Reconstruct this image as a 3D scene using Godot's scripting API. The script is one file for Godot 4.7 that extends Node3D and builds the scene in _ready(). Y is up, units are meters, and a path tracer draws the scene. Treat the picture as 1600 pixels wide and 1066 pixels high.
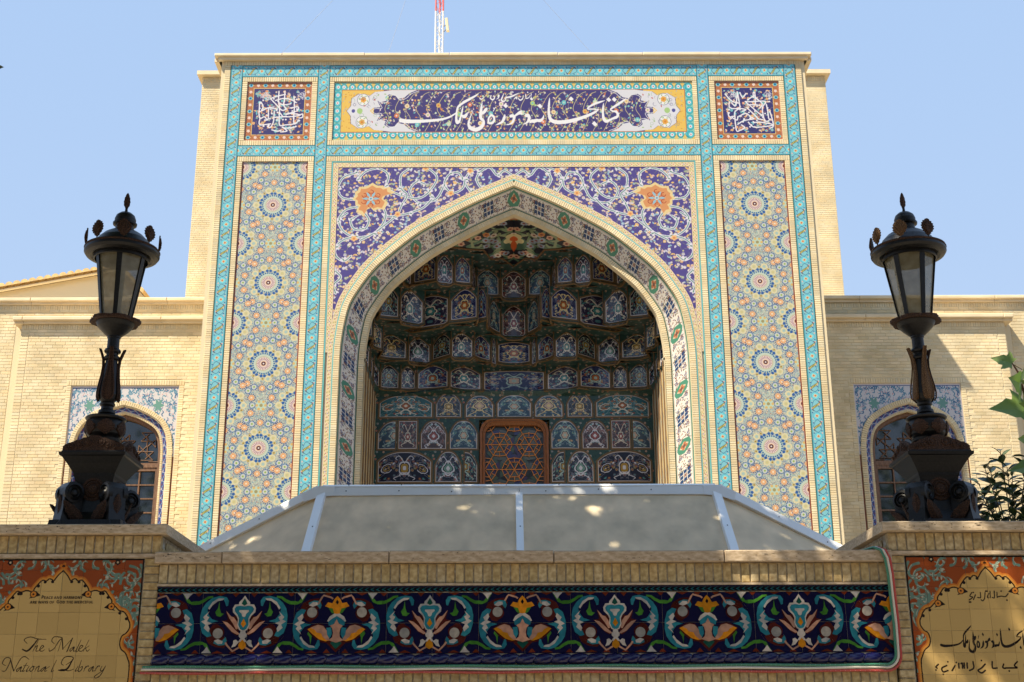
extends Node3D
# Brick and glazed-tile portal behind a street gate with two iron lamps. Building axis at x = 0, portal front at z = 0, street at z > 15.
const SUN_TRAVEL := Vector3(1.335, -2.45, -1.0)
var rng := RandomNumberGenerator.new()
var M := {}

# ---------------------------------------------------------------- mesh building
class MB extends RefCounted:
	var v := PackedVector3Array()
	var n := PackedVector3Array()
	var t := PackedVector2Array()
	var xf := Transform3D()
	func tri3(a: Vector3, b: Vector3, c: Vector3, na: Vector3, nb: Vector3, nc: Vector3, ua := Vector2.ZERO, ub := Vector2.ZERO, uc := Vector2.ZERO) -> void:
		v.append(xf * a); v.append(xf * c); v.append(xf * b)
		n.append((xf.basis * na).normalized()); n.append((xf.basis * nc).normalized()); n.append((xf.basis * nb).normalized())
		t.append(ua); t.append(uc); t.append(ub)
	func tri(a: Vector3, b: Vector3, c: Vector3, ua := Vector2.ZERO, ub := Vector2.ZERO, uc := Vector2.ZERO) -> void:
		var m := (b - a).cross(c - a)
		if m.length_squared() < 1e-16:
			return
		m = m.normalized()
		tri3(a, b, c, m, m, m, ua, ub, uc)
	# corners counter-clockwise as seen from the front
	func quad(a: Vector3, b: Vector3, c: Vector3, d: Vector3, r := Rect2(0, 0, 1, 1)) -> void:
		var e := r.position; var f := r.end
		tri(a, b, c, Vector2(e.x, f.y), Vector2(f.x, f.y), Vector2(f.x, e.y))
		tri(a, c, d, Vector2(e.x, f.y), Vector2(f.x, e.y), Vector2(e.x, e.y))
	func quv(a: Vector3, b: Vector3, c: Vector3, d: Vector3, ua: Vector2, ub: Vector2, uc: Vector2, ud: Vector2) -> void:
		tri(a, b, c, ua, ub, uc)
		tri(a, c, d, ua, uc, ud)
	func box(lo: Vector3, hi: Vector3, back := true) -> void:
		var a := Vector3(lo.x, lo.y, hi.z); var b := Vector3(hi.x, lo.y, hi.z); var c := Vector3(hi.x, hi.y, hi.z); var d := Vector3(lo.x, hi.y, hi.z)
		var e := Vector3(lo.x, lo.y, lo.z); var f := Vector3(hi.x, lo.y, lo.z); var g := Vector3(hi.x, hi.y, lo.z); var h := Vector3(lo.x, hi.y, lo.z)
		quad(a, b, c, d); quad(b, f, g, c); quad(e, a, d, h); quad(d, c, g, h); quad(e, f, b, a)
		if back:
			quad(f, e, h, g)
	func bevel_box(lo: Vector3, hi: Vector3, k: float) -> void:
		# front face inset by k with sloping edges, sides, no back
		var a := Vector3(lo.x + k, lo.y + k, hi.z); var b := Vector3(hi.x - k, lo.y + k, hi.z); var c := Vector3(hi.x - k, hi.y - k, hi.z); var d := Vector3(lo.x + k, hi.y - k, hi.z)
		var e := Vector3(lo.x, lo.y, hi.z - k); var f := Vector3(hi.x, lo.y, hi.z - k); var g := Vector3(hi.x, hi.y, hi.z - k); var h := Vector3(lo.x, hi.y, hi.z - k)
		quad(a, b, c, d); quad(e, f, b, a); quad(f, g, c, b); quad(g, h, d, c); quad(h, e, a, d)
		var p := Vector3(lo.x, lo.y, lo.z); var q := Vector3(hi.x, lo.y, lo.z); var r := Vector3(hi.x, hi.y, lo.z); var s := Vector3(lo.x, hi.y, lo.z)
		quad(p, q, f, e); quad(q, r, g, f); quad(r, s, h, g); quad(s, p, e, h)
	# profile: Vector2(radius, height) from the bottom up; smooth around
	func lathe(pr: Array, seg := 20, at := Vector3.ZERO, sharp := true) -> void:
		for i in pr.size() - 1:
			var p: Vector2 = pr[i]; var q: Vector2 = pr[i + 1]
			var d := (q - p)
			if d.length() < 1e-6:
				continue
			var nn := Vector2(d.y, -d.x).normalized()
			for j in seg:
				var a0 := TAU * j / seg; var a1 := TAU * (j + 1) / seg
				var c0 := Vector3(cos(a0), 0, -sin(a0)); var c1 := Vector3(cos(a1), 0, -sin(a1))
				var A := at + c0 * p.x + Vector3(0, p.y, 0); var B := at + c1 * p.x + Vector3(0, p.y, 0)
				var C := at + c1 * q.x + Vector3(0, q.y, 0); var D := at + c0 * q.x + Vector3(0, q.y, 0)
				var n0 := c0 * nn.x + Vector3(0, nn.y, 0); var n1 := c1 * nn.x + Vector3(0, nn.y, 0)
				if p.x > 1e-5:
					tri3(A, B, C, n0, n1, n1)
				if q.x > 1e-5:
					tri3(A, C, D, n0, n1, n0)
	func tube(pts: Array, r: float, seg := 6, taper := 1.0) -> void:
		var prev := []
		for i in pts.size():
			var p: Vector3 = pts[i]
			var d: Vector3 = (pts[min(i + 1, pts.size() - 1)] - pts[max(i - 1, 0)])
			d = d.normalized() if d.length() > 1e-9 else Vector3.UP
			var s := d.cross(Vector3(0.13, 0.2, 0.97)).normalized() if absf(d.dot(Vector3(0.13, 0.2, 0.97))) < 0.95 else d.cross(Vector3.UP).normalized()
			var u := s.cross(d).normalized()
			var rr: float = r * lerpf(1.0, taper, float(i) / max(1, pts.size() - 1))
			var ring := []
			for j in seg:
				var a := TAU * j / seg
				ring.append([p + (s * cos(a) + u * sin(a)) * rr, s * cos(a) + u * sin(a)])
			if i > 0:
				for j in seg:
					var k := (j + 1) % seg
					tri3(prev[j][0], ring[k][0], prev[k][0], prev[j][1], ring[k][1], prev[k][1])
					tri3(prev[j][0], ring[j][0], ring[k][0], prev[j][1], ring[j][1], ring[k][1])
			prev = ring
	# flat outline in the xy plane, thickness along z (z from z0 to z1), counter-clockwise or not
	func plate(pts: PackedVector2Array, z0: float, z1: float, sides := true) -> void:
		var ix := Geometry2D.triangulate_polygon(pts)
		var area := 0.0
		for i in pts.size():
			var p := pts[i]; var q := pts[(i + 1) % pts.size()]
			area += p.x * q.y - q.x * p.y
		for i in range(0, ix.size(), 3):
			var a := pts[ix[i]]; var b := pts[ix[i + 1]]; var c := pts[ix[i + 2]]
			if (b - a).cross(c - a) < 0:
				var s := b; b = c; c = s
			tri(Vector3(a.x, a.y, z1), Vector3(b.x, b.y, z1), Vector3(c.x, c.y, z1), a, b, c)
			if sides:
				tri(Vector3(a.x, a.y, z0), Vector3(c.x, c.y, z0), Vector3(b.x, b.y, z0), a, c, b)
		if sides:
			for i in pts.size():
				var p := pts[i]; var q := pts[(i + 1) % pts.size()]
				if area < 0:
					var s := p; p = q; q = s
				quad(Vector3(p.x, p.y, z0), Vector3(q.x, q.y, z0), Vector3(q.x, q.y, z1), Vector3(p.x, p.y, z1))
	func mesh() -> ArrayMesh:
		var arr := []
		arr.resize(Mesh.ARRAY_MAX)
		arr[Mesh.ARRAY_VERTEX] = v; arr[Mesh.ARRAY_NORMAL] = n; arr[Mesh.ARRAY_TEX_UV] = t
		var m := ArrayMesh.new()
		m.add_surface_from_arrays(Mesh.PRIMITIVE_TRIANGLES, arr)
		return m

# ---------------------------------------------------------------- drawing of glaze patterns
class P extends RefCounted:
	var im: Image
	var s := 1.0
	var ky := 1.0   # extra stretch in y
	var o := Vector2.ZERO
	func _init(w: int, h: int, c: Color) -> void:
		im = Image.create(w, h, false, Image.FORMAT_RGB8)
		im.fill(c)
	func raw(pts: PackedVector2Array, c: Color) -> void:
		var y0 := 1e9; var y1 := -1e9
		for p in pts:
			y0 = minf(y0, p.y); y1 = maxf(y1, p.y)
		var k := pts.size()
		for y in range(maxi(0, int(floor(y0))), mini(im.get_height() - 1, int(ceil(y1))) + 1):
			var f := y + 0.5
			var xs: Array[float] = []
			var a := pts[k - 1]
			for b in pts:
				if (a.y <= f) != (b.y <= f):
					xs.append(a.x + (f - a.y) / (b.y - a.y) * (b.x - a.x))
				a = b
			xs.sort()
			for i in range(0, xs.size() - 1, 2):
				var x0 := int(ceil(xs[i] - 0.5)); var x1 := int(ceil(xs[i + 1] - 0.5))
				if x1 > x0:
					im.fill_rect(Rect2i(x0, y, x1 - x0, 1), c)
	func poly(pts: Array, c: Color) -> void:
		var q := PackedVector2Array()
		for p in pts:
			q.append((p - o) * s * Vector2(1, ky))
		raw(q, c)
	func rect(x: float, y: float, w: float, h: float, c: Color) -> void:
		var a := (Vector2(x, y) - o) * s; var b := (Vector2(x + w, y + h) - o) * s
		im.fill_rect(Rect2i(roundi(a.x), roundi(a.y), maxi(1, roundi(b.x) - roundi(a.x)), maxi(1, roundi(b.y) - roundi(a.y))), c)
	func disc(p: Vector2, r: float, c: Color) -> void:
		var q := (p - o) * s * Vector2(1, ky)
		var rr := r * s
		if rr < 0.8:
			im.fill_rect(Rect2i(roundi(q.x - 0.5), roundi(q.y - 0.5), 1, 1), c)
			return
		for y in range(int(floor(q.y - rr)), int(ceil(q.y + rr)) + 1):
			var d := y + 0.5 - q.y
			var e := rr * rr - d * d
			if e > 0:
				e = sqrt(e)
				var x0 := roundi(q.x - e); var x1 := roundi(q.x + e)
				if x1 > x0:
					im.fill_rect(Rect2i(x0, y, x1 - x0, 1), c)
	func ln(a: Vector2, b: Vector2, w: float, c: Color) -> void:
		var d := b - a
		if d.length() < 1e-6:
			return
		var m := d.normalized().orthogonal() * maxf(w * 0.5, 0.55 / s)
		poly([a + m, b + m, b - m, a - m], c)
	func pen(pts: Array, c: Color) -> void:   # Vector3(x, y, width) smoothed
		var k := pts.size()
		for i in k - 1:
			var p0: Vector3 = pts[maxi(0, i - 1)]; var p1: Vector3 = pts[i]; var p2: Vector3 = pts[i + 1]; var p3: Vector3 = pts[mini(k - 1, i + 2)]
			var steps := maxi(3, int(Vector2(p1.x - p2.x, p1.y - p2.y).length() / maxf(0.8 / s, 0.16 * minf(p1.z, p2.z) + 0.03 * maxf(p1.z, p2.z))))
			steps = mini(steps, 60)
			for j in steps + 1:
				var q := p1.cubic_interpolate(p2, p0, p3, float(j) / steps)
				disc(Vector2(q.x, q.y), maxf(0.35 / s, q.z * 0.5), c)
	func pen2(a: Array, c: Color, w: float) -> void:   # flat list x, y, x, y ...
		var q := []
		for i in range(0, a.size() - 1, 2):
			q.append(Vector3(a[i], a[i + 1], w))
		pen(q, c)
	func pen3(a: Array, c: Color, k := 1.0) -> void:   # flat list x, y, width ...
		var q := []
		for i in range(0, a.size() - 2, 3):
			q.append(Vector3(a[i], a[i + 1], a[i + 2] * k))
		pen(q, c)
	func arc(p: Vector2, r: float, a0: float, a1: float, w: float, c: Color) -> void:
		var k := maxi(6, int(absf(a1 - a0) * r * s / 3.0))
		for i in k:
			var b := lerpf(a0, a1, float(i) / k); var d := lerpf(a0, a1, float(i + 1) / k)
			ln(p + Vector2.from_angle(b) * r, p + Vector2.from_angle(d) * r, w, c)
	func leaf(p: Vector2, a: float, l: float, w: float, c: Color) -> void:
		var d := Vector2.from_angle(a); var m := d.orthogonal()
		poly([p, p + d * l * 0.3 + m * w * 0.45, p + d * l * 0.6 + m * w * 0.4, p + d * l, p + d * l * 0.6 - m * w * 0.4, p + d * l * 0.3 - m * w * 0.45], c)
	func flower(p: Vector2, r: float, k: int, c: Color, c2: Color) -> void:
		for i in k:
			disc(p + Vector2.from_angle(TAU * i / k + 0.3) * r * 0.62, r * 0.42, c)
		disc(p, r * 0.4, c2)
	func mirror_x() -> void:
		var w := im.get_width() / 2
		var h := im.get_region(Rect2i(0, 0, w, im.get_height()))
		h.flip_x()
		im.blit_rect(h, Rect2i(0, 0, w, im.get_height()), Vector2i(im.get_width() - w, 0))
	func mirror_y() -> void:
		var hh := im.get_height() / 2
		var h := im.get_region(Rect2i(0, 0, im.get_width(), hh))
		h.flip_y()
		im.blit_rect(h, Rect2i(0, 0, im.get_width(), hh), Vector2i(0, im.get_height() - hh))
	func tex() -> ImageTexture:
		return ImageTexture.create_from_image(im)

# ---------------------------------------------------------------- nodes
func put(called: String, mesh: Mesh, m: Material, parent: Node3D = self, at := Transform3D()) -> MeshInstance3D:
	var o := MeshInstance3D.new()
	o.name = called
	o.mesh = mesh
	o.material_override = m
	o.transform = at
	parent.add_child(o, true)
	return o

func thing(called: String, label: String, category: String, at := Vector3.ZERO, turn := 0.0, group := "") -> Node3D:
	var o := Node3D.new()
	o.name = called
	add_child(o, true)
	o.position = at
	o.rotation.y = turn
	tag(o, label, category, group)
	return o

func tag(o: Node, label: String, category: String, group := "") -> void:
	o.set_meta("label", label)
	o.set_meta("category", category)
	if group:
		o.set_meta("group", group)

func holder(called: String, parent: Node3D, at := Transform3D()) -> Node3D:
	var o := Node3D.new()
	o.name = called
	o.transform = at
	parent.add_child(o, true)
	return o

func structure(o: Node, label: String, category: String) -> void:
	tag(o, label, category)
	o.set_meta("kind", "structure")

func many(called: String, mesh: Mesh, m: Material, parent: Node3D, xs: Array, cols: Array) -> MultiMeshInstance3D:
	var mm := MultiMesh.new()
	mm.transform_format = MultiMesh.TRANSFORM_3D
	mm.use_colors = true
	mm.mesh = mesh
	mm.instance_count = xs.size()
	for i in xs.size():
		mm.set_instance_transform(i, xs[i])
		mm.set_instance_color(i, cols[i])
	var o := MultiMeshInstance3D.new()
	o.name = called
	o.multimesh = mm
	o.material_override = m
	o.set_meta("kind", "stuff")
	parent.add_child(o, true)
	return o

func single(called: String, mesh: Mesh, parent: Node3D, xs: Array, mats: Array) -> void:
	for x in xs:
		put(called, mesh, mats[rng.randi() % mats.size()], parent, x)

func at(x: float, y: float, z: float, b := Basis()) -> Transform3D:
	return Transform3D(b, Vector3(x, y, z))

func boxm(lo: Vector3, hi: Vector3) -> ArrayMesh:
	var b := MB.new()
	b.box(lo, hi)
	return b.mesh()

func C8(r: int, g: int, b: int) -> Color:
	return Color(r / 255.0, g / 255.0, b / 255.0)

# a glaze colour read off a sunlit place of the photograph, taken back to the tile's own colour
func G(r: int, g: int, b: int) -> Color:
	var c := C8(r, g, b).srgb_to_linear()
	return Color(c.r * GK, c.g * GK, c.b * GK).linear_to_srgb()
const GK := 0.62

func paint(c: Color, rough := 0.8, metal := 0.0) -> StandardMaterial3D:
	var m := StandardMaterial3D.new()
	m.albedo_color = c
	m.roughness = rough
	m.metallic = metal
	return m

func glaze(t: Texture2D, rough := 0.25) -> StandardMaterial3D:
	var m := paint(Color.WHITE, rough)
	m.albedo_texture = t
	m.metallic_specular = 0.4
	return m

func noise_tex(size: int, freq: float, seed_: int, c0: Color, c1: Color, oct := 4, contrast := 1.0) -> ImageTexture:
	var f := FastNoiseLite.new()
	f.seed = seed_
	f.frequency = freq
	f.fractal_octaves = oct
	var im := f.get_seamless_image(size, size)
	im.convert(Image.FORMAT_L8)
	var d := im.get_data()
	var outd := PackedByteArray()
	outd.resize(size * size * 3)
	for i in size * size:
		var k := clampf((d[i] / 255.0 - 0.5) * contrast + 0.5, 0, 1)
		outd[i * 3] = int(lerpf(c0.r, c1.r, k) * 255)
		outd[i * 3 + 1] = int(lerpf(c0.g, c1.g, k) * 255)
		outd[i * 3 + 2] = int(lerpf(c0.b, c1.b, k) * 255)
	return ImageTexture.create_from_image(Image.create_from_data(size, size, false, Image.FORMAT_RGB8, outd))

func grain(m: StandardMaterial3D, t: Texture2D, scale: float) -> StandardMaterial3D:
	m.albedo_texture = t
	m.uv1_triplanar = true
	m.uv1_world_triplanar = true
	m.uv1_scale = Vector3(scale, scale, scale)
	return m

# brick tone, linear, for instance colours
func tone(base: Color, spread := 0.12) -> Color:
	var k := 1.0 + rng.randf_range(-spread, spread)
	var w := rng.randf_range(-0.04, 0.04)
	return Color(base.r * k * (1 + w), base.g * k, base.b * k * (1 - 1.6 * w))

# ---------------------------------------------------------------- glaze patterns
func tex_turquoise() -> ImageTexture:   # one repeat along x: cartouche with rosette, then an S-shaped leaf
	var p := P.new(128, 76, G(142, 212, 226))
	var dk := G(50, 108, 150); var teal := G(20, 120, 140)
	p.rect(0, 0, 128, 3, teal); p.rect(0, 73, 128, 3, teal)
	p.rect(0, 5, 128, 2, G(60, 150, 175)); p.rect(0, 69, 128, 2, G(60, 150, 175))
	for k in [-64, 64]:
		var q := Vector2(32 + k + 64 - 64, 38)
		p.arc(q, 1, 0, TAU, 1, dk)
	var c := Vector2(32, 38)
	for e in [[21.0, dk], [19.0, G(130, 225, 240)]]:
		for i in 8:
			p.disc(c + Vector2.from_angle(TAU * i / 8 + 0.39) * Vector2(13, 12).length() * 0.62, float(e[0]) * 0.62, e[1])
	p.flower(c, 12, 4, G(240, 222, 180), G(215, 120, 70))
	for i in 4:
		p.disc(c + Vector2.from_angle(TAU * i / 4 + 0.3) * 6, 1.6, G(205, 95, 50))
	p.pen([Vector3(62, 50, 2), Vector3(72, 60, 8), Vector3(85, 54, 13), Vector3(96, 38, 14), Vector3(107, 22, 13), Vector3(120, 16, 8), Vector3(130, 26, 2)], G(132, 96, 90))
	p.pen([Vector3(78, 58, 4), Vector3(88, 50, 7), Vector3(96, 38, 9), Vector3(104, 26, 7), Vector3(114, 18, 4)], G(206, 212, 110))
	p.pen([Vector3(88, 46, 2), Vector3(96, 38, 3), Vector3(104, 30, 2)], G(120, 90, 70))
	p.pen([Vector3(56, 38, 2.5), Vector3(64, 50, 2.5), Vector3(76, 60, 2.5), Vector3(96, 62, 2.5), Vector3(128, 50, 2.5)], dk)
	p.pen([Vector3(56, 38, 2.5), Vector3(70, 22, 2.5), Vector3(96, 13, 2.5), Vector3(116, 16, 2.5), Vector3(128, 28, 2.5)], dk)
	p.pen([Vector3(0, 50, 2.5), Vector3(8, 38, 2.5)], dk); p.pen([Vector3(0, 28, 2.5), Vector3(8, 38, 2.5)], dk)
	for q in [[66, 16, 0], [80, 64, 1], [116, 62, 0], [124, 12, 1], [12, 14, 0], [12, 62, 1], [52, 14, 1], [52, 62, 0], [104, 20, 1], [90, 22, 0]]:
		p.disc(Vector2(q[0], q[1]), 4, G(240, 190, 190) if q[2] else G(45, 95, 165))
		p.disc(Vector2(q[0] + 5, q[1] - 2), 2, G(235, 225, 150))
	return p.tex()

func tex_cream() -> ImageTexture:   # one repeat of the narrow cream border
	var p := P.new(96, 40, G(246, 224, 176))
	p.rect(0, 0, 96, 3, G(235, 205, 200)); p.rect(0, 37, 96, 3, G(235, 205, 200))
	p.pen([Vector3(0, 20, 3), Vector3(16, 9, 3), Vector3(34, 30, 3), Vector3(48, 20, 3), Vector3(62, 10, 3), Vector3(80, 30, 3), Vector3(96, 20, 3)], G(120, 130, 70))
	for x in [0, 48, 96]:
		p.flower(Vector2(x, 20), 10, 6, G(250, 232, 200), G(215, 90, 60))
	p.flower(Vector2(24, 20), 7, 6, G(238, 215, 215), G(90, 110, 170))
	p.flower(Vector2(72, 20), 7, 5, G(250, 235, 180), G(205, 130, 60))
	for q in [[14, 28], [34, 10], [60, 29], [84, 11]]:
		p.leaf(Vector2(q[0], q[1]), 0.6, 9, 6, G(90, 130, 80))
	return p.tex()

func tex_arch_band() -> ImageTexture:   # u: one green and one blue medallion
	var p := P.new(360, 120, G(243, 236, 226))
	p.rect(0, 0, 360, 7, G(60, 130, 110)); p.rect(0, 113, 360, 7, G(60, 130, 110))
	p.rect(0, 9, 360, 2, G(120, 110, 70)); p.rect(0, 109, 360, 2, G(120, 110, 70))
	var br := G(120, 70, 55)
	var r := RandomNumberGenerator.new(); r.seed = 5
	for half in 4:
		var x0 := half * 90.0
		for m in [1, -1]:
			p.pen([Vector3(x0 + 34, 60, 3), Vector3(x0 + 44, 60 + 32 * m, 3.5), Vector3(x0 + 60, 60 + 30 * m, 3.5), Vector3(x0 + 54, 60 + 12 * m, 3), Vector3(x0 + 70, 60 + 6 * m, 3)], br)
			p.pen([Vector3(x0 + 46, 60 - 22 * m, 3), Vector3(x0 + 62, 60 - 38 * m, 3), Vector3(x0 + 78, 60 - 34 * m, 3)], br)
	for i in 200:
		var q := Vector2(r.randf() * 360, 18 + r.randf() * 84)
		if absf(q.x - 0) < 40 or absf(q.x - 180) < 40 or q.x > 330:
			if absf(q.y - 60) < 44 - minf(absf(q.x - 180), minf(q.x, 360 - q.x)):
				continue
		p.leaf(q, r.randf() * TAU, 8 + r.randf() * 6, 6, [br, G(95, 120, 95), G(150, 95, 75), G(110, 120, 160)][r.randi() % 4])
	for q in [Vector2(62, 34), Vector2(62, 86), Vector2(118, 30), Vector2(118, 90), Vector2(242, 34), Vector2(242, 86), Vector2(298, 30), Vector2(298, 90)]:
		p.flower(q, 9, 6, G(120, 125, 160), G(200, 180, 150))
	for x in [0.0, 360.0]:
		p.poly([Vector2(x - 46, 60), Vector2(x - 30, 26), Vector2(x, 14), Vector2(x + 30, 26), Vector2(x + 46, 60), Vector2(x + 30, 94), Vector2(x, 106), Vector2(x - 30, 94)], G(85, 150, 125))
		p.poly([Vector2(x - 26, 60), Vector2(x, 30), Vector2(x + 26, 60), Vector2(x, 90)], G(238, 212, 180))
		p.flower(Vector2(x, 60), 22, 4, G(195, 120, 80), G(120, 90, 80))
	for i in 3:
		for j in 3:
			p.rect(180 - 34 + i * 24, 60 - 34 + j * 24, 20, 20, G(45, 75, 120))
	p.flower(Vector2(180, 60), 12, 4, G(200, 170, 150), G(150, 90, 70))
	return p.tex()

func tex_geometric() -> ImageTexture:   # ten-fold rosettes on a centred lattice, one repeat
	var W := 258; var H := 326
	var p := P.new(W, H, G(178, 194, 186))
	var k := 2.5
	var r := RandomNumberGenerator.new(); r.seed = 9
	for i in 7000:
		var q := Vector2(r.randf() * W, r.randf() * H)
		p.disc(q, 1.6, [G(130, 150, 190), G(222, 200, 176), G(205, 218, 196), G(170, 140, 132), G(240, 232, 208), G(120, 165, 190)][r.randi() % 6])
	var cs: Array[Vector2] = []
	for i in range(-1, 3):
		for j in range(-1, 3):
			cs.append(Vector2(i * W, j * H)); cs.append(Vector2((i + 0.5) * W, (j + 0.5) * H))
	var blue := G(44, 98, 172); var pale := G(206, 220, 204); var dark := G(85, 35, 55)
	for c in cs:
		if c.x < -130 or c.x > W + 130 or c.y < -130 or c.y > H + 130:
			continue
		for i in 10:
			var a := TAU * i / 10 - PI / 2
			var f := c + Vector2.from_angle(a) * 38.5 * k
			for e in 12:
				p.disc(f + Vector2.from_angle(TAU * e / 12) * 5.7 * k, 0.9 * k, G(110, 96, 130))
			p.disc(f, 4.3 * k, G(238, 168, 112))
			for e in 8:
				p.ln(f, f + Vector2.from_angle(TAU * e / 8) * 4.8 * k, 1.3, G(250, 225, 190))
			p.disc(f, 1.3 * k, G(250, 235, 210))
			var g := c + Vector2.from_angle(a + PI / 10) * 38.5 * k
			for e in 12:
				p.disc(g + Vector2.from_angle(TAU * e / 12) * 4.6 * k, 0.85 * k, blue)
			p.disc(g, 3.4 * k, G(214, 216, 212)); p.disc(g, 1.4 * k, G(150, 185, 70))
			var h := c + Vector2.from_angle(a + PI / 10) * 25.5 * k
			for e in 12:
				p.disc(h + Vector2.from_angle(TAU * e / 12) * 4.1 * k, 1.2 * k, G(238, 226, 180))
			p.disc(h, 3.7 * k, G(222, 216, 180)); p.disc(h, 2.3 * k, [G(176, 204, 200), G(214, 204, 150)][i % 2])
			var w := c + Vector2.from_angle(a) * 24.0 * k
			p.disc(w, 2.4 * k, G(216, 200, 140)); p.disc(w, 1.1 * k, G(150, 120, 60))
			for e in [-1, 1]:
				p.disc(c + Vector2.from_angle(a + 0.13 * e) * 19.5 * k, 2.1 * k, blue)
		p.disc(c, 16.6 * k, pale)
		for i in 30:
			p.disc(c + Vector2.from_angle(TAU * i / 30) * 15.8 * k, 1.15 * k, G(25, 100, 165))
		p.disc(c, 11.5 * k, G(205, 195, 165)); p.disc(c, 10.2 * k, G(240, 225, 220))
		for i in 22:
			var a := TAU * i / 22
			p.ln(c + Vector2.from_angle(a) * 5.5 * k, c + Vector2.from_angle(a) * 9.8 * k, 2.0, G(150, 85, 105))
		p.disc(c, 4.6 * k, G(245, 205, 170)); p.disc(c, 3.2 * k, dark); p.disc(c, 1.2 * k, G(250, 240, 230))
	for e in [Vector2(W * 0.5, 0), Vector2(W * 0.5, H), Vector2(0, H * 0.5), Vector2(W, H * 0.5)]:
		p.disc(e, 8 * k, G(200, 222, 200))
		for i in 6:
			p.disc(e + Vector2.from_angle(TAU * i / 6) * 6.5 * k, 2.0 * k, G(228, 190, 120))
		p.disc(e, 2.5 * k, G(170, 160, 110))
	return p.tex()

func scatter(p: P, r: RandomNumberGenerator, n: int, box: Rect2, size: float, cols: Array, stem: Color) -> void:
	for i in n:
		var q := box.position + Vector2(r.randf() * box.size.x, r.randf() * box.size.y)
		var a := r.randf() * TAU
		var c: Color = cols[r.randi() % cols.size()]
		var d := Vector2.from_angle(a)
		p.pen([Vector3(q.x, q.y, size * 0.16), Vector3(q.x + d.x * size, q.y + d.y * size, size * 0.16), Vector3(q.x + d.x * size * 1.7 - d.y * size * 0.5, q.y + d.y * size * 1.7 + d.x * size * 0.5, size * 0.16)], stem)
		match r.randi() % 4:
			0:
				p.flower(q, size * 0.55, 5 + r.randi() % 4, c, cols[r.randi() % cols.size()])
			1:
				p.leaf(q, a + 0.8, size * 1.1, size * 0.7, c)
				p.leaf(q, a - 0.8, size * 0.9, size * 0.6, cols[r.randi() % cols.size()])
			2:
				p.disc(q, size * 0.34, c); p.disc(q, size * 0.14, cols[r.randi() % cols.size()])
			3:
				p.leaf(q, a + PI, size * 1.2, size * 0.8, c)

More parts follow.
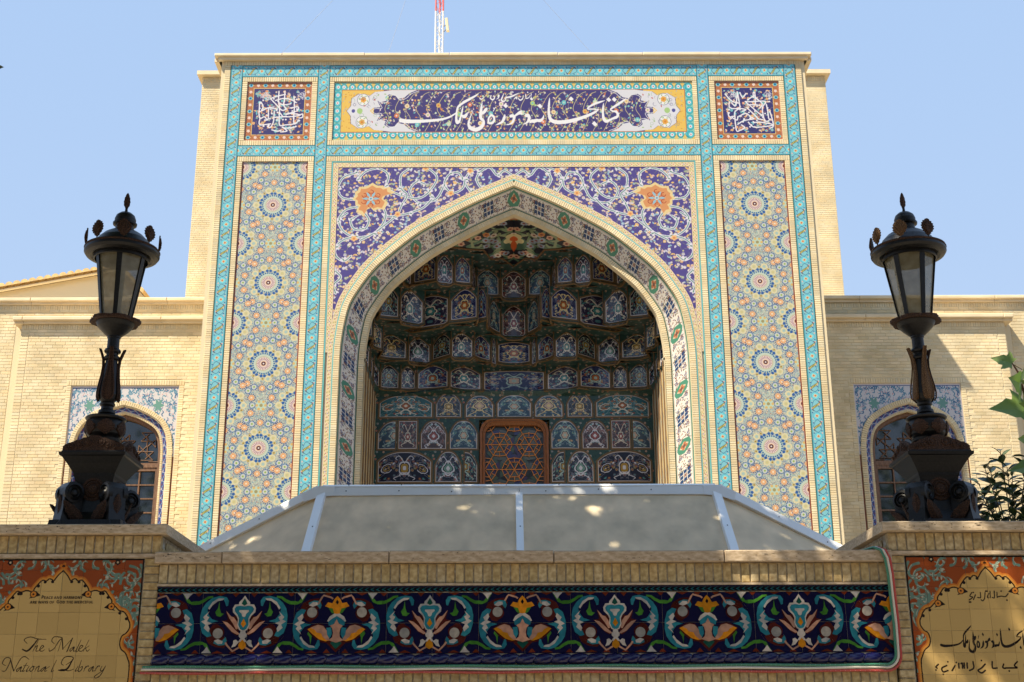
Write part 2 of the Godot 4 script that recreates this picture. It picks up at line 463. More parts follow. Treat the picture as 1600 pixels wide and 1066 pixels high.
func tex_spandrel() -> ImageTexture:   # the right half, axis at the left edge; coordinates are those of the right-hand panel
	var p := P.new(560, 660, G(92, 80, 152))
	p.s = 2.0
	p.o = Vector2(800, 262)
	var r := RandomNumberGenerator.new(); r.seed = 21
	var cols := [G(240, 234, 232), G(246, 204, 124), G(236, 218, 196), G(232, 196, 190), G(160, 195, 220), G(225, 218, 235), G(180, 190, 160), G(240, 190, 130)]
	scatter(p, r, 2300, Rect2(800, 262, 280, 330), 4.7, cols, G(150, 150, 130))
	var white := G(238, 234, 246); var gr := G(110, 155, 150)
	var curves := [
		[803, 276, 815, 268, 826, 276, 838, 262, 852, 270, 858, 284, 850, 300, 838, 304, 826, 296],
		[838, 304, 850, 312, 866, 306, 876, 288, 868, 270, 852, 262],
		[876, 284, 880, 300, 896, 308, 908, 292, 900, 274, 886, 272, 880, 284],
		[908, 292, 920, 318, 946, 326, 962, 306, 952, 288, 938, 292],
		[935, 262, 920, 280, 932, 306, 950, 318, 975, 312, 1000, 300],
		[960, 262, 976, 276, 975, 300, 966, 312, 974, 330, 982, 348, 1000, 350],
		[1000, 296, 996, 276, 1010, 264, 1030, 268, 1044, 284],
		[1004, 330, 998, 350, 1008, 372, 1024, 384, 1046, 386, 1064, 374, 1070, 356, 1058, 344],
		[1046, 320, 1066, 316, 1074, 300, 1066, 280, 1048, 272],
		[1040, 332, 1060, 338, 1070, 352],
		[1034, 340, 1024, 356, 1030, 372, 1046, 372, 1052, 358, 1044, 350],
		[1040, 386, 1060, 390, 1074, 404, 1072, 420, 1060, 428, 1050, 420],
		[1074, 404, 1080, 424, 1074, 446, 1078, 462, 1072, 480],
		[985, 352, 1000, 366, 1016, 380, 1036, 392],
		[1072, 446, 1064, 456, 1072, 466],
		[925, 316, 940, 334, 962, 344, 986, 350]]
	for c in curves:
		p.pen2(c, white, 4.2)
		p.pen2(c, gr, 1.6)
		for i in range(0, c.size() - 1, 4):
			var a := r.randf() * TAU
			for e in 3:
				p.leaf(Vector2(c[i], c[i + 1]), a + e * 0.8, 7.5, 4.2, white)
			p.leaf(Vector2(c[i], c[i + 1]), a + 0.8, 5.5, 2, G(60, 130, 100))
	for q in [Vector2(868, 268), Vector2(898, 309), Vector2(938, 263), Vector2(1046, 389), Vector2(980, 346)]:
		p.flower(q, 5, 5, G(250, 200, 140), G(230, 150, 90))
	var f := Vector2(1022, 318)
	var fo := [235, 540, 265, 500, 258, 470, 290, 440, 298, 398, 340, 402, 384, 388, 430, 352, 474, 384, 530, 388, 562, 412, 604, 398, 612, 440, 660, 464, 610, 482, 560, 502, 542, 540, 586, 580, 572, 622, 552, 664, 500, 650, 452, 674, 420, 640, 384, 660, 350, 744, 320, 700, 278, 690, 286, 650, 302, 628, 268, 602, 266, 560]
	for e in [[1.0, G(244, 218, 160)], [0.83, G(228, 160, 106)]]:
		var pts := []
		for i in range(0, fo.size(), 2):
			pts.append(f + Vector2(f.x - 1022 + 419 - fo[i], fo[i + 1] - 535) / 6.66 * float(e[0]) * 1.05)
		p.poly(pts, e[1])
	p.disc(f + Vector2(0, 0), 12.5, G(222, 140, 92))
	for i in 6:
		p.leaf(f + Vector2.from_angle(i * 1.05) * 3, i * 1.05, 11, 4.4, G(160, 205, 225))
		p.arc(f + Vector2.from_angle(i * 1.05 + 0.5) * 12, 3.6, 0, 5, 1.0, G(170, 70, 45))
	p.flower(f, 4, 5, G(205, 225, 230), G(120, 160, 190))
	return p.tex()

const INS1 := [[155, 738, 74, 270, 757, 76, 430, 760, 70, 600, 755, 62, 800, 742, 52, 1000, 712, 42, 1130, 668, 34, 1240, 600, 26],
	[1530, 318, 34, 1420, 375, 42, 1330, 430, 46, 1278, 485, 40, 1258, 560, 34, 1250, 650, 40, 1250, 730, 52, 1272, 785, 62, 1312, 750, 46, 1342, 650, 34, 1362, 560, 32, 1382, 450, 8],
	[1350, 640, 34, 1405, 670, 66, 1440, 640, 58, 1468, 590, 14], [1520, 700, 16, 1500, 820, 34, 1510, 900, 40]]
const INS2 := [[-10, 380, 40, 130, 310, 42, 240, 250, 32, 295, 210, 6],
	[362, 385, 8, 350, 470, 40, 340, 570, 58, 330, 660, 60, 345, 710, 60, 385, 750, 50, 390, 810, 56, 335, 885, 74, 240, 925, 78, 140, 895, 74, 98, 830, 46, 104, 750, 32, 166, 590, 8],
	[345, 610, 50, 400, 580, 60, 435, 530, 62, 455, 500, 20],
	[545, 640, 44, 590, 670, 44, 602, 735, 42, 566, 790, 48, 510, 800, 44, 486, 760, 36, 497, 690, 34, 545, 640, 36],
	[580, 565, 14, 602, 520, 16, 584, 500, 14, 612, 505, 16, 632, 475, 10],
	[812, 620, 6, 800, 690, 54, 760, 770, 48, 690, 812, 34, 630, 836, 6],
	[930, 660, 60, 965, 655, 62, 995, 690, 56, 962, 780, 42, 900, 820, 26, 832, 832, 6], [1000, 665, 34, 1060, 620, 46, 1110, 590, 62, 1140, 550, 14], [1100, 600, 60, 1148, 620, 24],
	[1240, 650, 66, 1275, 650, 62, 1292, 710, 58, 1250, 785, 42, 1165, 826, 6]]
const INS2B := [[540, 250, 18, 525, 300, 24, 570, 335, 28, 605, 300, 22, 590, 250, 14], [690, 250, 40, 680, 300, 20, 640, 325, 8], [790, 210, 10, 760, 290, 25, 745, 340, 30, 785, 370, 28, 825, 340, 20, 830, 290, 15],
	[850, 290, 30, 930, 275, 34, 1000, 245, 28, 1090, 200, 8], [1080, 310, 18, 1120, 345, 26, 1165, 310, 20, 1180, 250, 8], [990, 320, 10, 1040, 290, 30, 1050, 322, 18], [1225, 230, 16, 1235, 310, 18, 1290, 290, 16, 1315, 250, 12],
	[1335, 212, 14, 1330, 320, 12], [310, 295, 18, 345, 325, 24, 388, 290, 10]]
const INS3 := [[157, 535, 6, 140, 590, 32, 100, 630, 48, 40, 628, 52, -10, 640, 60, -50, 640, 50, -85, 675, 8],
	[256, 250, 8, 246, 340, 32, 240, 440, 38, 244, 540, 46, 268, 610, 56, 330, 650, 64, 430, 658, 64, 560, 645, 62, 700, 612, 58, 830, 570, 52, 930, 530, 44, 1010, 490, 36, 1072, 445, 10],
	[1075, 444, 10, 980, 442, 22, 905, 442, 20, 885, 430, 22, 920, 398, 30, 1010, 352, 36, 1100, 322, 30, 1178, 298, 6],
	[1156, 340, 8, 1142, 430, 34, 1138, 530, 38, 1152, 610, 52, 1192, 645, 52, 1250, 622, 36, 1292, 603, 34, 1352, 580, 46, 1388, 560, 30],
	[1532, 262, 6, 1470, 310, 32, 1380, 370, 40, 1300, 420, 32, 1266, 452, 22, 1300, 474, 26, 1362, 490, 36, 1386, 540, 42, 1352, 590, 34]]
const DOTS := [[826.0, 455.0, 50.0, 2], [95.0, 390.0, 42.0, 3], [615.0, 270.0, 42.0, 3], [995.0, 685.0, 46.0, 3], [1240.0, 285.0, 42.0, 3], [1335.0, 280.0, 42.0, 3], [935.0, 183.0, 17.0, 2], [970.0, 183.0, 17.0, 2], [1265.0, 190.0, 17.0, 2], [1340.0, 322.0, 34.0, 2]]

func calligraphy(p: P, c: Color, small: bool, bold := 1.0) -> void:   # the same line of writing as on the tiles above the arch
	var s0 := p.s; var o0 := p.o
	for z in [[INS1, 12.69, 615.0], [INS2, 12.69, 725.0], [INS3, 10.667, 835.0]] + ([[INS2B, 12.69, 725.0]] if small else []):
		p.s = s0 / float(z[1])
		p.o = (o0 - Vector2(z[2], 130)) * float(z[1])
		for a in z[0]:
			p.pen3(a, c, bold)
	for d in DOTS:
		if d[2] < 40 and not small:
			continue
		var k := 12.69 if d[3] == 2 else 10.667
		p.s = s0 / k
		p.o = (o0 - Vector2(725.0 if d[3] == 2 else 835.0, 130)) * k
		var q := Vector2(d[0], d[1]); var e: float = d[2]
		p.poly([q + Vector2(-e, -e * 0.1), q + Vector2(-e * 0.1, -e), q + Vector2(e, e * 0.1), q + Vector2(e * 0.1, e)], c)
	p.s = s0
	p.o = o0

func tex_inscription() -> ImageTexture:   # source frame 522..1083 x 128..219
	var p := P.new(1402, 228, G(140, 215, 205))
	p.s = 2.5
	p.o = Vector2(522, 128)
	var r := RandomNumberGenerator.new(); r.seed = 4
	# turquoise border of arches and white stars
	p.rect(522, 128, 561, 1.2, G(225, 205, 140)); p.rect(522, 217.5, 561, 1.2, G(225, 205, 140))
	for side in 2:
		var y := 136.0 if side == 0 else 211.5
		var d := 1.0 if side == 0 else -1.0
		for i in 43:
			var x := 524.0 + i * 13.1
			p.disc(Vector2(x + 6.5, y - 3 * d), 3.4, G(238, 205, 120))
			p.disc(Vector2(x, y + 1.0 * d), 5.6, G(30, 130, 150)); p.disc(Vector2(x, y + 1.4 * d), 4.9, G(95, 205, 220))
			p.flower(Vector2(x, y), 2.6, 6, G(250, 246, 246), G(190, 110, 130))
			p.leaf(Vector2(x + 6.5, y + 1.5 * d), PI / 2 * d, 3.5, 3, G(246, 246, 240))
	for i in 7:
		for x in [528.0, 1077.0]:
			p.disc(Vector2(x, 136.0 + i * 12.5), 5.6, G(30, 130, 150)); p.disc(Vector2(x, 136.0 + i * 12.5), 4.9, G(95, 205, 220))
			p.flower(Vector2(x, 136.0 + i * 12.5), 2.6, 6, G(250, 246, 246), G(190, 110, 130))
	p.rect(534, 140.2, 537, 66.8, G(190, 120, 80))
	p.rect(535, 141.2, 535, 64.8, G(74, 66, 128))
	var cols := [G(190, 215, 130), G(225, 130, 80), G(245, 225, 190), G(120, 205, 215), G(245, 220, 225), G(230, 190, 110), G(200, 225, 200)]
	scatter(p, r, 620, Rect2(590, 144, 425, 60), 3.0, cols, G(214, 196, 150))
	for i in 26:
		var x := 600.0 + i * 16.3
		p.pen([Vector3(x, 205, 0.9), Vector3(x + 9, 186, 0.9), Vector3(x + 2, 170, 0.9), Vector3(x + 12, 150, 0.9), Vector3(x + 22, 144, 0.9)], G(214, 200, 150))
		p.flower(Vector2(x + 4, 152 + (i * 29) % 44), 3.6, 8, cols[i % 7], cols[(i + 3) % 7])
	for m in 2:
		# the cloud-edged white cartouche end on yellow
		var sx := -1.0 if m else 1.0
		var ax := 1070.5 if m else 534.5
		var T := func(x: float, y: float) -> Vector2: return Vector2(ax + sx * (x - 534.5), y)
		p.poly([T.call(535, 141.2), T.call(600, 141.2), T.call(585, 160), T.call(585, 190), T.call(600, 206), T.call(535, 206)], G(246, 204, 100))
		for i in 60:
			p.leaf(T.call(536 + r.randf() * 26, 143 + r.randf() * 62), r.randf() * TAU, 3, 1.6, [G(210, 150, 70), G(190, 190, 190), G(235, 170, 80)][r.randi() % 3])
		var edge := [[543, 173.5], [549, 166], [550, 154], [562, 146.5], [578, 150], [586, 144], [598, 143], [612, 141.2], [630, 141.2], [652, 141.2], [640, 146], [632, 153], [622, 155], [617, 149], [608, 148], [602, 152], [604, 158], [596, 160], [590, 158], [595, 168], [584, 169], [579, 173.5]]
		for e in [[1.0, G(70, 60, 110)], [0.0, G(232, 232, 240)]]:
			var pts := []
			for q in edge:
				pts.append(T.call(q[0] - float(e[0]) * 0.6, q[1] - 0.3))
			for i in range(edge.size() - 1, -1, -1):
				pts.append(T.call(edge[i][0] - float(e[0]) * 0.6, 347.2 - edge[i][1]))
			p.poly(pts, e[1])
		for q in [[568, 156], [567, 191]]:
			p.disc(T.call(q[0], q[1]), 9.5, G(120, 120, 150)); p.disc(T.call(q[0], q[1]), 8.8, G(248, 248, 250))
			p.flower(T.call(q[0], q[1]), 4.6, 6, G(240, 180, 80), G(225, 140, 60))
			for i in 6:
				p.leaf(T.call(q[0], q[1]) + Vector2.from_angle(i) * 5.5, i + 1.2, 4.5, 1.6, G(160, 195, 130))
		for i in 34:
			var q: Vector2 = T.call(547 + r.randf() * 46, 148 + r.randf() * 51)
			if absf(q.y - 173.5) > 6:
				p.arc(q, 1.6 + r.randf() * 1.6, r.randf() * 6, r.randf() * 6 + 4, 0.5, [G(150, 150, 180), G(160, 190, 150), G(120, 115, 150)][r.randi() % 3])
		p.flower(T.call(553, 173.5), 7, 6, G(235, 236, 245), G(90, 90, 160))
		p.disc(T.call(563, 173.5), 4.4, G(178, 214, 140))
		for q in [[584, 155], [584, 192], [600, 147], [600, 200], [572, 165], [572, 182], [590, 150], [590, 197]]:
			p.leaf(T.call(q[0], q[1]), r.randf() * TAU, 4, 2, [G(200, 90, 90), G(160, 195, 130)][r.randi() % 2])
		var e2 := edge.slice(9, 22)
		for f in 2:
			var st := []
			for q in e2:
				st.append(Vector3(T.call(q[0] + 2.4, q[1]).x, (q[1] + 1.0) if f == 0 else (347.2 - q[1] - 1.0), 0.9))
			p.pen(st, G(240, 240, 245))
	calligraphy(p, G(253, 252, 255), true)
	return p.tex()

const SQ_LEFT := [[550, 170, 550, 330, 575, 480, 580, 700, 600, 800, 700, 790, 860, 770], [650, 170, 650, 330, 640, 420, 690, 500], [420, 310, 540, 440, 620, 520, 690, 500], [420, 300, 520, 260, 660, 225], [805, 260, 820, 420, 825, 740, 880, 740, 900, 700], [240, 370, 240, 600, 270, 670, 330, 640, 380, 700],
	[260, 370, 300, 450, 280, 530, 370, 480, 480, 460], [390, 480, 395, 680, 340, 700], [490, 540, 490, 700, 470, 790, 430, 840, 390, 810], [690, 590, 800, 560, 880, 520, 880, 460, 750, 480], [500, 650, 640, 640, 760, 640, 900, 620, 960, 590, 965, 650, 910, 665], [260, 680, 250, 760, 290, 790, 440, 770],
	[620, 920, 720, 900, 640, 830, 700, 850, 850, 830], [470, 880, 560, 905, 620, 890], [580, 560, 640, 640], [500, 340, 640, 300, 770, 330, 850, 380], [690, 600, 780, 580, 930, 605], [560, 380, 640, 420, 760, 400], [420, 500, 480, 490, 540, 500]]
const SQ_RIGHT := [[190, 240, 300, 370, 420, 410], [400, 200, 380, 330, 350, 460, 290, 400], [440, 210, 480, 300, 540, 230], [250, 390, 250, 480, 320, 510, 420, 490, 420, 420, 410, 300, 395, 200], [690, 420, 690, 230, 665, 215, 660, 300], [560, 350, 640, 290, 690, 270], [520, 380, 640, 380, 820, 370, 860, 400, 800, 500, 820, 720, 880, 740, 910, 700], [540, 400, 700, 560, 780, 640],
	[540, 490, 680, 650, 720, 700, 790, 710], [920, 560, 950, 700, 960, 830, 910, 870], [870, 430, 885, 560, 890, 690], [640, 770, 740, 760, 940, 800, 900, 830, 640, 850, 550, 760], [330, 580, 340, 900, 400, 910, 480, 860, 430, 810], [400, 650, 520, 600, 600, 670, 640, 700, 480, 730, 370, 800], [220, 580, 240, 660, 320, 650], [460, 560, 520, 530, 420, 510, 340, 560], [290, 680, 360, 720, 380, 660], [720, 330, 800, 420, 760, 500], [560, 440, 680, 440, 760, 450]]

func tex_square(lines: Array, seed_: int) -> ImageTexture:
	var p := P.new(270, 270, G(190, 120, 80))
	p.s = 0.25
	p.o = Vector2(85, 20)
	var r := RandomNumberGenerator.new(); r.seed = seed_
	p.rect(85, 20, 1080, 14, G(205, 140, 130)); p.rect(85, 1086, 1080, 14, G(205, 140, 130)); p.rect(85, 20, 14, 1080, G(205, 140, 130)); p.rect(1151, 20, 14, 1080, G(205, 140, 130))
	for i in 9:
		for q in [Vector2(145 + i * 120, 80), Vector2(145 + i * 120, 1040), Vector2(145, 80 + i * 120), Vector2(1105, 80 + i * 120)]:
			if i % 2 == 0:
				p.leaf(q + Vector2(-56, 0), 0, 112, 60, G(225, 200, 120))
				p.disc(q, 32, G(120, 210, 230)); p.disc(q, 17, G(25, 95, 160))
			else:
				p.flower(q, 28, 5, G(250, 226, 214), G(250, 226, 214))
				for e in [Vector2(38, 22), Vector2(-38, -22)]:
					p.disc(q + e, 10, G(226, 170, 90))
	p.rect(190, 128, 870, 870, G(240, 205, 130))
	p.rect(202, 140, 846, 846, G(66, 62, 124))
	p.o = Vector2(20, 0)
	p.s = 0.25 * 1.0
	scatter(p, r, 150, Rect2(150, 150, 800, 780), 46, [G(120, 205, 215), G(245, 190, 130), G(245, 215, 190), G(130, 190, 190), G(235, 160, 120)], G(150, 130, 140))
	p.rect(0, 0, 0.1, 0.1, G(66, 62, 124))
	for q in [Vector2(320, 250), Vector2(920, 250)]:
		for i in 16:
			p.arc(q + Vector2(r.randf_range(-55, 55), r.randf_range(-55, 55)), 26, r.randf() * 6, r.randf() * 6 + 3, 9, G(225, 222, 236))
	for a in lines:
		p.pen2(a, G(250, 248, 255), 21)
	for i in 26:
		var q := Vector2(r.randf_range(220, 940), r.randf_range(300, 900))
		p.disc(q, 15, G(250, 248, 255))
	return p.tex()

func tex_green(dim := 1.0) -> ImageTexture:   # ground of the stalactite vault: green with small flowers
	var p := P.new(160, 160, C8(40, 66, 64))
	var r := RandomNumberGenerator.new(); r.seed = 12
	for i in 70:
		var q := Vector2(r.randf() * 160, r.randf() * 160)
		p.leaf(q, r.randf() * TAU, 14, 7, [C8(30, 52, 46), C8(64, 100, 84), C8(40, 62, 74), C8(24, 40, 48)][r.randi() % 4])
	for i in 26:
		var q := Vector2(r.randf() * 160, r.randf() * 160)
		p.flower(q, 6, 5, [C8(190, 160, 140), C8(170, 110, 90), C8(140, 150, 150)][r.randi() % 3], C8(120, 60, 50))
	return p.tex()

# a vault or wall panel: symmetric medallion, stems, buds and a pale outline
func tex_panel(seed_: int, ground: Color, accent: Color, pale: Color, wide: bool) -> ImageTexture:
	var w := 200 if wide else 112
	var p := P.new(w, 128, ground)
	var r := RandomNumberGenerator.new(); r.seed = seed_
	var h := w * 0.5
	var cols := [accent, pale, C8(60, 120, 120), C8(150, 120, 80), ground.lightened(0.25), C8(120, 60, 50)]
	for i in (44 if wide else 30):
		var q := Vector2(r.randf() * h, 10 + r.randf() * 108)
		p.pen([Vector3(q.x, q.y, 2), Vector3(q.x + r.randf_range(-14, 14), q.y + r.randf_range(-14, 14), 2), Vector3(q.x + r.randf_range(-22, 22), q.y + r.randf_range(-22, 22), 2)], ground.lightened(0.32))
		if r.randf() < 0.5:
			p.leaf(q, r.randf() * TAU, 12, 8, cols[r.randi() % 6])
		else:
			p.flower(q, 5.5, 5, cols[r.randi() % 6], cols[r.randi() % 6])
	var c := Vector2(h, 58 + r.randf() * 16)
	var big := 18 + r.randf() * 10
	var k := 3 + r.randi() % 4
	for e in [[1.0, pale], [0.8, ground.darkened(0.2)], [0.66, accent], [0.3, pale]]:
		var pts := []
		for i in 36:
			var a := TAU * i / 36
			pts.append(c + Vector2.from_angle(a) * big * float(e[0]) * (0.8 + 0.28 * absf(cos(a * k * 0.5))) * Vector2(1.0, 1.15))
		p.poly(pts, e[1])
	for e in [[12.0, 96.0], [26.0, 110.0], [22.0, 26.0]]:
		p.pen([Vector3(h, c.y + (20 if e[1] > 60 else -20), 3), Vector3(h - e[0] * 0.9, e[1] - 8, 3.4), Vector3(h - e[0] * 1.5, e[1], 3), Vector3(h - e[0] * 1.2, e[1] + 8, 2)], pale)
	if wide:
		for i in 2:
			var q := Vector2(h * 0.34, 64)
			p.arc(q, 20 - i * 8, 0.4, 5.6, 3.4, pale if i == 0 else accent)
			p.leaf(q, 2.2, 16, 9, accent)
	p.mirror_x()
	var line := C8(176, 170, 172)
	p.rect(0, 0, w, 5, line); p.rect(0, 123, w, 5, line); p.rect(0, 0, 5, 128, line); p.rect(w - 5, 0, 5, 128, line)
	p.rect(0, 0, w, 2, C8(120, 92, 50)); p.rect(0, 126, w, 2, C8(120, 92, 50)); p.rect(0, 0, 2, 128, C8(120, 92, 50)); p.rect(w - 2, 0, 2, 128, C8(120, 92, 50))
	return p.tex()

func tex_dome() -> ImageTexture:
	var p := P.new(360, 220, C8(26, 28, 40))
	var r := RandomNumberGenerator.new(); r.seed = 33
	for i in 95:
		var q := Vector2(r.randf() * 180, r.randf() * 220)
		p.pen([Vector3(q.x, q.y, 3), Vector3(q.x + r.randf_range(-24, 24), q.y + r.randf_range(-20, 20), 7), Vector3(q.x + r.randf_range(-40, 40), q.y + r.randf_range(-34, 34), 3)], [C8(112, 132, 104), C8(80, 110, 94), C8(132, 142, 112)][r.randi() % 3])
	for i in 80:
		p.flower(Vector2(r.randf() * 180, 20 + r.randf() * 200), 7, 6, [C8(190, 150, 130), C8(140, 150, 170), C8(170, 110, 60), C8(200, 190, 180)][r.randi() % 4], C8(120, 60, 50))
	p.mirror_x()
	p.disc(Vector2(180, 130), 26, C8(70, 98, 84))
	p.flower(Vector2(180, 118), 20, 5, C8(200, 190, 150), C8(190, 90, 50))
	p.leaf(Vector2(180, 120), PI / 2, 46, 14, C8(180, 90, 50))
	return p.tex()

func tex_chevron() -> ImageTexture:   # tall zigzags on the reveals
	var p := P.new(128, 128, C8(190, 178, 148))
	for i in 6:
		for j in range(-2, 4):
			p.pen([Vector3(i * 21.3 + 3, j * 64 - 6, 4), Vector3(i * 21.3 + 14 , j * 64 + 28, 4), Vector3(i * 21.3 + 3, j * 64 + 60, 4)], C8(196, 164, 104))
			p.pen([Vector3(i * 21.3 + 9, j * 64 - 6, 2.5), Vector3(i * 21.3 + 20 , j * 64 + 28, 2.5), Vector3(i * 21.3 + 9, j * 64 + 60, 2.5)], C8(128, 132, 128))
	return p.tex()

func tex_blue_white() -> ImageTexture:   # right half of the spandrel over a side window
	var p := P.new(300, 300, G(232, 228, 232))
	var r := RandomNumberGenerator.new(); r.seed = 8
	for i in 260:
		var q := Vector2(r.randf() * 300, r.randf() * 300)
		var a := r.randf() * TAU
		var d := Vector2.from_angle(a) * 13; var e := d.orthogonal()
		var c: Color = [G(95, 150, 180), G(120, 165, 190), G(75, 120, 165)][i % 3]
		p.pen([Vector3(q.x - d.x, q.y - d.y, 3), Vector3(q.x - d.x * 0.3 + e.x * 0.6, q.y - d.y * 0.3 + e.y * 0.6, 5.5), Vector3(q.x + d.x * 0.5, q.y + d.y * 0.5, 5), Vector3(q.x + d.x + e.x * 0.6, q.y + d.y + e.y * 0.6, 3)], c)
	for i in 260:
		p.flower(Vector2(r.randf() * 300, r.randf() * 300), 3.6, 5, [G(240, 205, 205), G(246, 242, 244), G(215, 215, 235)][i % 3], G(190, 100, 110))
	for i in 6:
		p.leaf(Vector2(190, 90), i * 1.05, 34, 18, G(120, 170, 160))
	p.rect(0, 0, 300, 8, G(235, 228, 232)); p.rect(292, 0, 8, 300, G(235, 228, 232)); p.rect(0, 8, 292, 3, G(70, 90, 150))
	return p.tex()

func tex_small_band() -> ImageTexture:
	var p := P.new(96, 48, G(70, 92, 160))
	p.rect(0, 0, 96, 6, G(225, 215, 220)); p.rect(0, 42, 96, 6, G(225, 215, 220))
	p.pen([Vector3(0, 24, 5), Vector3(24, 12, 5), Vector3(48, 24, 5), Vector3(72, 36, 5), Vector3(96, 24, 5)], G(200, 215, 235))
	for x in [24, 72]:
		p.flower(Vector2(x, 48 - (12 if x == 72 else 36) ), 9, 5, G(235, 225, 235), G(150, 50, 60))
		p.disc(Vector2(x, (34 if x == 24 else 14)), 6, G(150, 45, 60))
	return p.tex()

func tex_herringbone() -> ImageTexture:
	var p := P.new(64, 48, C8(10, 12, 24))
	for x in [0, 32, 64]:
		p.poly([Vector2(x, 24), Vector2(x + 20, 6), Vector2(x + 28, 6), Vector2(x + 12, 24), Vector2(x + 28, 42), Vector2(x + 20, 42)], C8(24, 84, 92))
	return p.tex()

# glaze of the two name panels, drawn in units of the left-hand panel (apex at 515, top at 20)
func tex_sign(latin: bool) -> ImageTexture:
	var rust := C8(146, 70, 32)
	var p := P.new(640, 880, rust)
	p.s = 0.4706
	p.o = Vector2(515 - 680, 20)
	var r := RandomNumberGenerator.new(); r.seed = 17
	var right := []
	for i in 70:
		right.append([Vector2(515 + r.randf() * 680, 20 + (r.randf() * 480 if i < 46 else r.randf() * 1860)), r.randf() * TAU, r.randf_range(50, 105)])
	for i in 40:
		right.append([Vector2(1040 + r.randf() * 150, 200 + r.randf() * 1660), r.randf() * TAU, r.randf_range(50, 95)])
	var tl := C8(104, 132, 120); var lt := C8(176, 176, 158)
	for it in right:
		for m in [1, -1]:
			var q: Vector2 = it[0]; var a: float = it[1]; var l: float = it[2]
			var pts := []
			for j in 6:
				var b := a + j * 0.62
				pts.append(Vector3(515 + m * (q.x - 515 + cos(b) * l * (1.0 - j * 0.13)), q.y + sin(b) * l * (1.0 - j * 0.13), 24 - 3.2 * j))
			p.pen(pts, tl)
			var hi := []
			for v in pts.slice(1, 5):
				hi.append(Vector3(v.x + 4 * m, v.y - 4, v.z * 0.34))
			p.pen(hi, lt)
			p.leaf(Vector2(pts[2].x, pts[2].y), a * m, 46, 26, tl)
			p.leaf(Vector2(pts[4].x, pts[4].y), -a * m, 36, 20, lt)
	p.rect(515 - 680, 20, 1360, 13, C8(24, 18, 16)); p.rect(515 - 680, 20, 12, 1860, C8(24, 18, 16)); p.rect(515 + 668, 20, 12, 1860, C8(24, 18, 16))
	for m in [1, -1]:
		p.flower(Vector2(515 + 455 * m, 50), 24, 5, C8(30, 22, 20), C8(190, 170, 140))
	p.flower(Vector2(515, 85), 34, 4, C8(190, 110, 40), C8(40, 26, 20))
	var e := [0.0, 120.0, 26, 158, 55, 205, 70, 195, 95, 188, 118, 206, 150, 200, 182, 235, 205, 272, 212, 305, 236, 292, 270, 286, 312, 300, 345, 292, 378, 335, 402, 372, 400, 410, 430, 420, 462, 452, 502, 465, 530, 500, 540, 530, 552, 560, 548, 600, 520, 640, 486, 664, 468, 720, 480, 770, 515, 802, 535, 850, 550, 905, 552, 1100, 552, 1900]
	var field := []; var edge_r := []; var edge_l := []
	for i in range(0, e.size(), 2):
		e[i] = minf(e[i] + 0.09 * (e[i + 1] - 20 if i > 0 else 0), 626.0)
		edge_r.append(Vector3(515 + e[i], e[i + 1], 1)); edge_l.append(Vector3(515 - e[i], e[i + 1], 1))
	for w in [[64.0, C8(196, 112, 44)], [40.0, C8(206, 140, 62)]]:
		for ed in [edge_r, edge_l]:
			var q := []
			for v in ed:
				q.append(Vector3(v.x, v.y, w[0]))
			p.pen(q, w[1])
	for v in edge_r:
		field.append(Vector2(v.x, v.y))
	for i in range(edge_l.size() - 1, 0, -1):
		field.append(Vector2(edge_l[i].x, edge_l[i].y))
	p.poly(field, C8(202, 168, 106))
	var ink := C8(34, 24, 20)
	for ed in [edge_r, edge_l]:
		var q := []
		for v in ed:
			q.append(Vector3(v.x, v.y, 10))
		p.pen(q, ink)
	for m in [1, -1]:
		for k in [[80, 212], [142, 214], [196, 248], [356, 312], [400, 344], [510, 474], [569, 522], [334, 312]]:
			p.disc(Vector2(515 + m * k[0], k[1]), 13, ink)
		for k in [[230, 316], [434, 420]]:
			p.poly([Vector2(515 + m * (k[0] - 62), k[1] + 10), Vector2(515 + m * (k[0] - 20), k[1] - 26), Vector2(515 + m * (k[0] + 34), k[1] + 36)], ink)
			p.disc(Vector2(515 + m * k[0], k[1]), 30, ink); p.disc(Vector2(515 + m * k[0], k[1]), 24, C8(206, 130, 52)); p.disc(Vector2(515 + m * k[0], k[1]), 8, C8(60, 30, 20))
	if latin:
		for w in [[SCRIPT, 6.5], [SCRIPT_BOLD, 14.0]]:
			for a in w[0]:
				var q := []
				var n: int = a.size() / 2
				for i in n:
					q.append(Vector3(a[i * 2] + 0.09 * (a[i * 2 + 1] - 20), a[i * 2 + 1], w[1] * (1.0 if i > 0 and i < n - 1 else 0.6)))
				p.pen(q, ink)
	else:
		var z := P.new(2, 2, ink)
		z.im = p.im
		z.s = p.s * 2.2
		z.ky = 1.75
		z.o = Vector2(622 - (60 - p.o.x) / 2.2, 190 - (770 - p.o.y) / (2.2 * z.ky))
		calligraphy(z, ink, false, 1.7)
		for a in PERSIAN:
			var q := []
			for i in range(0, a.size(), 2):
				q.append(Vector3((382 + (a[i] - 240) * 0.59 if a[1] < 450 else float(a[i])) - 0.09 * (a[i + 1] - 20), a[i + 1], 9 if a[1] < 450 else 13))
			p.pen(q, ink)
		for a in PERSIAN_DOT:
			p.disc(Vector2((382 + (a[0] - 240) * 0.59 if a[1] < 450 else float(a[0])) - 0.09 * (a[1] - 20), a[1]), 7, ink)
	return p.tex()

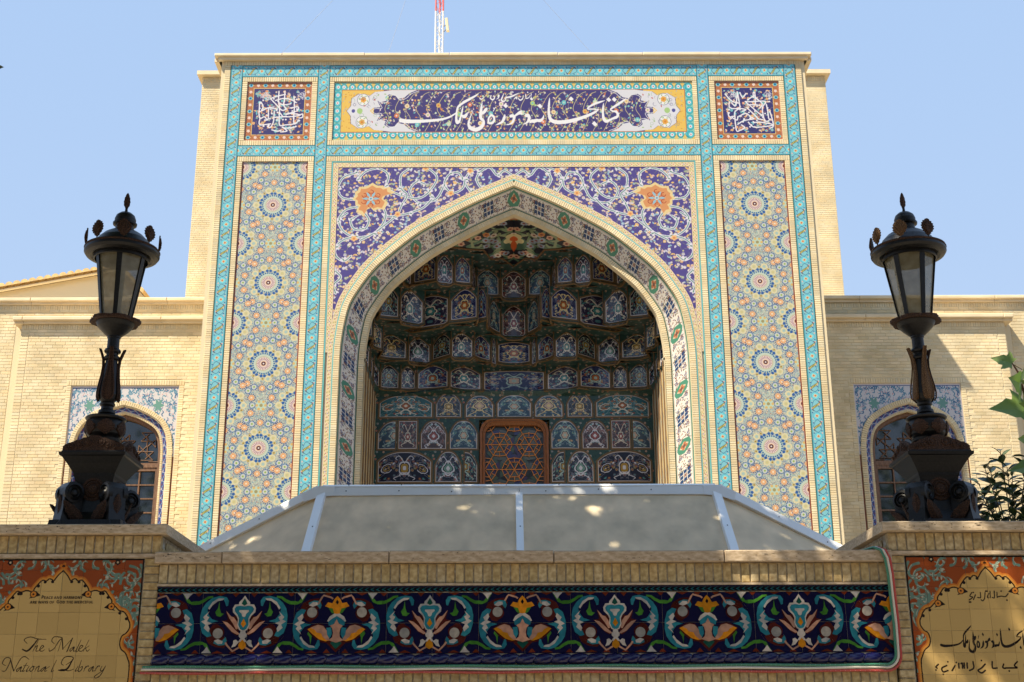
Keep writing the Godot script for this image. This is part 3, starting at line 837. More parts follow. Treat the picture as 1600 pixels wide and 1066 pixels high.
const SCRIPT := [[215, 722, 190, 690, 240, 668, 300, 684, 372, 688], [310, 690, 262, 787], [268, 768, 300, 738, 288, 782, 312, 780], [324, 772, 352, 746, 336, 740, 318, 776, 340, 784, 360, 772], [396, 762, 402, 784, 440, 760, 480, 700, 505, 676, 440, 668, 418, 700, 440, 724], [505, 678, 472, 786], [508, 770, 595, 676], [604, 748, 572, 770, 576, 786, 606, 752, 598, 784, 620, 780], [662, 694, 620, 786, 642, 780], [645, 772, 678, 746, 660, 740, 642, 776, 664, 786, 684, 772], [728, 694, 680, 788], [688, 768, 730, 742], [700, 760, 712, 786, 732, 772],
	[10, 942, 44, 938, 80, 850, 40, 838, 14, 880, 40, 900], [110, 944, 160, 850, 196, 828, 232, 850], [170, 908, 134, 932, 138, 948, 172, 910, 162, 946, 182, 940], [216, 878, 182, 944, 202, 940], [188, 902, 224, 900], [234, 906, 212, 946, 232, 940], [264, 906, 240, 930, 250, 948, 274, 922, 264, 906, 284, 910], [300, 908, 282, 948], [286, 930, 318, 904, 308, 946, 330, 940], [372, 908, 336, 932, 340, 948, 374, 910, 364, 946, 384, 940], [460, 858, 420, 946, 440, 940],
	[404, 908, 372, 930], [476, 938, 520, 932, 560, 944, 604, 930], [520, 900, 500, 880, 530, 834, 590, 832, 596, 856, 540, 896], [640, 906, 616, 946, 636, 940], [668, 858, 640, 944, 664, 940, 676, 910, 654, 920], [704, 906, 686, 948], [690, 928, 720, 904, 726, 912], [764, 908, 728, 932, 734, 948, 766, 910, 758, 946, 778, 940], [800, 906, 780, 948], [784, 928, 812, 904, 818, 912], [838, 906, 824, 940, 842, 942, 866, 906], [868, 904, 826, 978, 790, 1002, 778, 988, 840, 946],
	[330, 1090, 326, 1060, 360, 1034, 400, 1036], [470, 1036, 440, 1150], [474, 1130, 560, 1036], [274, 1060, 230, 1150], [236, 1112, 200, 1132, 206, 1150, 246, 1112], [600, 1110, 580, 1148, 610, 1140, 630, 1110, 618, 1150], [690, 1110, 660, 1120, 690, 1140, 660, 1150], [740, 1130, 770, 1110, 740, 1112, 736, 1148, 770, 1140]]
const SCRIPT_BOLD := [[300, 690, 262, 740, 216, 782, 176, 768], [590, 680, 546, 788], [505, 680, 512, 768], [80, 852, 108, 942], [596, 852, 556, 920, 520, 940, 478, 938], [556, 1040, 516, 1150], [470, 1040, 478, 1126]]
const PERSIAN := [[800, 340, 760, 366, 700, 362, 640, 370], [640, 330, 640, 372], [600, 320, 600, 374, 570, 372], [540, 320, 542, 374], [520, 340, 500, 370, 520, 376], [470, 330, 460, 380, 430, 400, 410, 390], [400, 330, 404, 372, 360, 372], [330, 350, 300, 390], [280, 330, 250, 360, 290, 370, 240, 392],
	[845, 900, 830, 930, 840, 960], [770, 900, 745, 930, 765, 950, 700, 950, 650, 950, 655, 920], [560, 900, 562, 950, 600, 950], [500, 920, 470, 950, 440, 970, 470, 990, 500, 970], [400, 900, 404, 950, 370, 970], [350, 910, 352, 950], [325, 910, 327, 950], [300, 915, 310, 912, 312, 950], [280, 912, 282, 950], [250, 930, 225, 970], [180, 930, 140, 950, 150, 980, 190, 970], [110, 920, 90, 940, 100, 950]]
const PERSIAN_DOT := [[500, 320], [480, 320], [300, 330], [240, 410], [258, 410], [840, 880], [700, 975], [470, 890], [260, 905], [190, 900], [150, 1000], [90, 965], [700, 320], [780, 395]]

# ---------------------------------------------------------------- the place
func _ready() -> void:
	rng.seed = 7
	var cam := Camera3D.new()
	cam.name = "camera"
	# level by two turns: yaw 0.23, pitch 18.05, roll -0.24 degrees
	cam.transform = Transform3D(Basis(Vector3(0.999988, -0.004039, 0.002766), Vector3(0.002983, 0.950765, 0.309899), Vector3(-0.003881, -0.309887, 0.950766)).orthonormalized(), Vector3(-0.15, 1.6, 24.0))
	cam.fov = 29.9
	cam.near = 0.05
	cam.far = 600.0
	add_child(cam)
	cam.current = true
	var env := Environment.new()
	env.background_mode = Environment.BG_SKY
	var sky := ProceduralSkyMaterial.new()
	sky.sky_top_color = Color(0.495, 0.585, 0.705)
	sky.sky_horizon_color = Color(0.63, 0.675, 0.735)
	sky.sky_curve = 0.16
	sky.ground_horizon_color = Color(0.62, 0.64, 0.62)
	sky.ground_bottom_color = Color(0.36, 0.33, 0.28)
	sky.sky_energy_multiplier = SKY_E
	sky.ground_energy_multiplier = 0.6
	env.sky = Sky.new()
	env.sky.sky_material = sky
	env.tonemap_mode = Environment.TONE_MAPPER_LINEAR
	env.tonemap_exposure = EXPOSURE
	env.sdfgi_enabled = true
	env.ssao_enabled = true
	env.ssil_enabled = true
	var we := WorldEnvironment.new()
	we.name = "world"
	we.environment = env
	add_child(we)
	var sun := DirectionalLight3D.new()
	sun.name = "sun"
	sun.light_color = Color(1.0, 0.95, 0.85)
	sun.light_energy = SUN_E
	sun.light_angular_distance = 0.5
	sun.shadow_enabled = true
	sun.basis = Basis.looking_at(SUN_TRAVEL.normalized(), Vector3.UP)
	add_child(sun)
	materials()
	ground()
	portal()
	rear_block()
	wings()
	rear_house()
	mast()
	gate()
	skylight()
	lamps()
	ropes()
	plants()
	across_the_street()
const SKY_E := 1.0
const EXPOSURE := 2.0
const SUN_E := 1.6

var brick_one: ArrayMesh
var BR := Color(0.72, 0.605, 0.395)   # pale yellow brick, linear

func materials() -> void:
	M.brick = paint(Color.WHITE, 0.88)
	M.brick.vertex_color_use_as_albedo = true
	M.brick.albedo_texture = noise_tex(512, 0.009, 3, Color(0.88, 0.87, 0.85), Color(1, 1, 1), 6, 1.7)
	M.brick.uv1_triplanar = true
	M.brick.uv1_world_triplanar = true
	M.brick.uv1_scale = Vector3(0.22, 0.22, 0.22)
	M.bricks = []
	for i in 5:
		M.bricks.append(grain(paint(Color(BR.r * (0.9 + 0.05 * i), BR.g * (0.9 + 0.045 * i), BR.b * (0.86 + 0.06 * i)).linear_to_srgb(), 0.88), M.brick.albedo_texture, 0.22))
	var old := noise_tex(256, 0.03, 6, Color(0.80, 0.76, 0.70), Color(1, 1, 1), 5, 1.6)
	M.gate_bricks = []
	for c in [Color(0.56, 0.43, 0.215), Color(0.52, 0.395, 0.19), Color(0.60, 0.47, 0.26), Color(0.49, 0.375, 0.20), Color(0.58, 0.42, 0.195), Color(0.54, 0.43, 0.25)]:
		M.gate_bricks.append(grain(paint(c.linear_to_srgb(), 0.85), old, 2.6))
	M.gate_mortar = grain(paint(Color(0.46, 0.41, 0.32).linear_to_srgb(), 0.95), old, 3.0)
	M.mortar = paint(Color(0.62, 0.52, 0.345).linear_to_srgb(), 0.95)
	var trav := noise_tex(512, 0.02, 11, Color(0.83, 0.80, 0.76), Color(1, 1, 1), 6, 1.5)
	M.coping = grain(paint(C8(206, 186, 158), 0.8), trav, 1.7)
	M.coping.uv1_scale = Vector3(1.2, 4.0, 2.0)
	M.coping2 = grain(paint(C8(200, 180, 154), 0.8), trav, 1.7)
	M.coping2.uv1_scale = Vector3(1.6, 3.4, 2.0)
	M.pit = paint(C8(66, 54, 44), 0.95)
	M.stone = grain(paint(C8(222, 205, 174), 0.8), noise_tex(256, 0.012, 31, Color(0.93, 0.92, 0.9), Color(1, 1, 1), 5, 1.3), 0.5)
	M.plaster = paint(C8(226, 210, 178), 0.9)
	M.wood = grain(paint(C8(126, 94, 70), 0.55), noise_tex(256, 0.03, 5, Color(0.7, 0.66, 0.62), Color(1, 1, 1), 4, 1.8), 2.0)
	M.wood.uv1_scale = Vector3(9, 0.8, 9)
	M.wood_door = grain(paint(C8(150, 90, 40), 0.45), M.wood.albedo_texture, 2.0)
	M.wood_door.uv1_scale = Vector3(9, 0.8, 9)
	M.glass = paint(C8(26, 32, 34), 0.04)
	M.glass.metallic_specular = 0.9
	M.iron = grain(paint(C8(26, 25, 27), 0.45, 0.2), noise_tex(256, 0.06, 15, Color(0.5, 0.44, 0.4), Color(1, 1, 1), 4, 2.0), 3.0)
	M.dome_iron = grain(paint(C8(48, 50, 58), 0.4, 0.3), noise_tex(256, 0.05, 25, Color(0.55, 0.5, 0.48), Color(1, 1, 1), 4, 1.8), 3.0)
	M.rust = grain(paint(C8(86, 58, 40), 0.9), noise_tex(256, 0.09, 16, Color(0.34, 0.28, 0.24), Color(1, 1, 1), 5, 2.4), 4.0)
	M.gilt = grain(paint(C8(150, 116, 78), 0.85), noise_tex(256, 0.12, 18, Color(0.36, 0.28, 0.2), Color(1, 1, 1), 4, 2.6), 5.0)
	M.milk = grain(paint(C8(250, 236, 206), 0.5), noise_tex(256, 0.012, 19, Color(0.86, 0.85, 0.82), Color(1, 1, 1), 4, 1.4), 0.9)
	M.milk.backlight_enabled = true
	M.milk.backlight = Color(0.85, 0.82, 0.72)
	M.lamp_glass = grain(paint(C8(150, 144, 122), 0.2), noise_tex(256, 0.03, 29, Color(0.8, 0.78, 0.73), Color(1, 1, 1), 3, 1.5), 1.2)
	M.lamp_glass.transparency = BaseMaterial3D.TRANSPARENCY_ALPHA
	M.lamp_glass.albedo_color.a = 0.72
	M.alu = paint(C8(242, 241, 240), 0.38, 0.0)
	M.alu.metallic_specular = 0.6
	M.screw = paint(C8(90, 90, 92), 0.5, 0.5)
	M.teal = paint(G(120, 205, 205), 0.3)
	M.tile_red = paint(G(150, 75, 55), 0.4)
	M.gold = grain(paint(C8(120, 94, 54), 0.55), noise_tex(256, 0.08, 41, Color(0.6, 0.56, 0.5), Color(1, 1, 1), 3, 1.6), 3.0)
	M.band = glaze(tex_turquoise(), 0.35)
	M.cream = glaze(tex_cream(), 0.4)
	M.archband = glaze(tex_arch_band(), 0.35)
	M.geometric = glaze(tex_geometric(), 0.4)
	M.spandrel = glaze(tex_spandrel(), 0.35)
	M.inscription = glaze(tex_inscription(), 0.35)
	M.sq_left = glaze(tex_square(SQ_LEFT, 51), 0.35)
	M.sq_right = glaze(tex_square(SQ_RIGHT, 52), 0.35)
	M.green = grain(glaze(null, 0.3), tex_green(), 1.6)
	M.dome = glaze(tex_dome(), 0.35)
	M.chevron = glaze(tex_chevron(), 0.5)
	M.bluewhite = glaze(tex_blue_white(), 0.35)
	M.smallband = glaze(tex_small_band(), 0.35)
	M.herringbone = glaze(tex_herringbone(), 0.2)
	M.panels = []
	M.wides = []
	var grounds := [C8(22, 24, 44), C8(30, 36, 72), C8(54, 30, 30), C8(26, 28, 36), C8(44, 40, 62), C8(30, 56, 74)]
	var accents := [C8(150, 84, 40), C8(96, 130, 120), C8(176, 150, 130), C8(60, 120, 120), C8(150, 120, 50), C8(130, 60, 50)]
	var pales := [C8(206, 196, 180), C8(150, 170, 160), C8(190, 190, 200), C8(200, 180, 130)]
	for i in 14:
		var g := glaze(tex_panel(60 + i, grounds[i % 6], accents[(i * 5 + 1) % 6], pales[i % 4], false), 0.2)
		g.metallic_specular = 0.55
		M.panels.append(g)
	for i in 4:
		M.wides.append(glaze(tex_panel(90 + i, [C8(38, 84, 92), C8(44, 50, 84), C8(22, 24, 44), C8(26, 34, 60)][i], accents[(i * 2) % 6], pales[i], true), 0.18))
	M.leaf = paint(Color(0.085, 0.14, 0.03).linear_to_srgb(), 0.5)
	M.leaf.backlight_enabled = true
	M.leaf.backlight = Color(0.25, 0.36, 0.06)
	M.leaf.vertex_color_use_as_albedo = true
	M.leaf.albedo_color = Color.WHITE
	M.leaf_fresh = paint(Color(0.12, 0.185, 0.045).linear_to_srgb(), 0.5)
	M.leaf_fresh.backlight_enabled = true
	M.leaf_fresh.backlight = Color(0.3, 0.42, 0.09)
	M.leaf_dark = paint(Color(0.035, 0.06, 0.025).linear_to_srgb(), 0.38)
	M.bark = grain(paint(C8(120, 104, 84), 0.95), old, 1.5)
	M.asphalt = grain(paint(Color(0.06, 0.06, 0.062).linear_to_srgb(), 0.92), noise_tex(256, 0.2, 44, Color(0.7, 0.7, 0.7), Color(1, 1, 1), 3, 1.6), 1.5)
	M.paving = grain(paint(Color(0.34, 0.31, 0.27).linear_to_srgb(), 0.9), old, 0.7)

func ground() -> void:
	var b := MB.new()
	b.quad(Vector3(-250, -0.16, 250), Vector3(250, -0.16, 250), Vector3(250, -0.16, -250), Vector3(-250, -0.16, -250))
	structure(put("road", b.mesh(), M.asphalt), "dark asphalt street running in front of the brick gate", "road")
	structure(put("pavement", boxm(Vector3(-60, -0.3, 13), Vector3(60, 0.0, 26.5)), M.paving), "pale stone pavement between the street and the gate wall", "pavement")
	structure(put("courtyard", boxm(Vector3(-60, -0.3, -60), Vector3(60, 0.004, 12.99)), M.paving), "paved courtyard between the gate and the tiled portal", "ground")

# ---------------------------------------------------------------- arches
var ARCH := [Vector2(0, 12.91), Vector2(0.776, 12.556), Vector2(1.414, 12.209), Vector2(2.043, 11.82), Vector2(2.662, 11.293), Vector2(2.967, 10.972), Vector2(3.266, 10.521), Vector2(3.411, 10.224), Vector2(3.491, 9.874), Vector2(3.545, 9.473), Vector2(3.565, 9.076), Vector2(3.568, 8.5), Vector2(3.568, 7.9), Vector2(3.568, 0.0)]
var WARCH := [Vector2(0, 9.12), Vector2(0.2, 9.065), Vector2(0.38, 9.005), Vector2(0.70, 8.84), Vector2(0.93, 8.65), Vector2(1.07, 8.40), Vector2(1.135, 8.08), Vector2(1.148, 7.75), Vector2(1.15, 7.4), Vector2(1.15, 7.0), Vector2(1.15, 4.4)]

# right half of an arch curve moved inwards by d, n points from the apex to the floor
func curve(pts: Array, d: float, n: int) -> Array:
	var dense: Array[Vector2] = []
	for i in pts.size() - 1:
		var p0: Vector2 = pts[maxi(0, i - 1)]; var p1: Vector2 = pts[i]; var p2: Vector2 = pts[i + 1]; var p3: Vector2 = pts[mini(pts.size() - 1, i + 2)]
		if i == 0:
			p0 = p1 * 2 - p2
		var steps := 10 if p1.distance_to(p2) < 2 else 40
		for j in steps:
			dense.append(p1.cubic_interpolate(p2, p0, p3, float(j) / steps) if i < pts.size() - 3 else p1.lerp(p2, float(j) / steps))
	dense.append(pts[-1])
	var off: Array[Vector2] = []
	for i in dense.size():
		var t := (dense[mini(i + 1, dense.size() - 1)] - dense[maxi(i - 1, 0)]).normalized()
		off.append(dense[i] + Vector2(t.y, -t.x) * d)
	# begin at the axis
	var out: Array[Vector2] = []
	if off[0].x > 0:
		var t := (off[1] - off[0]).normalized()
		out.append(off[0] - t * (off[0].x / t.x))
	for i in off.size():
		if off[i].x < 1e-4:
			continue
		if out.is_empty():
			var a := off[i - 1]; var b := off[i]
			out.append(a.lerp(b, -a.x / (b.x - a.x)))
		out.append(off[i])
	# even steps along the line
	var len := [0.0]
	for i in out.size() - 1:
		len.append(len[-1] + out[i].distance_to(out[i + 1]))
	var res := []
	var k := 0
	for j in n:
		var s: float = len[-1] * j / (n - 1)
		while k < out.size() - 2 and len[k + 1] < s:
			k += 1
		res.append(out[k].lerp(out[k + 1], clampf((s - len[k]) / maxf(1e-6, len[k + 1] - len[k]), 0, 1)))
	return res

# surface between two arch curves; u runs along the curve in repeats, v across
func arch_strip(b: MB, pts: Array, d0: float, z0: float, d1: float, z1: float, n: int, repeat: float, cx := 0.0) -> void:
	var A := curve(pts, d0, n); var B := curve(pts, d1, n)
	var s := 0.0
	for i in n - 1:
		var e: float = A[i].distance_to(A[i + 1])
		var u0 := s / repeat; var u1 := (s + e) / repeat
		s += e
		for m in [1.0, -1.0]:
			var a0 := Vector3(cx + A[i].x * m, A[i].y, z0); var a1 := Vector3(cx + A[i + 1].x * m, A[i + 1].y, z0)
			var b0 := Vector3(cx + B[i].x * m, B[i].y, z1); var b1 := Vector3(cx + B[i + 1].x * m, B[i + 1].y, z1)
			if m > 0:
				b.quv(b0, b1, a1, a0, Vector2(u0, 1), Vector2(u1, 1), Vector2(u1, 0), Vector2(u0, 0))
			else:
				b.quv(b0, a0, a1, b1, Vector2(-u0, 1), Vector2(-u0, 0), Vector2(-u1, 0), Vector2(-u1, 1))

# bricks on end along an arch curve, between d0 and d1, front at z
func arch_bricks(pts: Array, d0: float, d1: float, z: float, pitch: float, xs: Array, cols: Array, cx := 0.0, ymin := 0.0) -> void:
	var mid := curve(pts, (d0 + d1) * 0.5, 400)
	var s := pitch * 0.5; var acc := 0.0
	for i in mid.size() - 1:
		var e: float = mid[i].distance_to(mid[i + 1])
		while acc + e >= s:
			var q: Vector2 = mid[i].lerp(mid[i + 1], (s - acc) / e)
			if q.y < ymin:
				return
			var t: Vector2 = (mid[i + 1] - mid[i]).normalized()
			for m in [1.0, -1.0]:
				var ax := Vector3(t.x * m, t.y, 0); var ay := Vector3(t.y, -t.x * m, 0) if m > 0 else Vector3(-t.y, -t.x, 0)
				ay = Vector3(-ax.y, ax.x, 0)
				xs.append(Transform3D(Basis(ax * (pitch * 0.84), ay * absf(d1 - d0), Vector3(0, 0, 0.05)), Vector3(cx + q.x * m, q.y, z - 0.025 + rng.randf_range(-0.001, 0.001))))
				cols.append(tone(BR, 0.055))
			s += pitch
		acc += e

# a straight row of bricks on end (along x) or a stack of headers (along y), as unit boxes
func row(x0: float, x1: float, y0: float, y1: float, z: float, pitch: float, along_x: bool, xs: Array, cols: Array) -> void:
	var l := x1 - x0 if along_x else y1 - y0
	var n := maxi(1, roundi(l / pitch))
	var p := l / n
	for i in n:
		var c := Vector3(x0 + (i + 0.5) * p, (y0 + y1) * 0.5, 0) if along_x else Vector3((x0 + x1) * 0.5, y0 + (i + 0.5) * p, 0)
		c.z = z - 0.025 + rng.randf_range(-0.0012, 0.0012)
		var sz := Vector3(p * 0.84, y1 - y0 - 0.004, 0.05) if along_x else Vector3(x1 - x0 - 0.004, p * 0.84, 0.05)
		xs.append(Transform3D(Basis.from_scale(sz), c))
		cols.append(tone(BR, 0.055))

# running bond on a wall facing +z, leaving out what the test says
func bond(x0: float, x1: float, y0: float, y1: float, z: float, bw: float, bh: float, xs: Array, cols: Array, skip: Callable, spread := 0.04) -> void:
	var r := 0
	var y := y0
	while y + bh * 0.5 < y1:
		var x := x0 - (0.5 * bw if r % 2 else 0.0) - (0.25 * bw if r % 4 > 1 else 0.0)
		while x < x1:
			var a := maxf(x, x0); var e := minf(x + bw, x1)
			if e - a > 0.03 and not skip.call((a + e) * 0.5, y + bh * 0.5):
				xs.append(Transform3D(Basis.from_scale(Vector3(e - a - 0.006, bh - 0.0095, 0.05)), Vector3((a + e) * 0.5, y + bh * 0.5, z - 0.025 + rng.randf_range(-0.001, 0.001))))
				cols.append(tone(BR, spread))
			x += bw
		y += bh
		r += 1

func unit_box() -> ArrayMesh:
	if brick_one == null:
		var b := MB.new()
		b.bevel_box(Vector3(-0.5, -0.5, -0.5), Vector3(0.5, 0.5, 0.5), 0.04)
		brick_one = b.mesh()
	return brick_one

func rect_tile(b: MB, x0: float, x1: float, y0: float, y1: float, z: float, r := Rect2(0, 0, 1, 1), along_y := false) -> void:
	var A := Vector3(x0, y0, z); var B := Vector3(x1, y0, z); var C := Vector3(x1, y1, z); var D := Vector3(x0, y1, z)
	if along_y:
		b.quv(A, B, C, D, Vector2(r.position.x, 1), Vector2(r.position.x, 0), Vector2(r.end.x, 0), Vector2(r.end.x, 1))
	else:
		b.quad(A, B, C, D, r)

# ---------------------------------------------------------------- the tiled portal
func portal() -> void:
	var t := thing("portal_building", "tall brick portal block with turquoise tile frames around a deep pointed arch", "building")
	# flanks, roof and back of the screen
	var b := MB.new()
	for m in [1.0, -1.0]:
		b.box(Vector3(minf(6.12 * m, 6.19 * m), 0, -3.2), Vector3(maxf(6.12 * m, 6.19 * m), 15.7, -0.1))
	b.box(Vector3(-6.12, 0, -3.2), Vector3(6.12, 15.7, -3.1))
	b.box(Vector3(-6.12, 15.5, -3.1), Vector3(6.12, 15.6, -0.04))
	put("wall", b.mesh(), M.mortar, t)
	var xs := []; var cols := []
	# cornice slabs, joints between them
	var edges := [-6.34, -4.9, -3.15, -1.35, 0.95, 2.75, 4.4, 6.34]
	for i in edges.size() - 1:
		var c := MB.new()
		var x0: float = edges[i] + 0.004; var x1: float = edges[i + 1] - 0.004
		c.bevel_box(Vector3(x0, 15.765, -0.3), Vector3(x1, 15.832 + (0.006 if i % 2 else 0.0), 0.118), 0.012)
		c.quad(Vector3(x0, 15.832, 0.1), Vector3(x1, 15.832, 0.1), Vector3(x1, 15.84, -3.2), Vector3(x0, 15.84, -3.2))
		put("cornice_slab", c.mesh(), M.stone, t)
	put("cornice_moulding", boxm(Vector3(-6.26, 15.70, -0.5), Vector3(6.26, 15.765, 0.07)), M.stone, t)
	for m in [1.0, -1.0]:
		put("cornice_return", boxm(Vector3(minf(6.2 * m, 6.36 * m), 15.70, -3.2), Vector3(maxf(6.2 * m, 6.36 * m), 15.775, -0.02)), M.stone, t)
	# bed of the frame, open at the arch
	var bed := MB.new()
	var A := curve(ARCH, 0.004, 60)
	for i in A.size() - 1:
		for m in [1.0, -1.0]:
			var p := Vector3(A[i].x * m, A[i].y, -0.03); var q := Vector3(6.2 * m, A[i].y, -0.03); var r := Vector3(6.2 * m, A[i + 1].y, -0.03); var s := Vector3(A[i + 1].x * m, A[i + 1].y, -0.03)
			if m > 0:
				bed.quad(s, r, q, p)
			else:
				bed.quad(r, s, p, q)
	bed.quad(Vector3(-6.2, A[0].y, -0.03), Vector3(6.2, A[0].y, -0.03), Vector3(6.2, 15.7, -0.03), Vector3(-6.2, 15.7, -0.03))
	for m in [1.0, -1.0]:
		bed.box(Vector3(minf(6.1 * m, 6.2 * m), 0, -0.4), Vector3(maxf(6.1 * m, 6.2 * m), 15.7, -0.097))
	put("frame_bed", bed.mesh(), M.mortar, t)
	# brick borders of the frame
	xs = []; cols = []
	var pt := 0.0455
	row(-6.12, 6.12, 15.60, 15.70, 0, 0.05, true, xs, cols)
	for m in [-1.0, 1.0]:
		var f := func(x0: float, x1: float, y0: float, y1: float, ax: bool): row(minf(x0 * m, x1 * m), maxf(x0 * m, x1 * m), y0, y1, 0.0, pt, ax, xs, cols)
		f.call(6.0, 6.12, 3.0, 15.60, false)
		row(minf(6.125 * m, 6.205 * m), maxf(6.125 * m, 6.205 * m), 3.0, 15.68, -0.092, pt, false, xs, cols)
		f.call(5.62, 5.725, 3.0, 13.35, false); f.call(4.14, 4.26, 3.0, 13.35, false); f.call(4.14, 5.725, 13.35, 13.465, true)
		f.call(4.14, 5.725, 15.21, 15.318, true); f.call(4.14, 5.725, 13.72, 13.833, true)
		f.call(5.62, 5.725, 13.835, 15.208, false); f.call(4.14, 4.255, 13.835, 15.208, false)
		f.call(3.765, 3.88, 3.0, 13.35, false); f.call(3.785, 3.88, 13.835, 15.208, false)
	row(-3.88, 3.88, 13.35, 13.465, 0, pt, true, xs, cols)
	row(-3.88, 3.88, 15.21, 15.318, 0, pt, true, xs, cols)
	row(-3.88, 3.88, 13.72, 13.833, 0, pt, true, xs, cols)
	arch_bricks(ARCH, 0.0, 0.115, 0.012, pt, xs, cols, 0.0, 3.0)
	arch_bricks(ARCH, 0.45, 0.56, -0.34, pt, xs, cols, 0.0, 3.0)
	many("border_bricks", unit_box(), M.brick, t, xs, cols)
	# turquoise bands, each a strip of glazed tile with a thin edge
	var rp := 0.41
	var band := func(x0: float, x1: float, y0: float, y1: float, up: bool, z: float) -> void:
		var s := MB.new()
		var l := (y1 - y0 if up else x1 - x0) / rp
		rect_tile(s, x0, x1, y0, y1, z, Rect2(0.25, 0, roundf(l), 1), up)
		put("turquoise_band", s.mesh(), M.band, t)
		var e := MB.new()
		e.box(Vector3(x0, y0, -0.03), Vector3(x1, y1, z - 0.003), false)
		put("band_edge", e.mesh(), M.teal, t)
	for m in [-1.0, 1.0]:
		band.call(minf(5.735 * m, 5.985 * m), maxf(5.735 * m, 5.985 * m), 3.0, 15.595, true, 0.004)
		band.call(minf(3.885 * m, 4.132 * m), maxf(3.885 * m, 4.132 * m), 3.0, 15.595, true, 0.004)
		band.call(minf(4.136 * m, 5.731 * m), maxf(4.136 * m, 5.731 * m), 13.47, 13.715, false, 0.002)
		band.call(minf(4.136 * m, 5.731 * m), maxf(4.136 * m, 5.731 * m), 15.322, 15.594, false, 0.002)
	band.call(-3.881, 3.881, 13.47, 13.715, false, 0.002)
	band.call(-3.881, 3.881, 15.322, 15.594, false, 0.002)
	# recessed panels
	for m in [-1.0, 1.0]:
		var g := MB.new()
		rect_tile(g, 4.262 if m > 0 else -5.618, 5.618 if m > 0 else -4.262, 3.0, 13.348, -0.026, Rect2(0, -0.07, 1, 10.348 / 1.70))
		var gp := put("geometric_panel", g.mesh(), M.geometric, t)
		var rim := MB.new()
		for q in [[4.262, 4.285], [5.595, 5.618]]:
			rim.box(Vector3(minf(q[0] * m, q[1] * m), 3.0, -0.03), Vector3(maxf(q[0] * m, q[1] * m), 13.348, -0.02), false)
		put("rim", rim.mesh(), M.tile_red, gp)
		var s := MB.new()
		rect_tile(s, 4.258 if m > 0 else -5.618, 5.618 if m > 0 else -4.258, 13.836, 15.207, -0.026)
		put("calligraphy_panel", s.mesh(), M.sq_right if m > 0 else M.sq_left, t)
	var ins := MB.new()
	rect_tile(ins, -3.783, 3.783, 13.836, 15.207, -0.022)
	put("inscription_panel", ins.mesh(), M.inscription, t)
	# spandrels: blue scrollwork, then the cream borders
	var O := curve(ARCH, -0.125, 90)
	for m in [1.0, -1.0]:
		var sp := MB.new()
		var uvx := func(x: float, y: float) -> Vector2: return Vector2(x / 3.62 * 0.978, (13.205 - y) / 4.05 * 0.985)
		for i in O.size() - 1:
			var x0 := minf(O[i].x, 3.62); var x1 := minf(O[i + 1].x, 3.62)
			var y0: float = O[i].y; var y1: float = O[i + 1].y
			if x0 >= 3.6199:
				break
			var a := Vector3(x0 * m, y0, -0.012); var c := Vector3(3.62 * m, y0, -0.012); var d := Vector3(3.62 * m, y1, -0.012); var e := Vector3(x1 * m, y1, -0.012)
			var ua: Vector2 = uvx.call(x0, y0); var uc: Vector2 = uvx.call(3.62, y0); var ud: Vector2 = uvx.call(3.62, y1); var ue: Vector2 = uvx.call(x1, y1)
			if m > 0:
				sp.quv(e, d, c, a, ue, ud, uc, ua)
			else:
				sp.quv(d, e, a, c, ud, ue, ua, uc)
		var yt: float = O[0].y
		if m > 0:
			sp.quv(Vector3(0, yt, -0.012), Vector3(3.62, yt, -0.012), Vector3(3.62, 13.205, -0.012), Vector3(0, 13.205, -0.012), uvx.call(0, yt), uvx.call(3.62, yt), uvx.call(3.62, 13.205), uvx.call(0, 13.205))
		else:
			sp.quv(Vector3(-3.62, yt, -0.012), Vector3(0, yt, -0.012), Vector3(0, 13.205, -0.012), Vector3(-3.62, 13.205, -0.012), uvx.call(3.62, yt), uvx.call(0, yt), uvx.call(0, 13.205), uvx.call(3.62, 13.205))
		put("spandrel_tiles", sp.mesh(), M.spandrel, t)
		var side := MB.new()
		rect_tile(side, minf(3.622 * m, 3.735 * m), maxf(3.622 * m, 3.735 * m), 9.2, 13.21, -0.006, Rect2(0, 0, 14, 1), true)
		put("cream_border", side.mesh(), M.cream, t)
		put("teal_line", boxm(Vector3(minf(3.737 * m, 3.763 * m), 3.0, -0.03), Vector3(maxf(3.737 * m, 3.763 * m), 13.322, -0.002)), M.teal, t)
	var top := MB.new()
	rect_tile(top, -3.735, 3.735, 13.212, 13.322, -0.006, Rect2(0, 0, 26, 1))
	put("cream_border", top.mesh(), M.cream, t)
	put("teal_line", boxm(Vector3(-3.765, 13.325, -0.03), Vector3(3.765, 13.347, -0.002)), M.teal, t)
	var ab := MB.new()
	arch_strip(ab, ARCH, -0.128, -0.001, -0.022, -0.001, 90, 0.29)
	put("cream_border", ab.mesh(), M.cream, t)
	var tl := MB.new()
	arch_strip(tl, ARCH, -0.024, 0.004, -0.001, 0.004, 90, 1.0)
	arch_strip(tl, ARCH, 0.0, 0.003, 0.0, -0.04, 90, 1.0)
	put("teal_line", tl.mesh(), M.teal, t)
	# arch: splayed white tile band, inner ring, reveals
	var soffit := MB.new()
	arch_strip(soffit, ARCH, 0.118, -0.005, 0.124, -0.06, 90, 1.0)
	arch_strip(soffit, ARCH, 0.0, -0.03, 0.12, -0.03, 90, 1.0)
	arch_strip(soffit, ARCH, 0.44, -0.375, 0.565, -0.375, 90, 1.0)
	arch_strip(soffit, ARCH, 0.562, -0.345, 0.568, -0.5, 90, 1.0)
	put("arch_bed", soffit.mesh(), M.mortar, t)
	var wb := MB.new()
	arch_strip(wb, ARCH, 0.122, -0.05, 0.448, -0.37, 120, 1.17)
	put("arch_tile_band", wb.mesh(), M.archband, t)
	iwan(t)

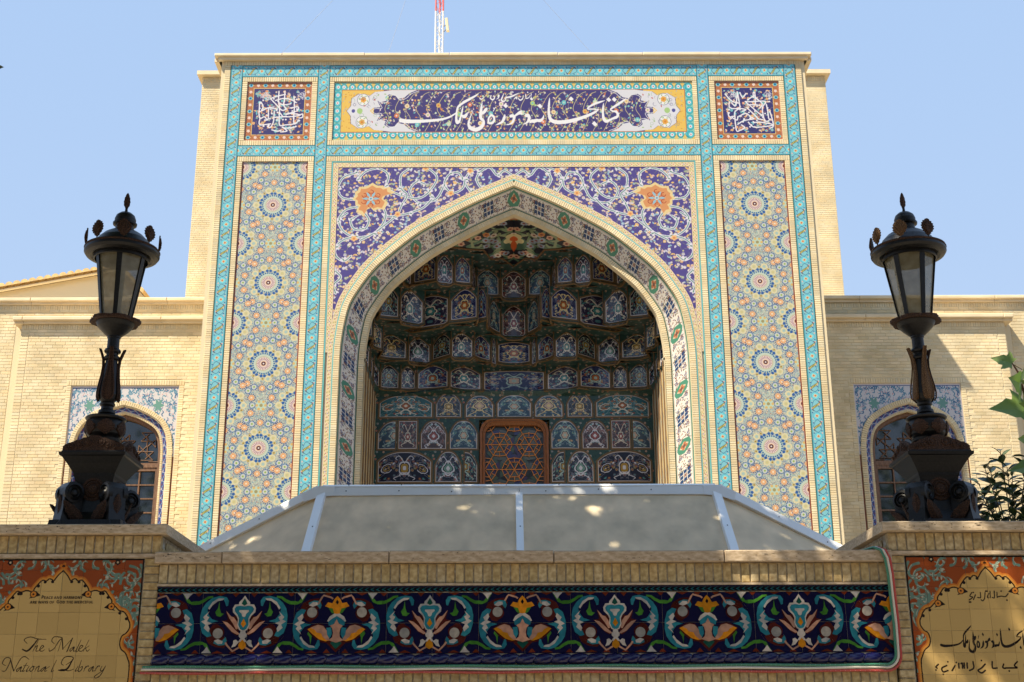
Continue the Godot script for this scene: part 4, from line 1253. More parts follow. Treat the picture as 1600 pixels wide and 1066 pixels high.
# the taller block far behind the portal, its shoulders showing on both sides
func rear_block() -> void:
	var t := thing("rear_block", "tall plain brick block standing behind the portal, its pale shoulders showing left and right", "building")
	var z := -8.0
	put("wall", boxm(Vector3(-8.72, 0, -18), Vector3(8.86, 19.9, z - 0.006)), M.mortar, t)
	var xs := []; var cols := []
	for m in [-1.0, 1.0]:
		var w := 8.72 if m < 0 else 8.86
		bond(minf(7.4 * m, w * m), maxf(7.4 * m, w * m), 12.4, 19.72, z, 0.21, 0.062, xs, cols, func(x, _y): return absf(absf(x) - w + 0.28) < 0.012, 0.02)
		row(minf(7.4 * m, w * m), maxf(7.4 * m, w * m), 19.735, 19.87, z + 0.01, 0.055, true, xs, cols)
		put("cornice", boxm(Vector3(minf(7.0 * m, (w + 0.13) * m), 19.9, -18.1), Vector3(maxf(7.0 * m, (w + 0.13) * m), 20.02, z + 0.15)), M.stone, t)
	many("brickwork", unit_box(), M.brick, t, xs, cols)

# ---------------------------------------------------------------- the vaulted niche
const ZB := -2.75
var TIER_H := [9.16, 9.76, 10.36, 11.15, 11.83]
var TIER := [
	[Vector2(-3.000, -0.360), Vector2(-2.970, -1.100), Vector2(-2.970, -1.800), Vector2(-2.900, -2.500), Vector2(-2.470, -2.600), Vector2(-2.120, -2.650), Vector2(-1.400, -2.480), Vector2(-0.690, -2.710)],
	[Vector2(-2.980, -0.360), Vector2(-2.900, -0.843), Vector2(-2.940, -1.227), Vector2(-2.780, -1.666), Vector2(-2.900, -2.159), Vector2(-2.300, -2.368), Vector2(-1.800, -2.521), Vector2(-1.360, -2.082), Vector2(-0.860, -2.126), Vector2(-0.500, -2.521), Vector2(-0.380, -2.620)],
	[Vector2(-2.940, -0.360), Vector2(-2.751, -0.857), Vector2(-2.835, -1.303), Vector2(-2.415, -1.430), Vector2(-2.363, -2.131), Vector2(-1.911, -1.710), Vector2(-1.386, -1.659), Vector2(-0.840, -1.634), Vector2(-0.766, -1.430), Vector2(-0.567, -1.430), Vector2(-0.536, -2.041), Vector2(-0.284, -2.500)],
	[Vector2(-2.618, -0.360), Vector2(-2.310, -0.829), Vector2(-2.178, -1.478), Vector2(-1.650, -1.226), Vector2(-1.276, -1.370), Vector2(-0.902, -1.478), Vector2(-0.825, -2.056), Vector2(-0.297, -2.200)],
	[Vector2(-2.120, -0.360), Vector2(-1.710, -0.586), Vector2(-1.414, -0.924), Vector2(-1.186, -0.755), Vector2(-0.912, -1.093), Vector2(-0.650, -1.121), Vector2(-0.490, -1.657), Vector2(-0.251, -1.601), Vector2(-0.006, -2.080)]]
var tier_phi := []
var tier_pts := []

func phi_of(p: Vector2) -> float:
	return atan2(-(p.y + 0.35), -p.x)

func tiers_ready() -> void:
	for k in 5:
		var pts := []
		for p in TIER[k]:
			pts.append(p)
		for i in range(TIER[k].size() - 1, -1, -1):
			if TIER[k][i].x < -0.01:
				pts.append(Vector2(-TIER[k][i].x, TIER[k][i].y))
		pts[0].y = -0.352; pts[-1].y = -0.352
		pts.sort_custom(func(a, c): return phi_of(a) < phi_of(c))
		var ph := []
		for p in pts:
			ph.append(phi_of(p))
		tier_pts.append(pts); tier_phi.append(ph)

func ring(k: int, f: float) -> float:
	var ph: Array = tier_phi[k]; var pts: Array = tier_pts[k]
	var i := 0
	while i < ph.size() - 2 and ph[i + 1] < f:
		i += 1
	var d := Vector2(-cos(f), -sin(f))
	var a: Vector2 = pts[i] - Vector2(0, -0.35); var e: Vector2 = pts[i + 1] - pts[i]
	var den := d.cross(e)
	return a.cross(e) / den if absf(den) > 1e-6 else a.length()

func shell(k: int, f: float, t: float, inward := 0.0) -> Vector3:
	var r0 := ring(k, f); var r1 := ring(k + 1, f) + 0.02
	# every cell is hollowed between its ribs
	var ph: Array = tier_phi[k]
	var i := 0
	while i < ph.size() - 2 and ph[i + 1] < f:
		i += 1
	var u := clampf((f - ph[i]) / (ph[i + 1] - ph[i]), 0, 1)
	var q := 0.0 if t < 0.955 else (t - 0.955) / 0.045
	r0 += 0.20 * r0 * (ph[i + 1] - ph[i]) * pow(sin(PI * u), 0.8) * (1.0 if k < 3 else 0.7)
	var r := lerpf(r0, r1, q) - inward
	var low: float = TIER_H[k] - (0.07 * clampf(minf(u, 1 - u) * 7.0, 0, 1) if mini(i, ph.size() - 2 - i) % 2 == 1 and k > 0 else 0.0)
	return Vector3(-cos(f) * r, lerpf(low, TIER_H[k + 1], t) - inward * q * 0.6, -0.35 - sin(f) * r)

func vault_panel(k: int, f0: float, f1: float, t0: float, ts: float, ta: float, lift: float) -> ArrayMesh:
	var b := MB.new()
	var nu := 8; var nv := 10
	var g := []
	for i in nu + 1:
		var u := float(i) / nu
		var top := lerpf(ts, ta, 1.0 - pow(absf(u * 2 - 1), 1.7))
		var c := []
		for j in nv + 1:
			c.append(shell(k, lerpf(f0, f1, u), lerpf(t0, top, float(j) / nv), lift))
		g.append(c)
	for i in nu:
		for j in nv:
			b.quad(g[i][j], g[i + 1][j], g[i + 1][j + 1], g[i][j + 1], Rect2(float(i) / nu, 1.0 - float(j + 1) / nv, 1.0 / nu, 1.0 / nv))
	return b.mesh()

# flat arched panel on the back wall
func wall_panel(t: Node3D, x0: float, x1: float, y0: float, ys: float, ya: float, m: Material, z: float, half := 0) -> void:
	for layer in 2:
		var b := MB.new()
		var e := 0.028 if layer == 0 else 0.0
		var n := 14
		for i in n:
			var top := func(u: float) -> float:
				var w := absf(u * 2 - 1) if half == 0 else (1.0 - u if half > 0 else u)
				return lerpf(ys, ya, 1.0 - pow(w, 2.6)) + e
			var u0 := float(i) / n; var u1 := float(i + 1) / n
			var a := lerpf(x0 - e, x1 + e, u0); var c := lerpf(x0 - e, x1 + e, u1)
			var zz := z + (0.004 if layer == 0 else 0.012)
			var uu := [u0, u1] if half == 0 else ([u0 * 0.5, u1 * 0.5] if half > 0 else [0.5 + u0 * 0.5, 0.5 + u1 * 0.5])
			b.quv(Vector3(a, y0 - e, zz), Vector3(c, y0 - e, zz), Vector3(c, top.call(u1), zz), Vector3(a, top.call(u0), zz), Vector2(uu[0], 1), Vector2(uu[1], 1), Vector2(uu[1], 0), Vector2(uu[0], 0))
		put("panel_rim" if layer == 0 else "wall_panel", b.mesh(), M.gold if layer == 0 else m, t)

func iwan(t: Node3D) -> void:
	tiers_ready()
	# reveals with tall zigzags
	for m in [1.0, -1.0]:
		var rv := MB.new()
		var x: float = 3.0 * m
		for i in 8:
			var y0 := 9.2 * i / 8.0; var y1 := 9.2 * (i + 1) / 8.0
			if m > 0:
				rv.quad(Vector3(x, y0, -0.34), Vector3(x, y0, ZB), Vector3(x, y1, ZB), Vector3(x, y1, -0.34), Rect2(0, 0, 1, 1))
			else:
				rv.quad(Vector3(x, y0, ZB), Vector3(x, y0, -0.34), Vector3(x, y1, -0.34), Vector3(x, y1, ZB), Rect2(0, 0, 1, 1))
		put("reveal_tiles", rv.mesh(), M.chevron, t)
		for z in [-0.62, -1.05, -1.5, -1.95, -2.4]:
			var rib := MB.new()
			rib.tube([Vector3(x - 0.005 * m, 0, z), Vector3(x - 0.005 * m, 9.2, z)], 0.02, 8)
			put("reveal_rib", rib.mesh(), M.gilt, t)
	# back wall with a hole for the lattice door
	var w := MB.new()
	w.box(Vector3(-3.02, 0, ZB - 0.2), Vector3(-0.76, 9.2, ZB)); w.box(Vector3(0.76, 0, ZB - 0.2), Vector3(3.02, 9.2, ZB)); w.box(Vector3(-0.76, 8.53, ZB - 0.2), Vector3(0.76, 9.2, ZB))
	put("back_wall", w.mesh(), M.green, t)
	var P_: Array = M.panels; var W_: Array = M.wides
	for m in [1.0, -1.0]:
		var wp := func(x0: float, x1: float, y0: float, ys: float, ya: float, mt: Material, half := 0): wall_panel(t, minf(x0 * m, x1 * m), maxf(x0 * m, x1 * m), y0, ys, ya, mt, ZB, int(half * m))
		wp.call(1.77, 2.92, 8.59, 8.9, 9.08, W_[0]); wp.call(1.15, 1.69, 8.59, 8.86, 9.12, P_[3]); wp.call(0.45, 1.05, 8.59, 8.84, 9.07, P_[11])
		wp.call(2.56, 2.94, 7.885, 8.2, 8.50, P_[5], -1); wp.call(2.09, 2.49, 7.885, 8.51, 8.512, P_[8]); wp.call(1.46, 2.01, 7.885, 8.2, 8.50, P_[2]); wp.call(0.79, 1.39, 7.885, 8.2, 8.51, P_[5])
		wp.call(1.77, 2.92, 7.16, 7.6, 7.83, W_[2]); wp.call(1.14, 1.69, 7.16, 7.5, 7.83, P_[6]); wp.call(0.79, 1.06, 7.16, 7.5, 7.82, P_[9], 1)
		wp.call(2.1, 2.92, 6.3, 6.8, 7.10, P_[1]); wp.call(1.46, 2.01, 6.3, 6.8, 7.10, P_[7]); wp.call(0.79, 1.39, 6.3, 6.8, 7.10, P_[0])
	wall_panel(t, -0.37, 0.37, 8.59, 8.88, 9.08, P_[5], ZB)
	lattice_door(t)
	# ledge under the first tier
	var lg := MB.new()
	var ph: Array = tier_phi[0]
	for i in ph.size() - 1:
		var a := shell(0, ph[i], 0.0); var c := shell(0, ph[i + 1], 0.0)
		var a2 := Vector3(clampf(a.x * 1.3, -3.0, 3.0), 9.06, maxf(ZB, minf(a.z * 1.3, -0.36))); var c2 := Vector3(clampf(c.x * 1.3, -3.0, 3.0), 9.06, maxf(ZB, minf(c.z * 1.3, -0.36)))
		lg.quad(a2, c2, c, a)
	put("vault_ledge", lg.mesh(), M.green, t)
	# tiers of the stalactite vault
	for k in 4:
		var fs := []
		for f in tier_phi[k] + tier_phi[k + 1]:
			fs.append(f)
		fs.sort()
		var ff := [fs[0]]
		for i in range(1, fs.size()):
			if fs[i] - ff[-1] > 0.004:
				var g0: float = ff[-1]
				for h in 4:
					ff.append(lerpf(g0, fs[i], (h + 1) / 4.0))
		var ts := [0.0, 0.48, 0.955, 1.0]
		var s := MB.new()
		for i in ff.size() - 1:
			for j in ts.size() - 1:
				var r := Rect2(ff[i] * 3.0, 1 - ts[j + 1], (ff[i + 1] - ff[i]) * 3.0, ts[j + 1] - ts[j])
				s.quad(shell(k, ff[i], ts[j]), shell(k, ff[i + 1], ts[j]), shell(k, ff[i + 1], ts[j + 1]), shell(k, ff[i], ts[j + 1]), r)
		put("vault_tier", s.mesh(), M.green, t)
		# panels and ribs of each cell
		var p: Array = tier_phi[k]
		var n := p.size()
		for i in n - 1:
			var a := shell(k, p[i], 0.0); var c := shell(k, p[i + 1], 0.0)
			var l := Vector2(a.x - c.x, a.z - c.z).length()
			if l < 0.13:
				continue
			var e: float = minf(0.2, 0.045 / l) * (p[i + 1] - p[i])
			var ap := 0.935 if l < 0.75 else 0.9
			var sd := 0.62 if l < 0.75 else 0.72
			put("panel_rim", vault_panel(k, p[i] + e * 0.3, p[i + 1] - e * 0.3, 0.05, sd + 0.03, ap + 0.022, 0.006), M.gold, t)
			var idx: int = mini(i, n - 2 - i)
			var mt: Material = P_[(idx * 3 + k * 5 + (7 if k == 2 else 0)) % 14]
			if l > 1.1:
				mt = W_[1]
			put("vault_panel", vault_panel(k, p[i] + e * 0.75, p[i + 1] - e * 0.75, 0.085, sd, ap, 0.014), mt, t)
		var rim := MB.new()
		var line := []
		for f in ff:
			line.append(shell(k, f, 0.0, 0.01))
		rim.tube(line, 0.024, 6)
		put("tier_moulding", rim.mesh(), M.gold, t)
		for i in range(1, n - 1):
			var rb := MB.new()
			var l2 := []
			for tt in [0.0, 0.45, 0.94]:
				l2.append(shell(k, p[i], tt, 0.012))
			rb.tube(l2, 0.011, 5)
			put("vault_rib", rb.mesh(), M.gold, t)
		# pendant stars on the undersides
		for i in range(1, n - 1, 2):
			var c := shell(k, p[i], 0.98, 0.03)
			var st := MB.new()
			var pts := PackedVector2Array()
			for j in 12:
				pts.append(Vector2.from_angle(TAU * j / 12) * (0.13 if j % 2 else 0.06) * Vector2(1.5, 1.0))
			st.xf = Transform3D(Basis(Vector3.RIGHT, -1.15), c)
			st.plate(pts, -0.004, 0.006)
			put("pendant_star", st.mesh(), M.gilt, t)
	# crown of the vault: from the top tier forward to the point of the arch
	var dm := MB.new()
	var nf := 72; var nr := 12
	var pt := func(f: float, s: float) -> Vector3:
		var r := ring(4, f) * (1.0 - s)
		var y: float = TIER_H[4] + (12.46 - TIER_H[4]) * sin(s * PI / 2)
		return Vector3(-cos(f) * r, y, -0.352 - sin(f) * r)
	var uvd := func(v: Vector3) -> Vector2: return Vector2(0.5 + v.x / 3.9, 1.0 - (v.y - 11.8) * 0.5 - (2.1 + v.z) * 0.38)
	for i in nf:
		for j in nr:
			var f0 := PI * i / nf; var f1 := PI * (i + 1) / nf
			var s0 := float(j) / nr; var s1 := float(j + 1) / nr
			dm.quv(pt.call(f0, s0), pt.call(f1, s0), pt.call(f1, s1), pt.call(f0, s1), uvd.call(pt.call(f0, s0)), uvd.call(pt.call(f1, s0)), uvd.call(pt.call(f1, s1)), uvd.call(pt.call(f0, s1)))
	put("vault_crown", dm.mesh(), M.dome, t)
	var ln := MB.new()
	var l4 := []
	for f in tier_phi[4]:
		l4.append(shell(3, f, 1.0, 0.03))
	ln.tube(l4, 0.024, 5)
	put("crown_moulding", ln.mesh(), M.gilt, t)

func lattice_door(t: Node3D) -> void:
	var d := holder("lattice_door", t, at(0, 0, ZB))
	var out := PackedVector2Array(); var inn := PackedVector2Array()
	var y1 := 8.535; var y0 := 5.0
	for e in [[0.735, 0.27, out, y1], [0.625, 0.2, inn, 8.40]]:
		var hw: float = e[0]; var r: float = e[1]
		e[2].append(Vector2(hw, y0))
		for i in 7:
			e[2].append(Vector2(hw - r, e[3] - r) + Vector2.from_angle(PI / 2 * i / 6) * r)
		for i in 7:
			e[2].append(Vector2(-hw + r, e[3] - r) + Vector2.from_angle(PI / 2 + PI / 2 * i / 6) * r)
		e[2].append(Vector2(-hw, y0))
	var fr := MB.new()
	for i in out.size() - 1:
		var a := Vector3(out[i].x, out[i].y, 0.07); var b := Vector3(out[i + 1].x, out[i + 1].y, 0.07)
		var c := Vector3(inn[i].x, inn[i].y, 0.03); var e := Vector3(inn[i + 1].x, inn[i + 1].y, 0.03)
		fr.quad(c, a, b, e)
		fr.quad(a * Vector3(1, 1, 0), b * Vector3(1, 1, 0), b, a)
		fr.quad(c, e, e - Vector3(0, 0, 0.1), c - Vector3(0, 0, 0.1))
	put("frame", fr.mesh(), M.wood_door, d)
	var bead := MB.new()
	var ring2 := []
	for q in out:
		ring2.append(Vector3(q.x * 0.9, q.y - (0.05 if q.y > 6 else 0.0), 0.062))
	bead.tube(ring2, 0.014, 5)
	put("bead", bead.mesh(), M.wood_door, d)
	# lattice: stars of six long bars ringed by short ones
	var inside := func(q: Vector2) -> bool: return Geometry2D.is_point_in_polygon(q, inn)
	var lat := MB.new()
	var centres := []
	for j in range(-1, 8):
		for i in range(-2, 3):
			centres.append(Vector2(i * 0.63 + (0.315 if j % 2 == 0 else 0.0), 7.99 - (j - 0) * 0.545))
	var bar := func(a: Vector2, b: Vector2, r: float) -> void:
		# cut at the frame
		var n := 16
		var k0 := -1; var k1 := -1
		for i in n + 1:
			if inside.call(a.lerp(b, float(i) / n)):
				if k0 < 0:
					k0 = i
				k1 = i
		if k1 > k0:
			var p := a.lerp(b, float(k0) / n); var q := a.lerp(b, float(k1) / n)
			lat.tube([Vector3(p.x, p.y, -0.03), Vector3(q.x, q.y, -0.03)], r, 4)
	var tints := [C8(44, 48, 92), C8(62, 78, 66), C8(76, 78, 74), C8(58, 44, 78), C8(88, 88, 82), C8(30, 30, 34), C8(80, 84, 80)]
	var panes := []
	for i in tints.size():
		panes.append(paint(tints[i], 0.12))
	for c in centres:
		for i in 12:
			var a: float = TAU * i / 12
			var dr := Vector2.from_angle(a); var dn := Vector2.from_angle(a + TAU / 12)
			if i % 2 == 0:
				bar.call(c, c + dr * 0.31, 0.0105)
			else:
				bar.call(c + dr * 0.17, c + dr * 0.27, 0.009)
			bar.call(c + dr * (0.155 if i % 2 else 0.19), c + dn * (0.19 if i % 2 else 0.155), 0.009)
			bar.call(c + dr * (0.25 if i % 2 else 0.27), c + dn * (0.27 if i % 2 else 0.25), 0.009)
			for rr in [[0.02, 0.17], [0.17, 0.26], [0.26, 0.34]]:
				var q0: Vector2 = c + dr * rr[0]; var q1: Vector2 = c + dr * rr[1]; var q2: Vector2 = c + dn * rr[1]; var q3: Vector2 = c + dn * rr[0]
				if inside.call(q0) and inside.call(q1) and inside.call(q2) and inside.call(q3):
					var pb := MB.new()
					var z := -0.052 - 0.002 * (rng.randi() % 9)
					pb.quad(Vector3(q0.x, q0.y, z), Vector3(q1.x, q1.y, z), Vector3(q2.x, q2.y, z), Vector3(q3.x, q3.y, z))
					put("pane", pb.mesh(), panes[rng.randi() % panes.size()], d)
	put("lattice", lat.mesh(), paint(C8(196, 124, 62), 0.5), d)
	put("backing", boxm(Vector3(-0.7, 5.0, -0.15), Vector3(0.7, 8.5, -0.09)), paint(C8(52, 54, 58), 0.2), d)

# ---------------------------------------------------------------- side wings
const ZW := -3.2
func wings() -> void:
	for m in [-1.0, 1.0]:
		var t := thing("brick_wing", "sunlit yellow brick wing with arched window left of the portal" if m < 0 else "yellow brick wing with arched window right of the portal, partly in its shadow", "building", Vector3(0, 0.035, 0.53), 0, "side wings of the portal")
		t.scale = Vector3.ONE * 0.978
		var X := func(a: float, b: float) -> Array: return [minf(a * m, b * m), maxf(a * m, b * m)]
		var wc: float = -8.60 if m < 0 else 8.71
		var hw := 1.19; var top := 9.455
		# walls behind the bricks
		var b := MB.new()
		var q: Array = X.call(6.28, 11.05)
		var zz := ZW - 0.008
		b.box(Vector3(q[0], -0.2, zz - 0.3), Vector3(wc - hw, 10.87, zz)); b.box(Vector3(wc + hw, 0, zz - 0.3), Vector3(q[1], 10.87, zz)); b.box(Vector3(wc - hw, top, zz - 0.3), Vector3(wc + hw, 10.87, zz)); b.box(Vector3(wc - hw, 0, zz - 0.3), Vector3(wc + hw, 4.4, zz))
		var o: Array = X.call(11.05, 20.0)
		b.box(Vector3(o[0], 0, -3.9), Vector3(o[1], 11.5, -3.508))
		q = X.call(6.28, 20.0)
		b.box(Vector3(q[0], 10.87, -3.9), Vector3(q[1], 11.5, -3.510))
		b.box(Vector3(q[0], 0, -12.0), Vector3(q[1], 11.2, -11.8)); b.box(Vector3(q[0], 11.1, -11.8), Vector3(q[1], 11.2, -3.9))
		put("wall", b.mesh(), M.mortar, t)
		# bricks
		var xs := []; var cols := []
		var fx := wc - 1.30; var gx := wc + 1.30
		q = X.call(6.34, 10.86)
		bond(q[0], q[1], 3.2, 10.76, ZW, 0.222, 0.0735, xs, cols, func(x, y): return absf(x - wc) < 1.30 and y < top + 0.12)
		# edge pier, the outer wall and the parapet
		q = X.call(11.3, 19.9)
		bond(q[0], q[1], 3.2, 11.33, -3.5, 0.222, 0.0735, xs, cols, func(_x, _y): return false)
		q = X.call(6.34, 11.3)
		bond(q[0], q[1], 11.06, 11.33, -3.5, 0.222, 0.0735, xs, cols, func(_x, _y): return false)
		# the largest are single bricks, the rest one field
		var idx := []
		for i in xs.size():
			var p: Vector3 = xs[i].origin
			if p.y > 6.6 and absf(p.x) > 6.4 and absf(p.x) < 11.2 and p.z > -3.3:
				idx.append(i)
		var single_i := {}
		var step: float = maxf(1.0, idx.size() / 290.0)
		var k := 0.0
		while int(k) < idx.size():
			single_i[idx[int(k)]] = true
			k += step
		var rest := []; var restc := []
		for i in xs.size():
			if single_i.has(i):
				put("brick", unit_box(), M.bricks[rng.randi() % 5], t, xs[i])
			else:
				rest.append(xs[i]); restc.append(cols[i])
		q = X.call(6.34, 19.9)
		row(q[0], q[1], 11.34, 11.455, -3.495, 0.055, true, rest, restc)
		q = X.call(6.34, 11.0)
		row(q[0], q[1], 10.77, 10.885, ZW + 0.003, 0.055, true, rest, restc)
		q = X.call(10.87, 11.04)
		row(q[0], q[1], 3.2, 10.76, ZW, 0.0735, false, rest, restc)
		row(fx, gx, top + 0.005, top + 0.118, ZW + 0.004, 0.055, true, rest, restc)
		row(fx, fx + 0.105, 4.4, top, ZW + 0.004, 0.055, false, rest, restc); row(gx - 0.105, gx, 4.4, top, ZW + 0.004, 0.055, false, rest, restc)
		for i in 8:
			pass
		many("brickwork", unit_box(), M.brick, t, rest, restc)
		# cornices in slabs
		var x0 := 6.35
		while x0 < 11.2:
			var x1 := minf(x0 + 1.55, 11.22)
			q = X.call(x0 + 0.004, x1 - 0.004)
			var c := MB.new()
			c.bevel_box(Vector3(q[0], 10.95, -3.6), Vector3(q[1], 11.035, ZW + 0.15), 0.012)
			c.box(Vector3(q[0], 10.89, -3.6), Vector3(q[1], 10.949, ZW + 0.07))
			put("cornice_slab", c.mesh(), M.stone, t)
			x0 += 1.55
		x0 = 6.35
		while x0 < 19.0:
			q = X.call(x0 + 0.004, x0 + 1.546)
			var c := MB.new()
			c.bevel_box(Vector3(q[0], 11.52, -3.95), Vector3(q[1], 11.60, -3.38), 0.012)
			c.box(Vector3(q[0], 11.46, -3.9), Vector3(q[1], 11.519, -3.45))
			put("parapet_slab", c.mesh(), M.stone, t)
			x0 += 1.55
		side_window(t, wc, hw, top)

func side_window(t: Node3D, wc: float, hw: float, top: float) -> void:
	var z := ZW
	var O := curve(WARCH, 0.0, 60)
	for m in [1.0, -1.0]:
		var sp := MB.new()
		for i in O.size() - 1:
			var a := Vector3(wc + O[i].x * m, O[i].y, z - 0.03); var c := Vector3(wc + hw * m, O[i].y, z - 0.03); var d := Vector3(wc + hw * m, O[i + 1].y, z - 0.03); var e := Vector3(wc + O[i + 1].x * m, O[i + 1].y, z - 0.03)
			if O[i].y < 7.9:
				break
			var uv := func(v: Vector3) -> Vector2: return Vector2(absf(v.x - wc) / hw * 0.995, (top - v.y) / 1.5)
			if m > 0:
				sp.quv(e, d, c, a, uv.call(e), uv.call(d), uv.call(c), uv.call(a))
			else:
				sp.quv(d, e, a, c, uv.call(d), uv.call(e), uv.call(a), uv.call(c))
		var y: float = O[0].y
		var xa := minf(wc, wc + hw * m); var xb := maxf(wc, wc + hw * m)
		rect_tile(sp, xa, xb, y, top, z - 0.03, Rect2(0, 0, 0.995, (top - y) / 1.5) if m > 0 else Rect2(0.995, 0, -0.995, (top - y) / 1.5))
		put("spandrel_tiles", sp.mesh(), M.bluewhite, t)
		var st := MB.new()
		st.box(Vector3(minf(wc + 1.155 * m, wc + hw * m), 4.4, z - 0.2), Vector3(maxf(wc + 1.155 * m, wc + hw * m), 7.95, z - 0.04))
		put("jamb_strip", st.mesh(), M.tile_red, t)
	var xs := []; var cols := []
	arch_bricks(WARCH, 0.0, 0.10, z + 0.0, 0.05, xs, cols, wc, 4.4)
	arch_bricks(WARCH, 0.228, 0.275, z - 0.09, 0.05, xs, cols, wc, 4.4)
	# the soffit of the arch is brick too
	for q in curve(WARCH, 0.108, 150):
		for m in [1.0, -1.0]:
			if q.y > 4.5:
				xs.append(Transform3D(Basis(Vector3(0, 0, 1), atan2(q.x, 1.2) * -m * (1.0 if q.y > 7.6 else 0.0)) * Basis.from_scale(Vector3(0.03, 0.036, 0.075)), Vector3(wc + q.x * m, q.y, z - 0.055)))
				cols.append(tone(BR, 0.08))
	many("arch_bricks", unit_box(), M.brick, t, xs, cols)
	var bed := MB.new()
	arch_strip(bed, WARCH, 0.0, z - 0.034, 0.1, z - 0.034, 60, 1, wc)
	arch_strip(bed, WARCH, 0.112, z - 0.02, 0.116, z - 0.11, 60, 1, wc)
	arch_strip(bed, WARCH, 0.2, z - 0.12, 0.275, z - 0.12, 60, 1, wc)
	arch_strip(bed, WARCH, 0.274, z - 0.09, 0.274, z - 0.36, 60, 1, wc)
	put("arch_bed", bed.mesh(), M.mortar, t)
	var bt := MB.new()
	arch_strip(bt, WARCH, 0.116, z - 0.1, 0.226, z - 0.1, 90, 0.2, wc)
	put("blue_tile_band", bt.mesh(), M.smallband, t)
	# wooden window
	var w := holder("arched_window", t, at(wc, 0, z - 0.3))
	var f := MB.new()
	arch_strip(f, WARCH, 0.268, 0.08, 0.28, 0.11, 60, 1)
	arch_strip(f, WARCH, 0.28, 0.11, 0.35, 0.11, 60, 1)
	arch_strip(f, WARCH, 0.35, 0.11, 0.36, -0.05, 60, 1)
	f.box(Vector3(-0.80, 7.66, -0.05), Vector3(0.80, 7.76, 0.05))
	f.box(Vector3(-0.80, 4.4, -0.05), Vector3(0.80, 4.5, 0.05))
	put("frame", f.mesh(), M.wood, w)
	var B := curve(WARCH, 0.345, 60)
	var gl := PackedVector2Array()
	for i in B.size():
		gl.append(B[B.size() - 1 - i])
	for i in range(1, B.size()):
		gl.append(Vector2(-B[i].x, B[i].y))
	var g := MB.new()
	g.plate(gl, -0.06, -0.035)
	put("pane", g.mesh(), M.glass, w)
	# casements with small panes
	for s in [-1.0, 1.0]:
		var c := MB.new()
		for e in [[0.0, 0.055], [0.745, 0.80]]:
			c.box(Vector3(minf(e[0] * s, e[1] * s), 4.5, -0.03), Vector3(maxf(e[0] * s, e[1] * s), 7.66, 0.035))
		c.box(Vector3(minf(0.055 * s, 0.745 * s), 7.585, -0.03), Vector3(maxf(0.055 * s, 0.745 * s), 7.66, 0.035))
		put("casement", c.mesh(), M.wood, w)
		put("muntin", boxm(Vector3(0.4 * s - 0.014, 4.5, -0.03), Vector3(0.4 * s + 0.014, 7.585, 0.02)), M.wood, w)
		for i in 9:
			var y := 7.585 - 0.305 * (i + 1)
			put("muntin", boxm(Vector3(minf(0.055 * s, 0.745 * s), y - 0.014, -0.028), Vector3(maxf(0.055 * s, 0.745 * s), y + 0.014, 0.018)), M.wood, w)
	# star lattice in the head
	var lt := MB.new()
	for c in [Vector2(-0.42, 7.93), Vector2(0.42, 7.93), Vector2(0, 8.18), Vector2(-0.02, 7.72), Vector2(-0.8, 7.7), Vector2(0.8, 7.7), Vector2(-0.6, 8.36), Vector2(0.6, 8.36)]:
		for i in 8:
			var a: Vector2 = c + Vector2.from_angle(TAU * i / 8 + 0.39) * 0.255; var d: Vector2 = c + Vector2.from_angle(TAU * (i + 3) / 8 + 0.39) * 0.255
			var ok := true
			for e in [a, d]:
				if e.y < 7.75 or not Geometry2D.is_point_in_polygon(e, gl):
					ok = false
			if ok:
				lt.tube([Vector3(a.x, a.y, -0.01), Vector3(d.x, d.y, -0.01)], 0.011, 4)
			else:
				for kk in [[0.0, 0.5], [0.5, 1.0]]:
					var p: Vector2 = a.lerp(d, kk[0]); var q: Vector2 = a.lerp(d, kk[1])
					if p.y > 7.75 and q.y > 7.75 and Geometry2D.is_point_in_polygon(p, gl) and Geometry2D.is_point_in_polygon(q, gl):
						lt.tube([Vector3(p.x, p.y, -0.01), Vector3(q.x, q.y, -0.01)], 0.011, 4)
	put("lattice", lt.mesh(), M.wood, w)

